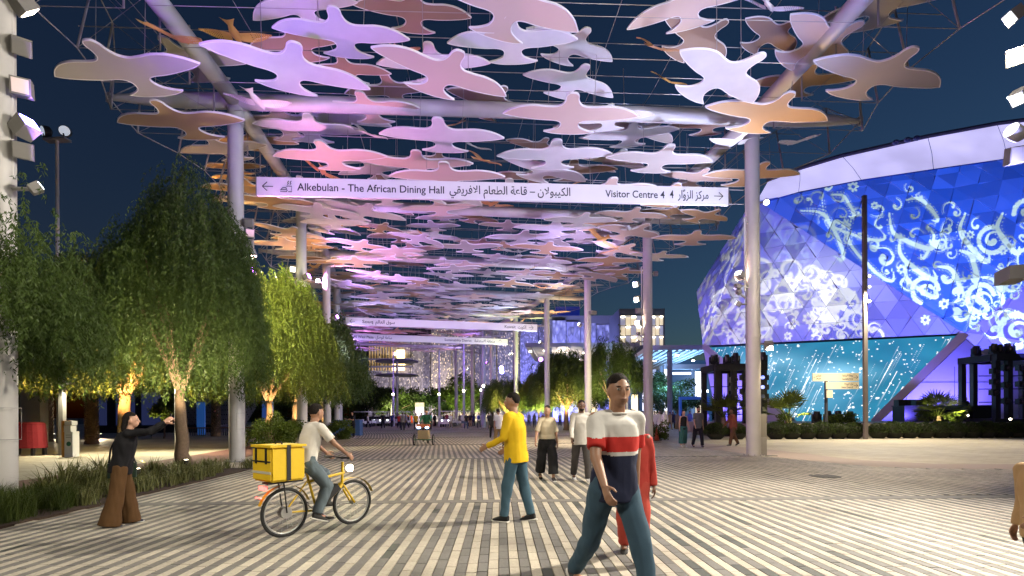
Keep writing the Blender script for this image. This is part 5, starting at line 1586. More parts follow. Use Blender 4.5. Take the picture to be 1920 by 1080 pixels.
ICEC = (.62, .88, 1.0); WHT = (.95, .97, 1.0)
# facet on the left: dense, soft in its upper part
for k in range(230):
    t = cg.random() ** .72; y = 385 + 255 * t
    xr = 1421 + (y - 377) * 1.56 - 18; xl = 1330 + (640 - y) * .32
    if xr - xl < 10: continue
    x = cg.uniform(xl, min(xr, 1640)); 
    if x > 1600 and y < 600: x -= 60
    if y < 490 and k % 5 > 1: continue
    sf = .35 if y > 530 else (.8 if y < 480 else .55)
    kf = cg.uniform(.7, 1.0) if y > 500 else cg.uniform(.38, .62); c = tuple(q * kf for q in ((.84, .9, 1.05) if y > 500 else (.36, .52, 1.6)))
    wk = 1.0 if y > 500 else .72
    if cg.random() < .72: curl(x, y, cg.uniform(6, 15), cg.uniform(0, 6.28), cg.uniform(.6, 1.05), c, cg.uniform(1.8, 3.6) * wk, sf, dots=y > 540, sgn=cg.choice((-1, 1)))
    elif cg.random() < .5: flower(x, y, cg.uniform(7, 11), c, sf * .7)
    else: scallop(x, y, cg.uniform(14, 22), cg.uniform(0, 6.28), cg.uniform(7, 9), c, sf, 3.4)
# hot soft patch in the middle of that facet
hot = np.exp(-(((pgx - 1545) / 85) ** 2 + ((pgy - 520) / 62) ** 2)) + .6 * np.exp(-(((pgx - 1460) / 70) ** 2 + ((pgy - 540) / 60) ** 2))
can += (hot * in2)[..., None] * np.array((.36, .38, .33), np.float32)
# facet on the right: large crisp curls running down to the right
big = [(1500, 395, 1580, 470), (1540, 372, 1640, 450), (1560, 365, 1600, 400), (1668, 400, 1735, 465), (1690, 440, 1740, 520), (1740, 425, 1735, 480), (1700, 375, 1755, 405), (1810, 400, 1840, 485), (1880, 400, 1900, 470),
       (1760, 500, 1800, 540), (1840, 520, 1880, 560), (1700, 490, 1745, 555), (1815, 560, 1850, 575), (1870, 500, 1885, 540), (1600, 400, 1655, 520), (1800, 470, 1830, 520)]
for (x0, y0, x1, y1) in big:
    dx, dy = x1 - x0, y1 - y0; L = math.hypot(dx, dy); nx, ny = -dy / L, dx / L; s_ = cg.choice((-1, 1)); b_ = s_ * L * .22
    pts = [(x0, y0), (x0 + dx * .3 + nx * b_, y0 + dy * .3 + ny * b_), (x0 + dx * .65 + nx * b_ * .7, y0 + dy * .65 + ny * b_ * .7), (x1, y1), (x1 + dx * .10 - nx * b_ * .55, y1 + dy * .10 - ny * b_ * .55), (x1 - dx * .06 - nx * b_ * .8, y1 - dy * .06 - ny * b_ * .8)]
    w = cg.uniform(2.8, 5.2)
    stroke(pts, -w, 0, ICEC, .15)
    for off in (w + 3.2, -w - 3.2):
        stroke([(x + nx * off, y + ny * off) for x, y in pts[:5]], 0, 0, ICEC, .2, True, 1.15, 4.6)
    if cg.random() < .5: splat(can, *cpt(x0 + dx * .35, y0 + dy * .35), w * .35 * CS, (.02, .14, .95), .3)
for (x, y, r, tt) in ((1735, 545, 24, 0), (1775, 520, 20, 1), (1840, 560, 26, 0), (1800, 590, 20, 1), (1890, 530, 22, 1), (1905, 620, 30, 0), (1880, 600, 20, 1), (1660, 485, 20, 1), (1700, 530, 17, 1), (1760, 455, 18, 1), (1860, 450, 24, 0), (1795, 548, 16, 1), (1850, 590, 14, 1), (1930, 480, 24, 1), (1925, 400, 24, 0), (1865, 620, 16, 1), (1570, 420, 15, 1), (1640, 460, 14, 1)):
    if tt: curl(x, y, r * .8, cg.uniform(0, 6.28), cg.uniform(.7, 1.0), ICEC, r * .26, .18, sgn=cg.choice((-1, 1)))
    else:
        a = cg.uniform(0, 6.28); scallop(x, y, r, a, a + 4.2, ICEC, .15, r * .2); curl(x, y, r * .55, a, .8, ICEC, r * .22, .2, dots=False)
for k in range(120):
    x, y = cg.uniform(1480, 1950), cg.uniform(340, 640)
    if y > 377 + (x - 1421) * .64 - 14 or (x > 1560 and y < 350): continue
    curl(x, y, cg.uniform(6, 13), cg.uniform(0, 6.28), cg.uniform(.6, 1.0), tuple(q * (.5, .75, 1.0)[k % 3] for q in ICEC), cg.uniform(1.5, 3.0), .2, sgn=cg.choice((-1, 1)))
for (x, y) in ((1585, 420), (1690, 505), (1830, 590), (1880, 470), (1820, 440), (1640, 385), (1770, 570), (1905, 590), (1735, 600), (1600, 350)): flower(x, y, cg.uniform(7, 10), ICEC, .2)
# water-like streaks on the far left facets
for k in range(95):
    y = cg.uniform(395, 650); xl = 1306 + max(0, 547 - y) * .62; xr = 1330 + (645 - y) * .36
    if xr <= xl: continue
    x = cg.uniform(xl, xr); L = cg.uniform(8, 26)
    stroke([(x - L * .22, y + L * .5), (x + 2, y), (x + L * .25, y - L * .5)], -cg.uniform(.6, 1.4), 0, tuple(q * (.5 + .5 * ((k * 37) % 100) / 100) for q in WHT), .5)
can = np.clip(can, 0, 2.0)
pmx, pmy = 30.0, 16.0  # unseen mast, added where the lamp post's shadow misses the facade
pm_t = thing('added_projector_mast', 'added unseen mast with a large projector on the plaza, aimed at the faceted pavilion', 'projector mast', (pmx, pmy, 0))
MB().tube((0, 0, 0), (0, 0, 7.6), .12, n=12).build('pole', M['grey_steel'], pm_t)
MB().box((0, 0, 7.3), (.6, .9, .4), Matrix.Rotation(R(14), 3, 'Z')).build('housing', M['lamp_grey'], pm_t)
PQ = Vector((pmx - .16, pmy + .62, 7.3))
def slide_light(pos, polys, power, res):
    """spot lamp whose slide is the painted facade seen from the lamp's own position"""
    pos = Vector(pos); allp = [p for _, pts in polys for p in pts]
    target = sum(allp, Vector()) / len(allp)
    fw = target - pos
    rot = fw.to_track_quat('-Z', 'Y').to_matrix(); inv = rot.inverted()
    loc = [inv @ (p - pos) for p in allp]
    us = [q.x / -q.z for q in loc]; vv_ = [q.y / -q.z for q in loc]
    u0, u1, v0, v1 = min(us) - .01, max(us) + .01, min(vv_) - .01, max(vv_) + .01
    ex, ey, ez = (np.array(rot.col[i]) for i in range(3))
    W_, H_ = res
    uu, vv = np.meshgrid(u0 + (np.arange(W_) + .5) / W_ * (u1 - u0), v0 + (np.arange(H_) + .5) / H_ * (v1 - v0))
    D = ex[None, None] * uu[..., None] + ey[None, None] * vv[..., None] - ez[None, None]
    o_ = np.array(pos); img = np.zeros((H_, W_, 3), np.float32); best = np.full((H_, W_), 1e9)
    for (F, pts) in polys:
        a, n = np.array(F[0]), np.array(F[1])
        t = ((a - o_) @ n) / (D @ n); X = o_ + D * t[..., None]
        A2 = Vector(F[0]); nn = Vector(F[1]); e1 = (pts[1] - pts[0]).normalized(); e2 = nn.cross(e1)
        e1n, e2n = np.array(e1), np.array(e2)
        x2, y2 = (X - a) @ e1n, (X - a) @ e2n
        pp = [((p - A2).dot(e1), (p - A2).dot(e2)) for p in pts]
        ins = np.zeros((H_, W_), bool)
        for i in range(len(pp)):
            (xa, ya), (xb, yb) = pp[i], pp[(i + 1) % len(pp)]
            if abs(yb - ya) < 1e-9: continue
            cond = ((ya > y2) != (yb > y2)) & (x2 < (xb - xa) * (y2 - ya) / (yb - ya) + xa); ins ^= cond
        ok = ins & (t > 0) & (t < best)
        best = np.where(ok, t, best)
        tx = X[..., 0] / X[..., 1] * 1000; ty = (X[..., 2] - CAMZ) / X[..., 1] * 1000
        c_, s_ = math.cos(ROLL), math.sin(ROLL)
        dx, dy = tx * c_ - ty * s_, tx * s_ + ty * c_
        ix = np.clip(((dx + 960 - CX0) * CS), 0, cw - 1).astype(int); iy = np.clip(((778 - dy - CY0) * CS), 0, ch - 1).astype(int)
        img[ok] = can[iy[ok], ix[ok]]
    im = make_image('projector_slide', img)
    far_ = max(math.hypot(a_, b_) for a_ in (u0, u1) for b_ in (v0, v1))
    lt = spot('projector_beam', pos, target, power, (1, 1, 1), 2 * math.degrees(math.atan(far_)) + 3, 0.0, .01)
    lt.data.use_nodes = True; nt = lt.data.node_tree; em = nt.nodes['Emission']
    tc = nt.nodes.new('ShaderNodeTexCoord'); sp = nt.nodes.new('ShaderNodeSeparateXYZ'); nt.links.new(tc.outputs['Normal'], sp.inputs[0])
    def mth(op, x, y):
        n_ = nt.nodes.new('ShaderNodeMath'); n_.operation = op
        for k, v in enumerate((x, y)):
            if isinstance(v, (int, float)): n_.inputs[k].default_value = v
            else: nt.links.new(v, n_.inputs[k])
        return n_.outputs[0]
    az = mth('ABSOLUTE', sp.outputs[2], 0)
    u = mth('DIVIDE', mth('SUBTRACT', mth('MULTIPLY', mth('DIVIDE', sp.outputs[0], az), SLIDE_SIGN[0]), u0), u1 - u0)
    v = mth('DIVIDE', mth('SUBTRACT', mth('MULTIPLY', mth('DIVIDE', sp.outputs[1], az), SLIDE_SIGN[1]), v0), v1 - v0)
    cb = nt.nodes.new('ShaderNodeCombineXYZ'); nt.links.new(u, cb.inputs[0]); nt.links.new(v, cb.inputs[1])
    im_n = nt.nodes.new('ShaderNodeTexImage'); im_n.image = im; im_n.extension = 'CLIP'
    nt.links.new(cb.outputs[0], im_n.inputs[0]); nt.links.new(im_n.outputs[0], em.inputs['Color'])
    return lt
SLIDE_SIGN = (1, 1)
slide_light(PQ, [(F2, f2), (F3, f3), (F4, f4)], 50000, (2000, 1100))
tq = Vector((node(3, HALF).x + .3, node(3, HALF).y - .3, 8.4))
pr2 = thing('projector', 'small box projector on the fourth column aimed at the pavilion flank', 'projector', tq, R(-55))
MB().box((0, 0, 0), (.3, .5, .24)).build('housing', M['lamp_grey'], pr2)
MB().tube((0, .25, 0), (0, .29, 0), .07, n=14).build('lens', M['lens_white'], pr2)
slide_light(tq + Vector((.36, .25, 0)), [(F1, f1), (F1b, [pA, pE, pC2])], 16000, (500, 800))

# ------------------------------------------------------------------ stage, lighting towers, sign posts
plm = mat('plinth_stone', (.33, .29, .23), .8, noise=.12, scale=2)
a, b = P(1428, 778, 31.9), P(2100, 778, 31.9)
MB().box(((a.x + b.x) / 2, 39, .40), (b.x - a.x, 14.2, .84)).build('stage_plinth', plm)
o = bpy.data.objects['stage_plinth']; tag(o, 'low stone plinth carrying stage and planting before the pavilion', 'plinth')
a, b = P(1640, 800, 31.75), P(1765, 800, 31.75)
o = MB().box(((a.x + b.x) / 2, 31.76, .70), (b.x - a.x, .05, .06)).build('light_strip', emat('warm_strip', (1, .72, .36), 9)); tag(o, 'glowing warm light strip along the plinth edge above the hedge', 'light strip')
spot('light_strip_glow', ((a.x + b.x) / 2, 31.5, .75), ((a.x + b.x) / 2, 31.0, 0), 60, WARM, 150, .8, .3)
hd_base = MB(); hd_base.box((0, 0, .06), (.34, .3, .12)); hb_me = hd_base.mesh('base', M['black_plastic'])
yk = MB()
for s_ in (-1, 1): yk.box((s_ * .19, 0, .28), (.05, .14, .34))
yk.box((0, 0, .14), (.42, .16, .05)); yk_me = yk.mesh('yoke', M['black_plastic'])
hh = lathe(MB(), [(.07, -.24), (.12, -.2), (.15, -.08), (.15, .1), (.135, .22)], 14); hh_me = hh.mesh('head', M['black_plastic'])
ln_ = lathe(MB(), [(.12, .215), (.12, .235)], 14); ln_me = ln_.mesh('lens', mat('moving_head_lens', (.10, .12, .2), .08))
lnb_me = lathe(MB(), [(.12, .215), (.12, .235)], 14).mesh('lens', emat('moving_head_blue', (.1, .2, 1), 2.0))
def moving_head(loc, mode, label, group, lit=False, s=1.0, yaw=0):
    t = thing('moving_head_light', label, 'stage light', loc, R(yaw), group)
    if mode == 'down': t.rotation_euler = (0, R(180), R(yaw))
    if mode == 'side': t.rotation_euler = (0, R(-90), R(yaw))
    t.scale = (s, s, s)
    link('base', hb_me, t); link('yoke', yk_me, t)
    h = link('head', hh_me, t, (0, 0, .36)); h.rotation_euler = (R(random.uniform(-15, 15)) if mode == 'up' else R(70), 0, 0)
    l = link('lens', lnb_me if lit else ln_me, h)
    return t
def tower(label, px0, px1, py_top, d, depth, z0, posts, xs_up, sides, gname):
    a, b = P(px0, py_top, d), P(px1, py_top, d)
    t = thing('lighting_tower', label, 'lighting tower', ((a.x + b.x) / 2, d, z0))
    w = b.x - a.x; H = a.z - z0
    th = .42
    for px in posts:
        x = P(px, 778, d).x - (a.x + b.x) / 2
        for y in (0, depth):
            MB().box((x, y, H / 2 - .2), (th * .75, th * .75, H - .4)).build('post', M['black'], t)
    for y in (0, depth): MB().box((0, y, H - .2), (w + th * .75, th, .44)).build('top_beam', M['black'], t)
    for sx_ in (-1, 1): MB().box((sx_ * w / 2, depth / 2, H - .2), (th, depth - th, .42)).build('top_beam', M['black'], t)
    MB().box((0, depth / 2, .1), (w + .9, depth + .8, .22)).build('ballast', M['black'], t)
    for zz in (H * .3, H * .5, H * .7): MB().tube((-w / 2, depth * .5, zz), (w / 2, depth * .5, zz), .035, n=6).build('rung', M['black'], t)
    for k, px in enumerate(xs_up):
        p = P(px, 778, d)
        moving_head((p.x, d + random.uniform(-.05, depth * .8), z0 + H + .02), 'up', 'black moving head light standing on %s' % gname, 'moving heads on top of ' + gname, s=1.05 + .1 * (k % 3))
    for k, (px, py, lit) in enumerate(sides):
        p = P(px, py, d)
        moving_head(p, 'side' , 'black moving head light clamped to a side post of %s' % gname, 'moving heads on the sides of ' + gname, lit=lit, yaw=180 if px < (px0 + px1) / 2 else 0)
    return t
tower('black lighting tower with moving heads behind the pavilion column', 1345, 1432, 683, 34.5, 2.4, 0.0, (1345, 1376, 1398, 1432), (1341, 1350, 1359, 1367, 1375, 1384, 1391, 1425, 1431), ((1369, 712, 0), (1369, 728, 0), (1369, 744, 0), (1440, 708, 1), (1440, 726, 1), (1440, 743, 0), (1388, 708, 0), (1388, 734, 0), (1388, 757, 0), (1424, 736, 0), (1424, 757, 0)), 'the tower beside the column')
tower('black lighting tower with moving heads at the edge of the stage', 1868, 1990, 664, 34.5, 2.6, .82, (1868, 1891, 1990), (1861, 1866, 1872, 1881, 1897, 1905, 1917), ((1858, 696, 1), (1858, 716, 1), (1857, 736, 0), (1879, 690, 0), (1879, 722, 0), (1879, 752, 0), (1907, 690, 1), (1907, 720, 1), (1907, 753, 1)), 'the tower beside the stage')
for k, px in enumerate((1531, 1553, 1572, 1593)):
    p = P(px, 778, 33.5); moving_head((p.x, 33.5, .82), 'up', 'black moving head light on the plinth below the teal screen', 'moving heads below the teal screen', s=1.3)
p = P(1757, 790, 38)
t = thing('dj_booth', 'long black draped booth on the stage', 'booth', (p.x + .3, 38, .82))
mb = MB(); mb.box((0, 0, .55), (6.1, 1.2, 1.1)); mb.build('drape', M['black'], t)
MB().box((.0, 0, 1.12), (6.2, 1.3, .05)).build('table_top', M['black_plastic'], t)
for px, py, w_ in ((1688, 757, .45), (1724, 753, .7), (1700, 760, .4)):
    q = P(px, py, 38); o = MB().box((0, 0, .2), (w_, .5, .45)).build('monitor_speaker', M['black_plastic'], None, loc=(q.x, 38.1, 1.96)); tag(o, 'black monitor speaker on the booth %s' % ('near its middle' if w_ > .6 else 'end' if w_ > .42 else 'between the others'), 'speaker')
p = P(1813, 770, 33.4); spike = thing('garden_spotlight', 'bright spotlight on the plinth before the black booth', 'garden light', (p.x, p.y, .82), 0, 'small garden spotlights')
MB().tube((0, 0, 0), (0, 0, .3), .02, n=6).build('spike', M['black'], spike); MB().ell((0, -.05, .45), (.07, .05, .07)).build('glass', M['lens_warm'], spike)
p = P(1893, 791, 31.6); spike = thing('garden_spotlight', 'bright spotlight at the hedge top before the stage tower', 'garden light', (p.x, p.y, .8), 0, 'small garden spotlights')
MB().tube((0, 0, 0), (0, 0, .2), .02, n=6).build('spike', M['black'], spike); MB().ell((0, -.05, .25), (.08, .05, .06)).build('glass', M['lens_warm'], spike)
# fingerpost
p = G(1550, 828); d = 30.9
p = P(1549, 778, d); t = thing('fingerpost_sign', 'dark post with three glowing cream fingerpost blades before the teal screen', 'sign', (p.x, d, 0))
z_ = lambda py: CAMZ + (778 - py) * d / 1000
MB().box((0, 0, z_(703) / 2), (.13, .13, z_(703))).build('post', M['steel_dark'], t)
sm = mat('lit_sign_face', (.7, .62, .42), .5, emit=(1, .82, .45), estr=.35)
def blade(x0, x1, y0, y1, dy=-.1):
    X0_, X1_ = (x0 - 1549) * d / 1000, (x1 - 1549) * d / 1000
    return MB().box(((X0_ + X1_) / 2, dy, (z_(y0) + z_(y1)) / 2), (X1_ - X0_, .07, z_(y0) - z_(y1))).build('blade', sm, t)
blade(1522, 1608, 703, 718); blade(1547, 1608, 719.5, 733); blade(1548, 1559, 735, 749)
put_text(arabic('العالم'), (1528 - 1549) * d / 1000, z_(709.5), .3, .16, t, -.137); put_text('Alif', (1528 - 1549) * d / 1000, z_(715), .28, .14, t, -.137)
put_text(arabic('منطقة الاستدامة'), (1577 - 1549) * d / 1000, z_(709.5), .62, .17, t, -.137); put_text('Sustainability District', (1577 - 1549) * d / 1000, z_(715.5), .62, .13, t, -.137)
put_text(arabic('مركز الزوار 4'), (1581 - 1549) * d / 1000, z_(725), .5, .17, t, -.137); put_text('Visitor Centre 4', (1575 - 1549) * d / 1000, z_(731), .66, .13, t, -.137)
arrow('l', (1523.5 - 1549) * d / 1000, z_(711), .12, t, -.137); arrow('r', (1598 - 1549) * d / 1000, z_(711), .25, t, -.137); arrow('r', (1598 - 1549) * d / 1000, z_(726.5), .25, t, -.137)
p = P(1623, 826, 29.7); t = thing('lamp_post', 'tall square lamp post crossing the pavilion with three small spotlights', 'lamp post', (p.x, 29.7, 0))
MB().box((0, 0, (CAMZ + .408 * 29.7) / 2), (.2, .16, CAMZ + .408 * 29.7)).build('pole', mat('taupe_post', (.22, .19, .17), .5), t)
for py in (523, 543, 570):
    z = CAMZ + (778 - py) * .0297
    MB().box((.1, -.12, z), (.14, .16, .16)).build('spot_head', M['lamp_grey'], t); MB().ell((.11, -.24, z), (.07, .03, .07)).build('spot_glass', M['lens_white'], t)
spot('lamp_post_beam', (p.x, 29.3, 8.5), (p.x - .8, 26.0, 0), 7000, (1, .88, .66), 112, .7, .15)
# cabinet beside the tall column
p = P(1429, 849, 18.7); t = thing('utility_cabinet', 'narrow grey cabinet standing behind the pavilion column', 'cabinet', (p.x, 18.75, 0))
MB().box((0, 0, .32), (.24, .3, .64)).build('base', M['grey_steel'], t); MB().box((0, 0, 1.04), (.238, .298, .8)).build('door', M['lamp_grey'], t)
p = P(1243, 800, 29.5)
t = thing('traffic_cone', 'orange traffic cone standing by the wispy shrub', 'cone', (P(1231, 778, 29).x, 29, 0))
lathe(MB(), [(.16, .03), (.13, .08), (.03, .75)], 14).build('cone', mat('cone_orange', (.6, .09, .03), .6), t); MB().box((0, 0, .015), (.4, .4, .03)).build('base', M['black_plastic'], t)
# ------------------------------------------------------------------ left plaza furniture
q = G(117, 856)
p = P(117, 778, 24); t = thing('lamp_post', 'square steel post with an added lamp head beside the white kiosk on the cream plaza', 'lamp post', (p.x, 20.2 * 1.0, 0))
t.location = (P(117, 778, 20.4).x, 20.4, 0); MB().box((0, 0, 3.0), (.17, .17, 6.0)).build('pole', M['grey_steel'], t); MB().box((0, 0, .01), (.36, .36, .02)).build('foot_plate', M['grey_steel'], t)
MB().box((.25, -.1, 2.75), (.4, .3, .08)).build('lamp_head', M['lamp_grey'], t); spot('lamp_post_beam', (t.location.x + .3, 20.25, 2.68), (t.location.x + 1.5, 19.5, 0), 700, (1, .9, .62), 155, .6, .12)  # lamp head and beam added within the foliage to brighten the plaza
q9 = P(330, 778, 21.5)  # lamp post added out of sight to brighten the plaza
t = thing('lamp_post', 'added short lamp post hidden under the hanging branches of the tallest tree', 'lamp post', (q9.x, 21.5, 0)); MB().tube((0, 0, 0), (0, 0, 2.9), .05).build('pole', M['grey_steel'], t); MB().box((0, -.15, 2.88), (.3, .4, .06)).build('lamp_head', M['lamp_grey'], t)
spot('lamp_post_beam', (q9.x, 21.3, 2.8), (q9.x + .6, 20.3, 0), 900, (1, .9, .62), 155, .6, .12)
d = 19.6; t = thing('hand_sanitiser_kiosk', 'white and orange self service kiosk with a green round badge', 'kiosk', (P(132, 778, d).x, d, 0))
k_ = d / 1000
MB().box((-.16, .02, .66), (.10, .34, 1.32)).build('side_panel', mat('kiosk_orange', (.45, .2, .03), .5), t)
MB().box((.05, 0, .46), (.30, .3, .92)).build('cabinet', mat('kiosk_white', (.7, .7, .68), .5), t)
MB().box((0, -.02, 1.03), (.26, .26, .24)).build('display_box', mat('kiosk_white', (.7, .7, .68), .5), t)
MB().box((.04, -.02, 1.24), (.26, .26, .15)).build('top_box', mat('kiosk_white', (.7, .7, .68), .5), t)
MB().tube((.06, -.152, .48), (.06, -.156, .48), .085, n=18).build('badge', mat('badge_green', (.02, .12, .07), .5), t)
for zz in (.72, .8): MB().box((.05, -.152, zz), (.18, .003, .02)).build('print', M['lamp_grey'], t)
d = 20.5; t = thing('covered_cart', 'cart under a dark red cover with a pale round emblem', 'cart', (P(48, 778, d).x, d, 0))
mb = MB(); mb.loft([(0, 0, .28), (0, 0, .9), (0, 0, 1.22), (0, 0, 1.27)], [.78, .74, .7, .6], [.42, .41, .38, .3], n=24); mb.build('cover', mat('red_cover', (.26, .012, .02), .7, noise=.15, bump=.4, bscale=8), t)
mb = MB()
for a_ in range(24):
    w0, w1 = R(a_ * 15), R(a_ * 15 + 15); mb.add([(-.1 + math.cos(w0) * .2, -.418, .78 + math.sin(w0) * .2), (-.1 + math.cos(w1) * .2, -.418, .78 + math.sin(w1) * .2), (-.1, -.418, .78)], [(0, 1, 2)])
mb.build('emblem', mat('emblem_pale', (.38, .12, .12), .7), t)
for sx_ in (-.5, .5):
    for sy_ in (-.25, .25): MB().box((sx_, sy_, .16), (.1, .1, .32)).build('leg', M['black'], t)
MB().box((.12, .6, .1), (1.9, 1.6, .2)).build('pallet', M['dark_wall'], t) if False else None
p = P(28, 778, 27); o = MB().box((0, 0, 0), (1.0, .5, 3.0)).build('concrete_pier', M['concrete'], None, loc=(P(58, 778, 27).x, 27.2, 1.5)); tag(o, 'pale concrete pier behind the red covered cart', 'pier')
o = MB().box((0, 0, 0), (2.2, .4, 3.1)).build('dark_partition', mat('olive_wall', (.10, .085, .055), .8), None, loc=(P(28, 778, 28).x, 28.2, 1.55)); tag(o, 'dim brown wall beside the pale concrete pier', 'wall')
# dark low building with a perforated curved shell behind the trees
bld = thing('dark_pavilion', 'low dark building with a perforated curving shell behind the planted plaza', 'building', (0, 0, 0))
a, b = P(135, 778, 47), P(440, 778, 52)
MB().box(((a.x + b.x) / 2, 50, 2.6), (b.x - a.x, 3, 5.2)).build('wall', M['dark_wall'], bld)
for px in (150, 205, 255):
    q = P(px, 778, 46.5); MB().box((q.x, 48.44, 2.2), (1.7, .06, 3.0)).build('window', mat('dim_blue_glass', (.03, .04, .08), .15, emit=(.12, .16, .5), estr=.12), bld)
m, nt, bb = node_mat('perforated_shell')
tc = nt.nodes.new('ShaderNodeTexCoord'); vo = nt.nodes.new('ShaderNodeTexVoronoi'); vo.inputs['Scale'].default_value = 5; vo.inputs['Randomness'].default_value = 0
nt.links.new(tc.outputs['Object'], vo.inputs['Vector']); mr = nt.nodes.new('ShaderNodeMapRange'); mr.inputs[1].default_value = .25; mr.inputs[2].default_value = .3
nt.links.new(vo.outputs['Distance'], mr.inputs[0]); mx = nt.nodes.new('ShaderNodeMix'); mx.data_type = 'RGBA'; mx.inputs[6].default_value = (.01, .01, .012, 1); mx.inputs[7].default_value = (.22, .22, .26, 1)
nt.links.new(mr.outputs[0], mx.inputs[0]); nt.links.new(mx.outputs[2], bb.inputs['Base Color'])
mb = MB(); rows = []
for j, (px0, px1, py) in enumerate(((330, 462, 796), (330, 470, 780), (335, 480, 765), (340, 488, 748), (345, 490, 735))):
    rows.append([P(px0 + (px1 - px0) * k / 12, py, 46 + 3.5 * abs(k / 12 - .6) ** 2 - j * .35) for k in range(13)])
v_ = [p for r in rows for p in r]; f_ = []
for j in range(4):
    for k in range(12): f_.append((j * 13 + k, j * 13 + k + 1, j * 13 + 14 + k, j * 13 + 13 + k))
mb.add(v_, f_); mb.build('perforated_shell', m, bld, True)
d = 41; t = thing('long_bench', 'long wooden topped bench with a slatted front by the perforated shell', 'bench', (P(420, 778, d).x, d, 0))
MB().box((0, 0, .58), (6.4, .6, .08)).build('seat', M['wood'], t)
sl_me = MB().box((0, 0, .27), (.05, .04, .54)).mesh('slat', M['steel_dark'])
for k in range(38): link('slat', sl_me, t, (-3.1 + k * .167, -.24, 0))
for k, (px, py, d, h, c, lab) in enumerate(((377, 0, 42.5, 2.6, (.02, .09, .32), 'blue information panel beside the unlit palm trunk'), (500, 0, 40, 3.0, (.03, .08, .32), 'tall blue banner panel behind the glowing shrub'), (506, 0, 44, 3.2, (.35, .42, .5), 'pale blue totem behind the tall blue banner'))):
    o = MB().box((0, 0, h / 2), (.62 if k != 2 else .5, .16, h)).build('information_totem', mat('info_panel%d' % k, c, .4, emit=c, estr=.5), None, loc=(P(px, 778, d).x, d, 0)); tag(o, lab, 'panel')
# ------------------------------------------------------------------ background buildings at the end of the avenue
def lattice_mat(name, c, spark, sc_, dens, estr, holes=None):
    """perforated metal screen with lamps shining behind it"""
    m, nt, b = node_mat(name)
    tc = nt.nodes.new('ShaderNodeTexCoord')
    mp = nt.nodes.new('ShaderNodeMapping'); mp.inputs['Scale'].default_value = (sc_, sc_, sc_ * .55); nt.links.new(tc.outputs['Object'], mp.inputs[0])
    vo = nt.nodes.new('ShaderNodeTexVoronoi'); vo.inputs['Scale'].default_value = 1; nt.links.new(mp.outputs[0], vo.inputs['Vector'])
    nz = nt.nodes.new('ShaderNodeTexNoise'); nz.inputs['Scale'].default_value = .06; nz.inputs['Detail'].default_value = 3; nt.links.new(tc.outputs['Object'], nz.inputs['Vector'])
    sp = nt.nodes.new('ShaderNodeSeparateColor'); nt.links.new(vo.outputs['Color'], sp.inputs[0])
    gt = nt.nodes.new('ShaderNodeMath'); gt.operation = 'GREATER_THAN'; gt.inputs[1].default_value = dens; nt.links.new(sp.outputs[0], gt.inputs[0])
    lt = nt.nodes.new('ShaderNodeMapRange'); lt.inputs[1].default_value = .12; lt.inputs[2].default_value = .5; lt.inputs[3].default_value = 1; lt.inputs[4].default_value = 0; nt.links.new(vo.outputs['Distance'], lt.inputs[0])
    mu = nt.nodes.new('ShaderNodeMath'); mu.operation = 'MULTIPLY'; nt.links.new(gt.outputs[0], mu.inputs[0]); nt.links.new(lt.outputs[0], mu.inputs[1])
    m2 = nt.nodes.new('ShaderNodeMath'); m2.operation = 'MULTIPLY'; nt.links.new(mu.outputs[0], m2.inputs[0]); nt.links.new(nz.outputs['Fac'], m2.inputs[1])
    m3 = nt.nodes.new('ShaderNodeMath'); m3.operation = 'MULTIPLY'; m3.inputs[1].default_value = estr; nt.links.new(m2.outputs[0], m3.inputs[0])
    mx = nt.nodes.new('ShaderNodeMix'); mx.data_type = 'RGBA'; mx.inputs[6].default_value = (c[0] * .35, c[1] * .35, c[2] * .35, 1); mx.inputs[7].default_value = (*c, 1)
    nt.links.new(sp.outputs[1], mx.inputs[0]); nt.links.new(mx.outputs[2], b.inputs['Base Color'])
    b.inputs['Roughness'].default_value = .5; b.inputs['Emission Color'].default_value = (*spark, 1); nt.links.new(m3.outputs[0], b.inputs['Emission Strength'])
    return m
def box_px(name, px0, px1, py0, py1, d, depth, m, parent, z0=None):
    a, b = P(px0, py0, d), P(px1, py1, d)
    zb = b.z if z0 is None else z0
    return MB().box(((a.x + b.x) / 2, d + depth / 2, (a.z + zb) / 2), (b.x - a.x, depth, a.z - zb)).build(name, m, parent)
hall = thing('screened_hall', 'big hall wrapped in a glittering perforated metal screen at the end of the avenue', 'building', (0, 0, 0))
gold = lattice_mat('gold_screen', (.30, .27, .25), (1, .78, .42), 3.2, .5, 2.6)
gold2 = lattice_mat('silver_screen', (.30, .28, .30), (1, .82, .55), 3.4, .72, 1.8)
viol = lattice_mat('violet_screen', (.26, .25, .42), (.6, .55, 1), 3.0, .6, 1.7)
bw = lattice_mat('blue_screen', (.42, .42, .62), (.7, .72, 1), 1.3, .35, .7)
xs = [690, 730, 770, 808]
for k in range(3): box_px('screen_panel', xs[k], xs[k + 1] - .6, 640, 790, 126 + k * .4, 12, gold2, hall, 0)
xs = [808, 848, 890, 932, 975]
for k in range(4): box_px('screen_panel', xs[k], xs[k + 1] - .6, 606, 790, 122 - k * .4, 12, gold, hall, 0)
xs = [975, 1010, 1046, 1082]
for k in range(3): box_px('screen_panel', xs[k], xs[k + 1] - .6, 608, 790, 120 + k * .5, 12, viol, hall, 0)
box_px('roof_block', 650, 860, 618, 652, 134, 20, mat('hall_roof', (.05, .045, .04), .7), hall)
m_w = emat('hall_window_glow', (1, .72, .3), 6.0)
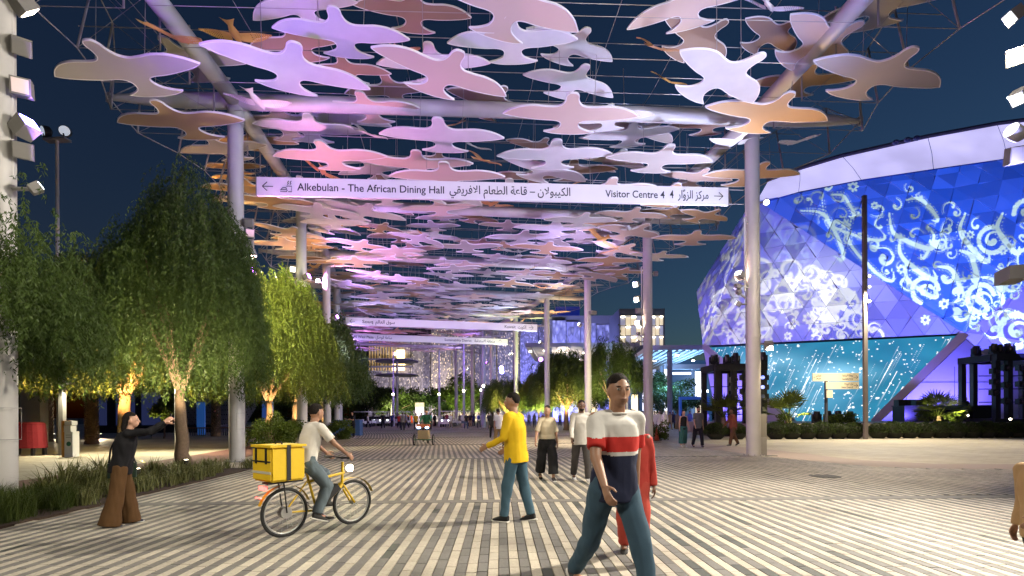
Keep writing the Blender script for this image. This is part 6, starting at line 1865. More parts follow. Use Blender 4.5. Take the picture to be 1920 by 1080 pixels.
for (x0, x1, y0, y1) in ((736, 744, 660, 666), (744, 758, 656, 672), (735, 742, 678, 684), (746, 759, 675, 684), (734, 742, 689, 695), (746, 758, 687, 694), (748, 756, 646, 650)): box_px('window', x0, x1, y0, y1, 125.6, .25, m_w, hall)
for y in (672, 686): box_px('ledge', 690, 772, y, y + 2.2, 124.2, 1.4, mat('hall_ledge', (.12, .11, .16), .6), hall)
for k in range(9): box_px('fin', 692 + k * 5.2, 693.6 + k * 5.2, 640, 700, 125.4, .4, mat('hall_fin', (.42, .30, .14), .5, emit=(1, .65, .25), estr=.25), hall)
for px, py, c_, pw in ((760, 700, (.8, .7, 1), 17000), (880, 690, (1, .84, .6), 20000), (1020, 690, (.36, .36, 1), 20000)):
    p = P(px, 775, 104); spot('hall_wash_beam', (p.x, p.y, 1.0), P(px, 660, 124), pw, c_, 120, .8, .5)
blu = thing('patterned_block', 'long block with a blue white perforated facade behind the plaza trees', 'building', (0, 0, 0))
xs = [1036, 1062, 1088, 1118, 1150]
for k in range(4): box_px('facade_panel', xs[k], xs[k + 1] - .4, 601 + k * 2.6, 700, 112 + k * .3, 10, bw, blu, 0)
box_px('parapet', 1020, 1152, 592, 606, 112.6, 10.4, mat('block_parapet', (.16, .16, .19), .6), blu)
box_px('rooftop_box', 1042, 1087, 575, 600, 122, 10, mat('blue_rooftop', (.05, .08, .25), .5, emit=(.02, .05, .6), estr=.25), blu)
box_px('rooftop_box', 1130, 1160, 600, 650, 118, 8, mat('dark_rooftop', (.04, .045, .055), .6), blu)
p = P(1090, 775, 98); spot('block_wash_beam', (p.x, p.y, 1.0), P(1090, 640, 112), 30000, (.35, .38, 1), 120, .8, .5)
glz = thing('glass_block', 'lit glazed upper storeys of a block beyond the blue canopies', 'building', (0, 0, 0))
d = 96
wm = emat('office_glow', (1, .80, .48), .75); wm2 = emat('office_glow_dim', (.55, .55, .8), .35)
for (x0, x1, cols_) in ((1163, 1213, 5), (1222, 1244, 3)):
    for r in range(3):
        for c_ in range(cols_):
            xa = x0 + (x1 - x0) * c_ / cols_; xb = x0 + (x1 - x0) * (c_ + 1) / cols_
            f = box_px('window', xa + .7, xb - .7, 592 + r * 19, 609 + r * 19, d, .2, wm if (r + c_) % 3 else wm2, glz)
            box_px('blind', xa + .9, xb - .9, 593 + r * 19, 594.6 + r * 19, d - .12, .08, M['lens_warm'] if (c_ + r) % 2 == 0 else wm2, glz)
box_px('frame', 1161, 1247, 579, 680, d + .3, 10, mat('block_frame', (.16, .17, .22), .5), glz, 0)
# slender steel canopies with downlights in the middle distance
def roof_canopy(label, pts, d0, d1, th, cols_, lights, m_):
    t = thing('roof_canopy', label, 'canopy', (0, 0, 0))
    (x0, y0), (x1, y1) = pts
    a, b = P(x0, y0, d0), P(x1, y1, d0); z = (a.z + b.z) / 2
    mb = MB(); q = [P(x0, y0, d0), P(x1, y1, d0), P(x1, y1, d1), P(x0, y0, d1)]
    top = [Vector((p.x, p.y, z)) for p in q]; top[2].x = top[1].x + 2; top[3].x = top[0].x + 2
    mb.add([p + Vector((0, 0, .5)) for p in top] + top, [(0, 1, 2, 3), (4, 7, 6, 5), (0, 4, 5, 1), (1, 5, 6, 2), (2, 6, 7, 3), (3, 7, 4, 0)]); mb.build('roof_slab', m_, t)
    for k in range(9):
        x = a.x + (b.x - a.x) * (k + .5) / 9; MB().bar((x, d0 + .2, z - .08), (x + 2, d1 - .2, z - .08), .16, .14).build('rafter', m_, t)
    for px, dd in cols_:
        c = P(px, 778, dd); MB().tube((c.x, dd, 0), (c.x, dd, z), .28, n=14).build('post', mat('blue_grey_post', (.34, .36, .44), .5), t)
    for px, dd in lights:
        c = P(px, 778, dd); MB().ell((c.x, dd, z - .14), (.2, .2, .08)).build('downlight', M['lens_warm'], t)
    return t, z
whm = mat('canopy_white', (.5, .5, .52), .5)
t, z1 = roof_canopy('pale canopy with warm downlights beside the third column', ((985, 652), (1200, 648)), 66, 84, .5, ((1031, 67), (966, 70), (1180, 70)), ((960, 72), (995, 70), (1022, 69), (1058, 68), (1095, 72), (1130, 70)), whm)
p = P(1060, 778, 70); point('canopy_glow', (p.x, 72, z1 - 2.2), 900, (1, .82, .62), .6)
t, z2 = roof_canopy('broad blue lit canopy roof next to the pavilion flank', ((1214, 660), (1330, 652)), 56, 80, .5, ((1256, 57), (1300, 76), (1240, 74)), ((1270, 60), (1228, 66), (1300, 66)), whm)
for px, d, pw in ((1250, 62, 2600), (1295, 66, 2600)):
    p = P(px, 778, d); point('canopy_glow', (p.x, d, z2 - 3.5), pw, (.25, .55, 1), .8)
t = thing('entrance_gate', 'blue steel portal frame and white lit walls of the entrance beyond the crowd', 'gate', (0, 0, 0))
gm = mat('portal_blue', (.03, .07, .28), .4, emit=(.02, .08, .5), estr=.4)
box_px('post', 1274, 1278.5, 744, 806, 58, .3, gm, t, 0); box_px('post', 1325, 1330, 744, 806, 58, .3, gm, t, 0); box_px('lintel', 1274, 1330, 744, 749, 57.98, .34, gm, t)
t = thing('entrance_hall', 'teal walled entrance hall with white lit panels beyond the crowd', 'building', (0, 0, 0))
for (x0, x1, y0, y1, c, e) in ((1303, 1318, 697, 745, (.9, .9, 1), 5), (1310, 1328, 731, 736, (.75, .85, 1), 8), (1205, 1214, 676, 770, (.8, .8, 1), 1.6), (1246, 1252, 676, 770, (.9, .9, 1), 1.8), (1222, 1230, 690, 770, (.5, .6, 1), .7), (1262, 1300, 698, 702, (.6, .7, 1), 4), (1300, 1318, 750, 795, (1, .8, .5), 1.0), (1226, 1262, 770, 800, (1, .75, .4), .7), (1176, 1196, 740, 795, (1, .8, .42), 2.2), (1084, 1120, 745, 790, (1, .78, .36), 1.5)):
    o = box_px('lit_panel', x0, x1, y0, y1, 88, .3, emat('lit_panel', c, e), t)
o = box_px('back_wall', 1205, 1335, 676, 800, 90, 3, mat('teal_wall', (.05, .10, .16), .6, emit=(.02, .10, .3), estr=.25), t, 0)
box_px('banner', 1246, 1330, 683, 692, 62, .2, mat('entrance_banner', (.5, .45, .48), .6), t)
# far light poles
for px, top, d, lab in ((738, 656, 72, 'slender dark light pole left of the bright green tree'), (824, 656, 70, 'grey light pole at the second sign end'), (870, 640, 66, 'light pole in front of the bright green rounded tree'), (907, 616, 62, 'thicker blue grey light pole right of the bright green tree'), (902, 640, 75, 'thin pole close behind the thicker blue grey one')):
    p = P(px, 778, d); H = CAMZ + (778 - top) * d / 1000
    t = thing('light_pole', lab, 'light pole', (p.x, d, 0), 0, 'light poles at the end of the avenue')
    MB().tube((0, 0, 0), (0, 0, H), .16 if px != 907 else .24, .1 if px != 907 else .2, n=10).build('pole', mat('blue_grey_post', (.34, .36, .44), .5), t)
    MB().box((0, -.1, H * .42), (.3, .35, .3)).build('spot_head', M['lamp_grey'], t); MB().ell((0, -.3, H * .42), (.16, .06, .16)).build('spot_glass', M['lens_warm'], t)
p = P(745, 778, 88); t = thing('parasol_structure', 'tall thin pole carrying two flat violet lit discs in front of the hall', 'shade structure', (p.x, 88, 0))
MB().tube((0, 0, 0), (0, 0, 10.4), .2, n=10).build('pole', M['white_steel'], t)
for zz in (8.0, 10.3): MB().loft([(0, 0, zz), (0, 0, zz + .18)], [3.6, 3.4], n=24).build('disc', mat('violet_disc', (.24, .2, .36), .5), t)
for px, py, nm in ((940, 690, 'upper'), (941, 697, 'lower')):
    p = P(px, py, 60); o = MB().ell((0, 0, 0), (.25, .15, .25)).build('stage_lamp', M['lens_blue'], None, loc=p); tag(o, '%s of two blue violet lamps glowing above the tawny tree' % nm, 'lamp')
p = P(1014, 674, 56); o = MB().ell((0, 0, 0), (.22, .15, .22)).build('stage_lamp', M['lens_purple'], None, loc=p); tag(o, 'purple lamp glowing above the bright green drooping tree', 'lamp')
# lit information totem and buggies
p = P(787, 782, 66); t = thing('information_totem', 'illuminated information totem with a yellow green top far down the avenue', 'totem', (p.x, 66, 0))
MB().box((0, 0, 1.25), (1.0, .3, 2.5)).build('body', emat('totem_white', (1, .9, .75), 1.3), t); MB().box((0, -.02, 2.78), (1.1, .34, .5)).build('header', emat('totem_header', (.8, .75, .1), 1.0), t)
def buggy(label, px, d, rz, lights=False):
    p = P(px, 778, d); t = thing('golf_buggy', label, 'buggy', (p.x, d, 0), R(rz), 'buggies parked at the end of the avenue')
    wt = mat('buggy_white', (.6, .6, .6), .35)
    mb = MB(); mb.box((0, 0, .55), (1.2, 2.6, .3)); mb.box((0, 1.0, .8), (1.15, .5, .35)); mb.build('body', wt, t)
    for y in (-.6, .25):
        MB().box((0, y, .8), (1.1, .5, .14)).build('seat', M['black'], t); MB().box((0, y - .26, 1.08), (1.1, .1, .5)).build('backrest', M['black'], t)
    MB().box((0, 0, 1.95), (1.3, 2.7, .08)).build('roof', wt, t)
    for sx_ in (-.58, .58):
        for y in (-1.2, 1.0): MB().tube((sx_, y, .7), (sx_, y, 1.92), .03, n=6).build('roof_post', M['black'], t)
        for y in (-.85, .95): MB().tube((sx_ - .1, y, .26), (sx_ + .1, y, .26), .26, n=14).build('wheel', M['black_plastic'], t)
        MB().ell((sx_ * .7, 1.26, .82), (.09, .04, .09)).build('headlight', M['lens_white'] if lights else M['lens_off'], t)
    return t
for k, (px, d, rz) in enumerate(((682, 70, 160), (698, 72, 170), (713, 73, 175), (728, 74, 170), (744, 75, 168), (757, 76, 172))):
    buggy(['white roofed buggy at the near end of the parked row', 'second buggy from the near end of the parked row', 'third buggy of the parked row', 'fourth buggy of the parked row', 'fifth buggy of the parked row', 'last buggy of the parked row beside the totem'][k], px, d, rz, k in (2, 3))
buggy('buggy driving with bluish headlights on amid the far crowd', 838, 66, 178, True)
buggy('open white roofed buggy behind the far crowd right of the totem', 866, 70, 100)
o = MB().box((0, 0, .6), (2.3, .8, 1.1)).build('litter_bin', mat('blue_bins', (.03, .08, .2), .5), None, loc=(P(647, 778, 38).x, 38, 0)); tag(o, 'row of dark blue recycling bins at the planted pavement edge', 'bin')
# distant tree belt and skyline mass
g = np.random.default_rng(8); n = 26000
x = g.uniform(-95, 90, n); y = 142 + g.uniform(-4, 4, n); hgt = 7 + 2.5 * np.sin(x * .21) + 1.5 * np.sin(x * .57 + 1)
c = np.stack([x, y, g.uniform(0, 1, n) ** .7 * hgt], -1).astype(np.float32)
ax = unitv(g.normal(0, 1, (n, 3))) * .9; sd = unitv(np.cross(ax, g.normal(0, 1, (n, 3)))) * .28
o = link('far_tree_belt', leaf_mesh('far_tree_belt', c, ax, sd, M['leaf_dark'])); tag(o, 'dark belt of far trees closing the plaza', 'trees', None, 'stuff')
# ------------------------------------------------------------------ people
def remesh(mb, voxel, smooth=2, name='body', mats=None, mat_fn=None, folds=0.0, seed=0):
    me = bpy.data.meshes.new('tmp'); me.from_pydata(mb.v, [], mb.f)
    o = bpy.data.objects.new('tmp', me)
    md = o.modifiers.new('r', 'REMESH'); md.mode = 'VOXEL'; md.voxel_size = voxel
    if smooth:
        sm = o.modifiers.new('s', 'SMOOTH'); sm.iterations = smooth; sm.factor = .5
    out = evaluated_mesh(o); bpy.data.meshes.remove(me)
    out.name = name
    out.materials.clear()
    for m in (mats if isinstance(mats, (list, tuple)) else [mats]): out.materials.append(m)
    n = len(out.vertices)
    if folds and n:
        co = np.empty(n * 3, np.float32); out.vertices.foreach_get('co', co); co = co.reshape(-1, 3)
        nr = np.empty(n * 3, np.float32); out.vertices.foreach_get('normal', nr); nr = nr.reshape(-1, 3)
        g = np.random.default_rng(seed); d = np.zeros(n)
        for k in range(7):
            w = g.normal(0, 1, 3) * np.array([26, 26, 15]); d += np.sin(co @ w + g.uniform(0, 6) + 1.5 * np.sin(co @ (w[::-1] * .4)))
        d = np.sign(d) * np.abs(d / 7) ** .8
        co += nr * (d * folds)[:, None]; out.vertices.foreach_set('co', co.reshape(-1)); out.update()
    if mat_fn:
        ctr = np.empty(len(out.polygons) * 3, np.float32); out.polygons.foreach_get('center', ctr)
        out.polygons.foreach_set('material_index', np.array(mat_fn(ctr.reshape(-1, 3)), np.int32))
    out.polygons.foreach_set('use_smooth', [True] * len(out.polygons))
    return out

_cm = {}
def cloth(c, rough=.85):
    k = tuple(round(x, 3) for x in c)
    if k not in _cm: _cm[k] = mat('cloth_%d' % len(_cm), c, rough, noise=.12, scale=14, bump=.15, bscale=220, spec=.2)
    return _cm[k]
SKIN = {'light': mat('skin_light', (.46, .26, .18), .5, noise=.08, scale=12), 'mid': mat('skin_mid', (.30, .16, .10), .5, noise=.08, scale=12), 'dark': mat('skin_dark', (.13, .066, .04), .5, noise=.08, scale=12)}
HAIR = mat('dark_hair', (.012, .009, .008), .8, bump=.6, bscale=150, spec=.15)
EYE = mat('eye_white', (.30, .28, .26), .3); IRIS = mat('eye_iris', (.02, .012, .008), .15)
def rotz(v, a): return Vector((v.x * math.cos(a) - v.y * math.sin(a), v.x * math.sin(a) + v.y * math.cos(a), v.z))

def person(label, x, y, face, H=1.72, skin='mid', legs=((18, 8), (-16, 14)), arms=((-18, 20, 10), (16, 25, 10)), lean=4, top=(.6, .6, .58), bottom=(.03, .03, .035), top_kind='tee', bottom_kind='trousers',
           shoes=(.03, .03, .03), sole=(.6, .58, .55), hair='short', near=False, female=False, pelvis_z=None, hands=None, group=None, z=0.0, head_yaw=0, stripes=None, beard=False, ground=True, headwear=None, build=1.0, knees=None):
    """face: direction the body looks at, degrees (0 = away from the camera, 180 = towards it)"""
    vox = .011 if near else .026
    t = thing('person', label, 'person', (x, y, z), R(face), group)
    ln = math.sin(R(lean)); lc = math.cos(R(lean))
    sw = (.093 if not female else .084) * H * build; hw = (.052 if not female else .056) * H * build
    pel = Vector((0, 0, .525 * H)); up = Vector((0, ln, lc))
    waist = pel + up * .085 * H; chest = pel + up * .215 * H; neck = pel + up * .305 * H; head = neck + Vector((0, ln * .5, 1)).normalized() * .098 * H + Vector((0, .012 * H, 0))
    sho = [neck + Vector((s * sw, 0, -.022 * H)) for s in (-1, 1)]
    hip = [pel + Vector((s * hw, 0, -.01 * H)) for s in (-1, 1)]
    Lt, Ls = .243 * H, .235 * H
    kn, an, toe = [], [], []
    for k in (0, 1):
        a, b = R(legs[k][0]), R(legs[k][0] - legs[k][1])
        sp = R(legs[k][2]) if len(legs[k]) > 2 else R(2)
        s = -1 if k == 0 else 1
        K = hip[k] + Vector((s * math.sin(sp), math.sin(a), -math.cos(a))).normalized() * Lt
        A = K + Vector((s * math.sin(sp) * .3, math.sin(b), -math.cos(b))).normalized() * Ls
        kn.append(K); an.append(A)
        fp = R(legs[k][0] - legs[k][1]) * .75 if legs[k][0] - legs[k][1] < 0 else 0
        toe.append(fp)
    low = min(an[0].z - .045 * H, an[1].z - .045 * H)
    dz = -low if (pelvis_z is None and ground) else (pelvis_z - pel.z if pelvis_z is not None else 0)
    off = Vector((0, 0, dz))
    pel, waist, chest, neck, head = (v + off for v in (pel, waist, chest, neck, head))
    sho = [v + off for v in sho]; hip = [v + off for v in hip]; kn = [v + off for v in kn]; an = [v + off for v in an]
    Lu, Lf = .168 * H, .145 * H
    el, wr, fdir = [], [], []
    for k in (0, 1):
        s = -1 if k == 0 else 1
        if hands and hands[k] is not None:
            tgt = Vector(hands[k]); d = tgt - sho[k]; L = min(d.length, (Lu + Lf) * .985)
            d.normalize(); aa = (Lu ** 2 + L ** 2 - Lf ** 2) / (2 * L); hgt = math.sqrt(max(0, Lu ** 2 - aa ** 2))
            pol = Vector((s * .7, -.25, -.8)); pol = (pol - d * pol.dot(d)).normalized()
            E_ = sho[k] + d * aa + pol * hgt; W_ = sho[k] + d * L
        else:
            a, f, ab = arms[k]
            dr = Vector((s * math.sin(R(ab)), math.sin(R(a)) * math.cos(R(ab)), -math.cos(R(a)) * math.cos(R(ab))))
            E_ = sho[k] + dr * Lu
            f2 = R(a + f); dr2 = Vector((s * math.sin(R(ab)) * .55, math.sin(f2), -math.cos(f2))).normalized()
            W_ = E_ + dr2 * Lf
        el.append(E_); wr.append(W_); fdir.append((W_ - E_).normalized())
    h = H; B = build
    xa = (1, 0, 0)
    # ---- body (one continuous surface)
    mb = MB()
    mb.loft([pel - up * .06 * h, pel, waist, chest, chest + up * .06 * h, neck - up * .01 * h], [.075 * h * B, .086 * h * B, .072 * h * B, .084 * h * B, .070 * h * B, .040 * h], [.055 * h, .064 * h, .053 * h, .058 * h, .046 * h, .034 * h], n=16, xax=xa)
    for k in (0, 1):
        mb.caps(hip[k], kn[k], .052 * h * B, .035 * h * B, 12); mb.caps(kn[k], an[k], .034 * h * B, .021 * h, 12)
        mid = kn[k].lerp(an[k], .28) - Vector((0, .008 * h, 0)); mb.ell(mid, (.028 * h, .029 * h, .06 * h))
        mb.ell(an[k] + Vector((0, .03 * h, -.025 * h)), (.022 * h, .05 * h, .016 * h))
        mb.ell(sho[k], (.032 * h * B, .032 * h, .032 * h)); mb.caps(neck - up * .014 * h, sho[k], .026 * h, .027 * h, 10)
        mb.caps(sho[k], el[k], .030 * h * B, .022 * h * B, 10); mb.caps(el[k], wr[k], .022 * h * B, .0145 * h, 10)
    mb.caps(neck - up * .02 * h, head - Vector((0, 0, .02 * h)), .034 * h, .031 * h, 12)
    hy = R(head_yaw); hq = Matrix.Rotation(hy, 3, 'Z')
    mb.ell(head, (.0435 * h, .054 * h, .064 * h), hq, 16, 12)
    mb.ell(head + hq @ Vector((0, .018 * h, -.034 * h)), (.033 * h, .036 * h, .034 * h), hq, 14, 10)
    nfeat = near
    if True:
        mb.ell(head + hq @ Vector((0, .056 * h, -.012 * h)), (.0075 * h, .011 * h, .016 * h), hq, 8, 6)
        mb.ell(head + hq @ Vector((0, .053 * h, -.038 * h)), (.014 * h, .006 * h, .005 * h), hq, 8, 6)
        for s in (-1, 1): mb.ell(head + hq @ Vector((s * .045 * h, -.002 * h, -.008 * h)), (.006 * h, .013 * h, .02 * h), hq, 8, 6)
        mb.ell(head + hq @ Vector((0, .050 * h, .010 * h)), (.028 * h, .006 * h, .006 * h), hq, 8, 6)
    for k in (0, 1):     # hands: palm, four curled fingers, thumb
        s = -1 if k == 0 else 1
        d = fdir[k]; sd = Vector((0, 1, 0)) - d * d.y
        if sd.length < .2: sd = Vector((1, 0, 0)) - d * d.x
        sd.normalize(); nr = d.cross(sd)
        if nr.x * s > 0: nr = -nr
        W_ = wr[k]
        pm_ = W_ + d * .03 * h
        mb.loft([W_ - d * .005 * h, W_ + d * .02 * h, W_ + d * .05 * h], [.014 * h, .021 * h, .021 * h], [.010 * h, .010 * h, .009 * h], n=10, xax=tuple(sd))
        if near:
            for q, (o_, L_) in enumerate(((.0165, .040), (.006, .045), (-.0055, .042), (-.0165, .033))):
                b0 = W_ + d * .047 * h + sd * o_ * h
                b1 = b0 + (d * .9 + nr * .25).normalized() * L_ * .5 * h; b2 = b1 + (d * .6 + nr * .7).normalized() * L_ * .5 * h
                mb.caps(b0, b1, .0056 * h, .0052 * h, 7); mb.caps(b1, b2, .0052 * h, .0045 * h, 7)
            tb0 = W_ + d * .016 * h + sd * .017 * h; tb1 = tb0 + (d * .7 + sd * .7 + nr * .3).normalized() * .024 * h; tb2 = tb1 + (d * .9 + sd * .2 + nr * .4).normalized() * .02 * h
            mb.caps(tb0, tb1, .0072 * h, .006 * h, 7); mb.caps(tb1, tb2, .006 * h, .005 * h, 7)
        else: mb.caps(W_ + d * .045 * h, W_ + d * .085 * h + nr * .01 * h, .013 * h, .009 * h, 8)
    link('body', remesh(mb, .0075 if near else .02, 2 if near else 1, 'body', SKIN[skin]), t)
    if near:
        for s in (-1, 1):
            e = MB().ell(head + hq @ Vector((s * .019 * h, .0475 * h, .001 * h)), (.0075 * h, .006 * h, .0055 * h), hq, 10, 8).build('eye', EYE, t, True)
            MB().ell(head + hq @ Vector((s * .019 * h, .0525 * h, .001 * h)), (.0032 * h, .002 * h, .0032 * h), hq, 8, 6).build('iris', IRIS, e, True)
            MB().ell(head + hq @ Vector((s * .019 * h, .0515 * h, .0125 * h)), (.012 * h, .004 * h, .0024 * h), hq, 8, 6).build('eyebrow', HAIR, t)
    if near: MB().ell(head + hq @ Vector((0, .0575 * h, -.038 * h)), (.0125 * h, .003 * h, .0022 * h), hq, 10, 6).build('lips', mat('lips', (.20, .075, .06), .45), t)
    # ---- clothes
    tm = cloth(top)
    if top_kind in ('tee', 'shirt', 'blouse', 'tank', 'jacket'):
        mb = MB(); loose = {'tee': 1.0, 'shirt': 1.1, 'blouse': 1.12, 'tank': .95, 'jacket': 1.12}[top_kind]
        hem = {'blouse': .03, 'shirt': -.07, 'jacket': -.07}.get(top_kind, -.055)
        mb.loft([pel + up * hem * h, pel + up * (hem + .04) * h, waist, chest - up * .02 * h, chest + up * .05 * h, chest + up * .068 * h, neck - up * .014 * h, neck + up * .004 * h],
                [.100 * h * B * loose, .100 * h * B * loose, .092 * h * B * loose, .099 * h * B * loose, .098 * h * B, .082 * h * B, .054 * h, .040 * h], [.080 * h * B * loose, .080 * h * B * loose, .072 * h * B * loose, .076 * h * loose, .067 * h, .058 * h, .046 * h, .037 * h], n=20, xax=xa)
        if top_kind != 'tank':
            for k in (0, 1):
                mb.ell(sho[k] - Vector((0, 0, .002 * h)), (.035 * h * B, .036 * h, .034 * h)); mb.caps(neck - up * .014 * h, sho[k], .036 * h, .035 * h, 12)
                if top_kind == 'tee' or top_kind == 'blouse':
                    e_ = sho[k].lerp(el[k], .78 if top_kind == 'tee' else 1.0)
                    mb.loft([sho[k], sho[k].lerp(e_, .5), e_], [.036 * h * B, .036 * h * B, .037 * h * B], n=14)
                else:
                    mb.loft([sho[k], el[k]], [.039 * h * B, .030 * h * B], n=12); mb.ell(el[k], (.030 * h, .030 * h, .030 * h)); mb.loft([el[k], wr[k]], [.030 * h * B, .022 * h], n=12)
        ms, fn = tm, None
        if stripes:
            ms = [cloth(c) for _, c in stripes]
            def fn(ctr, st=stripes, a0=pel, u_=up):
                v = (ctr - np.array(a0)) @ np.array(u_) / h; idx = np.zeros(len(v), int)
                for i_, (lim, _) in enumerate(st): idx[v < lim] = i_
                return idx
        if near and top_kind in ('tee', 'shirt', 'blouse'): MB().torus((0, 0, 0), .041 * h, .0045 * h, 'z', 24, 6).build('collar', tm, t, True, tuple(neck + up * .001 * h))
        link('shirt', remesh(mb, vox * .85, 7 if near else 1, 'shirt', ms, fn, .0095 if near else 0, int(abs(x) * 100)), t)
    if top_kind in ('robe', 'abaya'):
        mb = MB(); zb = .03
        fx = (an[0].y + an[1].y) / 2
        mb.loft([(0, fx, zb), (0, fx * .6, .25 * h), pel, waist, chest, chest + up * .05 * h, neck - up * .018 * h, neck + up * .01 * h], [.15 * h, .13 * h, .105 * h, .098 * h, .102 * h, .1 * h, .055 * h, .04 * h], [.13 * h, .11 * h, .085 * h, .075 * h, .076 * h, .066 * h, .046 * h, .037 * h], n=20, xax=xa)
        for k in (0, 1):
            mb.ell(sho[k], (.04 * h, .04 * h, .04 * h)); mb.loft([sho[k], el[k]], [.04 * h, .034 * h], n=12); mb.ell(el[k], (.034 * h,) * 3); mb.loft([el[k], wr[k]], [.034 * h, .034 * h], n=12)
        link('robe', remesh(mb, vox, 2, 'robe', tm, None, .008 if near else .004, 3), t)
    if bottom_kind and top_kind not in ('robe', 'abaya'):
        mb = MB(); bk_ = bottom_kind
        mb.loft([pel + up * .055 * h, pel + up * .02 * h, pel - up * .03 * h, pel - up * .075 * h], [.090 * h * B, .096 * h * B, .094 * h * B, .07 * h * B], [.070 * h, .076 * h, .076 * h, .062 * h], n=18, xax=xa)
        for k in (0, 1):
            if bk_ == 'trousers': r_ = (.060, .049, .043, .040)
            elif bk_ == 'jeans': r_ = (.057, .044, .038, .035)
            elif bk_ == 'wide': r_ = (.066, .066, .068, .068)
            elif bk_ == 'flare': r_ = (.060, .058, .072, .085)
            else: r_ = (.062, .054, 0, 0)
            mb.caps(hip[k] + Vector((0, 0, -.01 * h)), hip[k].lerp(kn[k], .5), r_[0] * h * B, (r_[0] + r_[1]) / 2 * h * B, 14)
            if bk_ == 'shorts':
                mb.loft([hip[k], hip[k].lerp(kn[k], .95)], [r_[0] * h * B, r_[1] * h * B], n=14)
            else:
                mb.loft([hip[k], kn[k]], [r_[0] * h * B, r_[1] * h * B], n=14); mb.ell(kn[k], (r_[1] * h * B,) * 3)
                endp = an[k] + Vector((0, 0, .005 * h if bk_ in ('trousers', 'jeans') else (.05 * h if bk_ == 'wide' else -.03 * h)))
                mb.loft([kn[k], kn[k].lerp(endp, .5), endp], [r_[1] * h * B, r_[2] * h * B, r_[3] * h * B], n=14)
        link('trousers' if bk_ != 'shorts' else 'shorts', remesh(mb, vox, 3 if near else 1, 'trousers', cloth(bottom), None, .010 if near else 0, 9), t)
    # ---- shoes
    for k in (0, 1):
        A = an[k]; q = Matrix.Rotation(toe[k], 3, 'X')
        mb = MB()
        mb.loft([A + q @ Vector((0, -.036 * h, -.014 * h)), A + q @ Vector((0, -.01 * h, -.012 * h)), A + q @ Vector((0, .03 * h, -.02 * h)), A + q @ Vector((0, .075 * h, -.027 * h)), A + q @ Vector((0, .10 * h, -.031 * h))], [.018 * h, .025 * h, .026 * h, .027 * h, .017 * h], [.024 * h, .030 * h, .024 * h, .016 * h, .010 * h], n=12, xax=xa)
        s_ = link('shoe', remesh(mb, .008 if near else .02, 1, 'shoe', cloth(shoes, .6)), t)
        mb = MB(); mb.loft([A + q @ Vector((0, -.045 * h, -.039 * h)), A + q @ Vector((0, -.02 * h, -.039 * h)), A + q @ Vector((0, .04 * h, -.0395 * h)), A + q @ Vector((0, .085 * h, -.039 * h)), A + q @ Vector((0, .108 * h, -.037 * h))], [.016 * h, .026 * h, .027 * h, .030 * h, .018 * h], [.0075 * h] * 5, n=10, xax=xa); mb.build('sole', cloth(sole, .6), s_, True)
    # ---- hair and headwear
    hv = .009 if near else .02
    hm = HAIR
    mb = MB()
    if hair == 'short':
        mb.ell(head + hq @ Vector((0, -.008 * h, .016 * h)), (.0475 * h, .056 * h, .057 * h), hq, 14, 10)
    elif hair == 'long':
        mb.ell(head + hq @ Vector((0, -.010 * h, .014 * h)), (.049 * h, .057 * h, .060 * h), hq, 14, 10); mb.loft([head + hq @ Vector((0, -.035 * h, .0)), head + hq @ Vector((0, -.05 * h, -.07 * h)), head + hq @ Vector((0, -.058 * h, -.15 * h))], [.045 * h, .05 * h, .03 * h], [.03 * h, .024 * h, .012 * h], n=12, xax=xa)
    elif hair == 'bun':
        mb.ell(head + hq @ Vector((0, -.010 * h, .014 * h)), (.048 * h, .056 * h, .059 * h), hq, 14, 10); mb.ell(head + hq @ Vector((0, -.062 * h, .01 * h)), (.024 * h, .022 * h, .024 * h), hq)
    elif hair in ('hijab', 'ghutra'):
        hm = cloth(headwear or (.03, .03, .03)); mb.ell(head + hq @ Vector((0, -.012 * h, .008 * h)), (.052 * h, .058 * h, .066 * h), hq, 14, 10)
        mb.loft([head + Vector((0, -.015 * h, -.02 * h)), neck + Vector((0, 0, .0)), neck + Vector((0, -.01 * h, -.06 * h))], [.048 * h, .058 * h, .09 * h], [.046 * h, .054 * h, .066 * h], n=14, xax=xa)
    if hair:
        me = remesh(mb, hv, 1, 'hair', hm, None, .003 if hair in ('short', 'long', 'bun') else .002, 4)
        # carve the face free
        bm = bmesh.new(); bm.from_mesh(me); inv = hq.inverted()
        dele = []
        for f in bm.faces:
            c = inv @ (f.calc_center_median() - head)
            lim = .026 * h if hair == 'short' else .036 * h
            if c.y > -.004 * h and c.z < lim and abs(c.x) < .06 * h and c.z > -.075 * h: dele.append(f)
            elif hair == 'short' and c.z < -.03 * h: dele.append(f)
        bmesh.ops.delete(bm, geom=dele, context='FACES'); bm.to_mesh(me); bm.free()
        link('headscarf' if hair in ('hijab', 'ghutra') else 'hair', me, t)
    if beard:
        mb = MB(); mb.ell(head + hq @ Vector((0, .026 * h, -.048 * h)), (.033 * h, .032 * h, .024 * h), hq); link('beard', remesh(mb, hv, 1, 'beard', HAIR), t)
    t['hands_at'] = [tuple(w) for w in wr]
    return t, dict(head=head, wr=wr, sho=sho, el=el, pel=pel, chest=chest, an=an, kn=kn)

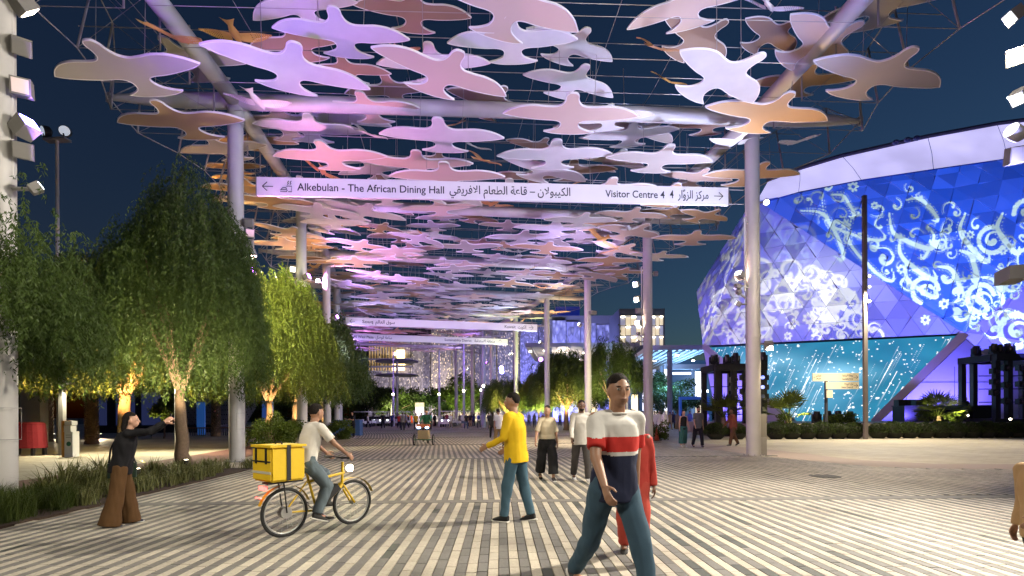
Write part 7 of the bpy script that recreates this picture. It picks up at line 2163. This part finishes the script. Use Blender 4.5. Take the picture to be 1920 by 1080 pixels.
# foreground figures
def stand(px, foot): p = G(px, foot); return p.x, p.y
x, y = P(1150, 778, 4.05).x, 4.05
person('tall man in a white, red and navy block shirt and blue jeans walking close by', x, y, 200, 1.80, 'mid', legs=((24, 10, 3), (-20, 22, 2)), arms=((-24, 16, 12), (24, 20, 13)), lean=5, top=(.62, .60, .57), stripes=[(9, (.62, .60, .57)), (.215, (.50, .035, .03)), (.155, (.60, .58, .56)), (.14, (.018, .022, .05))],
       top_kind='tee', bottom=(.045, .085, .125), bottom_kind='jeans', shoes=(.05, .05, .06), near=True, head_yaw=-10, build=1.06)
x, y = P(1185, 778, 5.3).x, 5.3
person('person in a red shirt and red trousers half hidden behind the tall man', x, y, 165, 1.52, 'dark', legs=((20, 8, 3), (-14, 18, 2)), arms=((-16, 25, 10), (18, 25, 10)), top=(.42, .05, .04), bottom=(.40, .06, .045), bottom_kind='trousers', top_kind='shirt', shoes=(.03, .03, .03), near=True, hair='short')
x, y = stand(968, 978)
person('man in a bright yellow shirt and blue jeans standing mid avenue', x, y, 62, 1.76, 'mid', legs=((10, 4, 3), (-8, 6, 3)), arms=((10, 55, 10), (8, 45, 10)), lean=3, top=(.62, .40, .012), top_kind='shirt', bottom=(.05, .10, .14), bottom_kind='jeans', shoes=(.015, .015, .017), near=True, head_yaw=25)
x, y = stand(1026, 901)
person('woman in a beige blouse and wide black trousers walking towards the viewer', x, y, 185, 1.66, 'mid', legs=((12, 6, 3), (-12, 14, 3)), arms=((-10, 14, 12), (12, 22, 20)), top=(.42, .36, .26), top_kind='blouse', bottom=(.012, .012, .014), bottom_kind='wide', shoes=(.02, .02, .02), near=True, female=True, hair='bun', head_yaw=-35)
x, y = stand(1090, 903)
person('bearded man in a light grey shirt coming up behind the tall man', x, y, 182, 1.78, 'dark', legs=((14, 6, 3), (-14, 16, 3)), arms=((-14, 22, 10), (14, 25, 10)), top=(.45, .43, .40), top_kind='shirt', bottom=(.05, .045, .045), shoes=(.4, .4, .42), near=True, beard=True)
x, y = stand(228, 985)
pw, jw = person('woman in black with brown flared trousers raising a phone beside the planter', x, y, -62, 1.52, 'light', legs=((8, 4, 5), (-6, 6, 5)), lean=10, top=(.008, .008, .01), top_kind='jacket', bottom=(.075, .038, .014), bottom_kind='flare', shoes=(.03, .035, .06), sole=(.65, .65, .65), near=True, female=True, hair='long',
               hands=((-.10, .50, 1.36), (.12, .50, 1.38)))
q = pw.matrix_world if False else Matrix.Translation(Vector((x, y, 0))) @ Matrix.Rotation(R(-62), 4, 'Z')
ph = q @ Vector((.0, .56, 1.45))
o = MB().box((0, 0, 0), (.16, .012, .08)).build('phone', mat('phone_glass', (.02, .02, .025), .1), None, loc=ph); o.rotation_euler = (R(-10), 0, R(-62)); tag(o, 'phone held up by the woman in black', 'phone')
bagp = q @ Vector((-.22, -.02, .72))
t = thing('shoulder_bag', 'dark green shoulder bag hanging at the hip of the woman in black', 'bag', bagp, R(-62))
MB().box((0, 0, 0), (.1, .32, .2)).build('bag_body', mat('bag_green', (.012, .03, .018), .4, bump=.3), t); MB().loft([(0, -.15, .1), (.05, -.12, .3), (.14, -.02, .52), (.1, .1, .3), (0, .15, .1)], [.012] * 5, n=6).build('strap', M['black'], t)
# partly visible person at the right picture edge
x, y = 3.60, 3.6
person('person in a tan top and black trousers cut by the right picture edge', x, y, 95, 1.32, 'mid', legs=((16, 6, 3), (-14, 14, 3)), arms=((30, 30, 14), (-10, 20, 10)), top=(.42, .27, .14), top_kind='jacket', bottom=(.012, .012, .014), near=True)

# delivery rider on an electric bicycle
BK = {'yellow': mat('bike_yellow', (.60, .40, .01), .4), 'rubber': mat('tyre_rubber', (.015, .015, .016), .8), 'alu': mat('aluminium', (.5, .5, .5), .3, .8), 'bag': mat('delivery_bag_yellow', (.66, .44, .008), .6, noise=.05, bump=.2, bscale=12)}
def bicycle(label, x, y, face, r=.34, wb=1.08):
    t = thing('bicycle', label, 'bicycle', (x, y, 0), R(face))
    for k, yy_ in enumerate((-wb / 2, wb / 2)):
        w = thing('wheel', None, None) if False else None
        ty = MB().torus((0, yy_, r), r - .025, .024, 'x', 36, 8).build('wheel', BK['rubber'], t, True)
        mb = MB().torus((0, yy_, r), r - .055, .012, 'x', 36, 6); mb.build('rim', BK['alu'], ty, True)
        mb = MB(); mb.tube((-.05, yy_, r), (.05, yy_, r), .03 if k else .08, n=12)
        for a in range(18):
            b = 2 * math.pi * a / 18; mb.tube((.02 * (-1) ** a, yy_, r), (0, yy_ + math.cos(b) * (r - .05), r + math.sin(b) * (r - .05)), .0022, n=4)
        mb.build('spokes', BK['alu'], ty)
        mb = MB(); n = 12
        for a in range(n):
            b0, b1 = R(20 + 140 * a / n), R(20 + 140 * (a + 1) / n); rr = r + .035
            mb.add([(s * .035, yy_ + math.cos(b) * rr, r + math.sin(b) * rr) for b in (b0, b1) for s in (-1, 1)], [(0, 1, 3, 2)])
        mb.build('mudguard', BK['yellow'], t)
    seat = Vector((0, -.22, .92)); bb = Vector((0, -.06, .30)); hd = Vector((0, .40, .80)); hb = Vector((0, .36, .62))
    mb = MB()
    for a, b, rr in ((seat - Vector((0, 0, .05)), bb, .018), (hb, bb, .034), (hd, Vector((0, -.2, .72)), .02), (bb, Vector((0, -wb / 2, r)), .014), (Vector((0, -.2, .74)), Vector((0, -wb / 2, r)), .012), (hd + Vector((0, -.03, .16)), hb, .02)): mb.tube(a, b, rr, n=10)
    for s in (-1, 1): mb.tube(hb + Vector((s * .04, 0, 0)), (s * .055, wb / 2, r), .016, n=8)
    mb.build('frame', BK['yellow'], t)
    MB().box(Vector((0, .14, .50)), (.09, .1, .36), Matrix.Rotation(R(-52), 3, 'X')).build('battery', M['black_plastic'], t)
    mb = MB(); mb.loft([seat + Vector((0, -.13, .02)), seat, seat + Vector((0, .14, .0))], [.08, .07, .02], [.03, .03, .02], n=10, xax=(1, 0, 0)); mb.build('saddle', M['black'], t)
    mb = MB(); hz = hd + Vector((0, -.04, .22)); mb.loft([hz + Vector((-.30, -.1, .02)), hz + Vector((-.16, 0, .01)), hz, hz + Vector((.16, 0, .01)), hz + Vector((.30, -.1, .02))], [.014] * 5, n=8); hbp = mb.build('handlebar', M['black'], t)
    for s in (-1, 1): MB().tube(hz + Vector((s * .30, -.1, .02)), hz + Vector((s * .20, -.03, .012)), .02, n=8).build('grip', M['black_plastic'], hbp)
    for s in (-1, 1):
        a = Vector((s * .08, -.06 + s * .12, .30 - s * .11)); cr = MB().tube(bb + Vector((s * .06, 0, 0)), a, .012, n=6).build('crank', BK['alu'], t); MB().box(a + Vector((s * .05, 0, 0)), (.1, .08, .02)).build('pedal', M['black_plastic'], cr)
    MB().tube((.05, -.06, .30), (.056, -.06, .30), .09, n=18).build('chainring', BK['alu'], t)
    mb = MB(); mb.box((0, -wb / 2 - .02, .76), (.16, .5, .025))
    for s in (-1, 1): mb.tube((s * .07, -wb / 2 - .05, .75), (s * .06, -wb / 2, r), .009, n=6)
    mb.build('carrier', M['black'], t)
    MB().box((0, -wb / 2 - .30, .70), (.16, .03, .05)).build('tail_light', emat('tail_light_red', (1, .02, .02), 6), t); MB().box((0, -wb / 2 - .36, .58), (.14, .02, .015)).build('reflector', emat('reflector_red', (1, .02, .02), 3), t)
    MB().tube((0, .46, .86), (0, .52, .86), .045, .055, n=12).build('headlamp', M['lens_warm'], t)
    return t, seat, hz
bx_, by_ = P(600, 778, 6.75).x, 6.75
FACE = -38
bk_t, seat, hz = bicycle('electric delivery bicycle with yellow frame ridden away past the planter', bx_, by_, FACE)
q = Matrix.Translation(Vector((bx_, by_, 0))) @ Matrix.Rotation(R(FACE), 4, 'Z')
rp = q @ Vector((0, -.23 * .88, 0))
person('delivery rider in a white shirt and grey trousers on the yellow bicycle', rp.x, rp.y, FACE, 1.56, 'mid', legs=((62, 58, 4), (38, 62, 4)), lean=14, top=(.58, .55, .50), top_kind='tee', bottom=(.10, .13, .15), shoes=(.04, .04, .04), near=True, pelvis_z=.885, hands=((-.24, .47, .93), (.24, .47, .93)))
bk_t.scale = (.88,) * 3
bp = q @ Vector((0, -.62 * .88, .79 * .88))
t = thing('delivery_box', 'big yellow insulated delivery box on the rear carrier of the bicycle', 'box', bp, R(FACE))
mb = MB(); mb.box((0, 0, .22), (.46, .44, .44)); me = mb.mesh('box_body', BK['bag'])
bm = bmesh.new(); bm.from_mesh(me); bmesh.ops.bevel(bm, geom=bm.edges[:], offset=.025, segments=2, affect='EDGES'); bm.to_mesh(me); bm.free(); link('box_body', me, t); t.scale = (.96, .96, .9)
mb = MB(); mb.box((0, 0, .455), (.48, .46, .03)); mb.build('lid', BK['bag'], t)
MB().box((0, -.224, .26), (.44, .006, .02)).build('zip', M['black'], t)
for s in (-1, 1): MB().box((s * .236, 0, .24), (.008, .05, .46)).build('strap', M['black'], t); MB().box((s * .12, -.226, .33), (.04, .008, .2)).build('strap', M['black'], t)
MB().loft([(-.08, 0, .47), (-.06, 0, .50), (.06, 0, .50), (.08, 0, .47)], [.01] * 4, n=6).build('handle', M['black'], t); MB().box((0, -.224, .12), (.46, .006, .03)).build('reflective_band', mat('reflective_silver', (.5, .48, .4), .3), t)
# oncoming cargo tricycle
cx_, cy_ = P(797, 778, 26.3).x, 26.3
t = thing('cargo_tricycle', 'cargo tricycle with two small front wheels rolling towards the viewer', 'tricycle', (cx_, cy_, 0), R(180))
for s in (-1, 1):
    w = MB().torus((s * .46, .45, .27), .245, .03, 'x', 24, 8).build('wheel', BK['rubber'], t, True); MB().torus((s * .46, .45, .27), .2, .012, 'x', 24, 6).build('rim', BK['alu'], w, True)
w = MB().torus((0, -.9, .3), .27, .03, 'x', 24, 8).build('wheel', BK['rubber'], t, True)
MB().tube((-.46, .45, .27), (.46, .45, .27), .025).build('axle', mat('trike_green', (.05, .16, .08), .5), t)
MB().box((0, .4, .52), (.5, .6, .42)).build('cargo_box', mat('wicker', (.30, .22, .11), .8, noise=.3, scale=30, bump=.5, bscale=60), t)
MB().box((0, .52, .95), (.62, .3, .16)).build('front_box', mat('trike_orange', (.5, .12, .03), .5), t)
for s in (-1, 1): MB().ell((s * .2, .69, .86), (.09, .03, .05)).build('headlamp', emat('trike_lamp', (.35, .6, 1), 12), t)
mb = MB(); mb.tube((0, .3, .4), (0, -.9, .3), .03); mb.tube((0, -.4, .4), (0, -.5, .85), .025); mb.build('frame', M['black'], t)
MB().box((0, -.5, .87), (.2, .3, .07)).build('saddle', M['black'], t)
mb = MB(); mb.tube((-.3, .1, 1.08), (.3, .1, 1.08), .018); mb.tube((0, .25, .6), (0, .1, 1.08), .02); mb.build('handlebar', M['black'], t)
person('rider in a green shirt steering the cargo tricycle', cx_, cy_ + .5, 180, 1.72, 'mid', legs=((60, 70, 5), (40, 60, 5)), lean=10, top=(.02, .10, .05), top_kind='shirt', bottom=(.02, .02, .025), pelvis_z=.95, hands=((-.28, .58, 1.1), (.28, .58, 1.1)))

# the crowd farther down; height and distance follow from where the feet stand
far = [ # px, feet py, facing, H, top, bottom, kind, skin, hair, label
    (935, 838, 20, 1.76, (.55, .53, .50), (.26, .17, .07), 'tee', 'mid', 'short', 'stout man in a white tee and khaki trousers walking away behind the yellow shirt'),
    (924, 822, 10, 1.66, (.012, .012, .014), (.012, .012, .014), 'shirt', 'mid', 'long', 'woman dressed in black beside the man in khaki trousers'),
    (662, 821, 150, 1.75, (.015, .016, .02), (.012, .014, .02), 'tee', 'mid', 'short', 'man in black looking at his phone at the planted pavement edge'),
    (702, 795, 10, 1.72, (.6, .58, .55), (.03, .03, .04), 'shirt', 'mid', 'short', 'man in a white shirt in front of the parked buggies'),
    (755, 808, 8, 1.75, (.20, .17, .15), (.03, .03, .035), 'jacket', 'mid', 'short', 'man in a brownish grey jacket walking away left of the totem'),
    (765, 793, 190, 1.7, (.50, .06, .03), (.03, .03, .05), 'shirt', 'mid', 'short', 'person in an orange red shirt near the totem'),
    (772, 793, 170, 1.6, (.55, .05, .02), (.5, .05, .02), 'abaya', 'mid', 'hijab', 'woman in a long orange red dress beside the orange red shirt'),
    (780, 807, 12, 1.68, (.50, .28, .02), (.02, .02, .025), 'tee', 'dark', 'short', 'person in a mustard shirt left of the tricycle'),
    (815, 799, 190, 1.66, (.012, .012, .015), (.01, .01, .01), 'abaya', 'mid', 'hijab', 'woman in a black abaya right of the tricycle'),
    (826, 800, 185, 1.74, (.6, .58, .56), (.6, .6, .6), 'robe', 'mid', 'ghutra', 'man in a white robe right of the black abaya'),
    (868, 802, 180, 1.74, (.50, .50, .48), (.10, .13, .2), 'shirt', 'mid', 'short', 'man in a pale shirt and blue shorts among the far crowd'),
    (882, 801, 175, 1.7, (.02, .02, .02), (.32, .24, .14), 'tee', 'mid', 'short', 'person in a black top and sand coloured trousers'),
    (898, 803, 5, 1.74, (.58, .57, .56), (.03, .03, .05), 'tee', 'light', 'short', 'walker with a blue backpack seen from behind'),
    (917, 805, 15, 1.7, (.03, .03, .035), (.12, .12, .12), 'tee', 'mid', 'short', 'man in a dark tee close to the yellow shirt'),
    (848, 793, 175, 1.66, (.14, .05, .09), (.05, .05, .1), 'shirt', 'mid', 'long', 'woman in a plum coloured top in the far crowd'),
    (856, 794, 185, 1.7, (.10, .10, .25), (.5, .5, .5), 'tee', 'mid', 'short', 'person in a dark blue tee next to the plum coloured top'),
    (862, 796, 170, 1.72, (.16, .16, .17), (.03, .03, .03), 'jacket', 'mid', 'short', 'man in a grey jacket in the far crowd'),
    (1281, 838, 188, 1.62, (.012, .012, .014), (.03, .10, .10), 'tank', 'light', 'long', 'woman in a black top and teal trousers walking by the hedge'),
    (1309, 839, 182, 1.78, (.13, .13, .13), (.015, .015, .02), 'tee', 'light', 'short', 'bearded man in a grey tee and black trousers walking by the hedge'),
    (1247, 812, 10, 1.72, (.66, .64, .60), (.6, .6, .6), 'robe', 'mid', 'ghutra', 'man in a white robe nearest the glowing entrance, seen from behind'),
    (1236, 808, 175, 1.72, (.62, .60, .56), (.6, .6, .6), 'robe', 'mid', 'ghutra', 'man in a cream robe facing the group of robes'),
    (1228, 806, 160, 1.72, (.66, .64, .62), (.6, .6, .6), 'robe', 'mid', 'short', 'bareheaded man in a white robe by the column'),
    (1256, 806, 200, 1.68, (.35, .27, .14), (.3, .22, .12), 'shirt', 'mid', 'short', 'man in a sand shirt in the lit crowd'),
    (1262, 804, 165, 1.7, (.03, .03, .04), (.03, .03, .03), 'jacket', 'mid', 'short', 'man in a black jacket in the lit crowd'),
    (1270, 805, 180, 1.6, (.25, .18, .1), (.2, .14, .08), 'abaya', 'mid', 'hijab', 'woman in a brown dress beside the black jacket'),
    (1293, 806, 190, 1.72, (.10, .14, .3), (.03, .03, .05), 'shirt', 'mid', 'short', 'man in a patterned blue shirt under the portal'),
    (1325, 806, 170, 1.7, (.5, .5, .55), (.05, .05, .08), 'tee', 'mid', 'short', 'person in a white tee beside the dark tower'),
    (1204, 806, 185, 1.74, (.5, .5, .52), (.05, .05, .06), 'shirt', 'mid', 'short', 'person in a pale shirt left of the third column'),
    (1073, 806, 175, 1.72, (.55, .54, .5), (.2, .2, .2), 'shirt', 'mid', 'short', 'person in a cream shirt between the woman and the bearded man'),
    (992, 800, 180, 1.72, (.56, .55, .52), (.1, .1, .12), 'tee', 'mid', 'short', 'person in a white tee behind the yellow shirt'),
    (1002, 802, 170, 1.66, (.3, .28, .26), (.1, .1, .1), 'shirt', 'mid', 'long', 'woman in a grey top beside the beige blouse'),
    (1374, 836, 100, 1.72, (.16, .05, .03), (.10, .05, .03), 'jacket', 'dark', 'short', 'person in reddish brown clothes passing the short hedge'),
]
dark_out = {}
for px, fy, fc, H, tp, bt, kd, sk, hr, lab in far:
    x, y = stand(px, fy)
    st = random.choice((8, 14, 18)); sgn = random.choice((-1, 1))
    bkind = 'shorts' if 'shorts' in lab else ('wide' if 'teal' in lab else 'trousers')
    t, j = person(lab, x, y, fc, H, sk, legs=((st * sgn, 6, 3), (-st * sgn, 12, 3)), arms=((-st * sgn, 20, 8), (st * sgn, 22, 8)) if 'phone' not in lab else ((25, 80, 6), (25, 85, 6)), top=tp, bottom=bt, top_kind=kd, bottom_kind=bkind, hair=hr, female=hr in ('long', 'hijab'), shoes=(.04, .04, .04) if kd != 'tank' else (.5, .5, .5),
                  headwear=tp if hr == 'hijab' else (.62, .6, .58), group='people walking on the avenue and plaza', beard='bearded' in lab)
    if 'backpack' in lab:
        b = thing('backpack', 'blue backpack on the far walker', 'backpack', t.location + Vector((0, -.19, 1.2)), 0); MB().ell((0, 0, 0), (.16, .11, .23)).build('bag_body', cloth((.03, .06, .28)), b, True)
fcol = [('white', (.6, .58, .56)), ('black', (.015, .015, .018)), ('navy', (.03, .05, .14)), ('red', (.4, .04, .03)), ('grey', (.25, .25, .25)), ('beige', (.42, .34, .22)), ('teal', (.03, .2, .2)), ('maroon', (.18, .03, .05))]
frng = random.Random(77)
for k in range(18):
    px = [690, 718, 735, 748, 762, 790, 806, 838, 845, 874, 888, 906, 945, 958, 975, 1018, 1050, 1190][k]; d_ = frng.uniform(52, 68); cn, cc = fcol[k % 8]
    pp = P(px, 778, d_)
    person('far pedestrian in a %s top %s' % (cn, 'before the parked buggies' if px < 765 else 'near the lit totem' if px < 820 else 'among the far light poles' if px < 930 else 'under the plaza side trees'), pp.x, d_, frng.choice((0, 180, 90, 200, 20)), frng.uniform(1.6, 1.8), frng.choice(('mid', 'light', 'dark')), legs=((14, 6, 3), (-14, 12, 3)), arms=((-14, 20, 8), (14, 22, 8)), top=cc, bottom=frng.choice(((.02, .02, .03), (.05, .07, .14), (.3, .25, .18))), top_kind='tee', hair=frng.choice(('short', 'long')), group='people walking on the avenue and plaza')
p = P(1812, 778, 38.9)
person('DJ in black behind the draped booth', p.x, 39.0, 180, 1.74, 'mid', legs=((2, 2), (2, 2)), arms=((20, 60, 8), (20, 60, 8)), top=(.012, .012, .014), z=.82, hair='short')

bpy.data.scenes.remove(work)
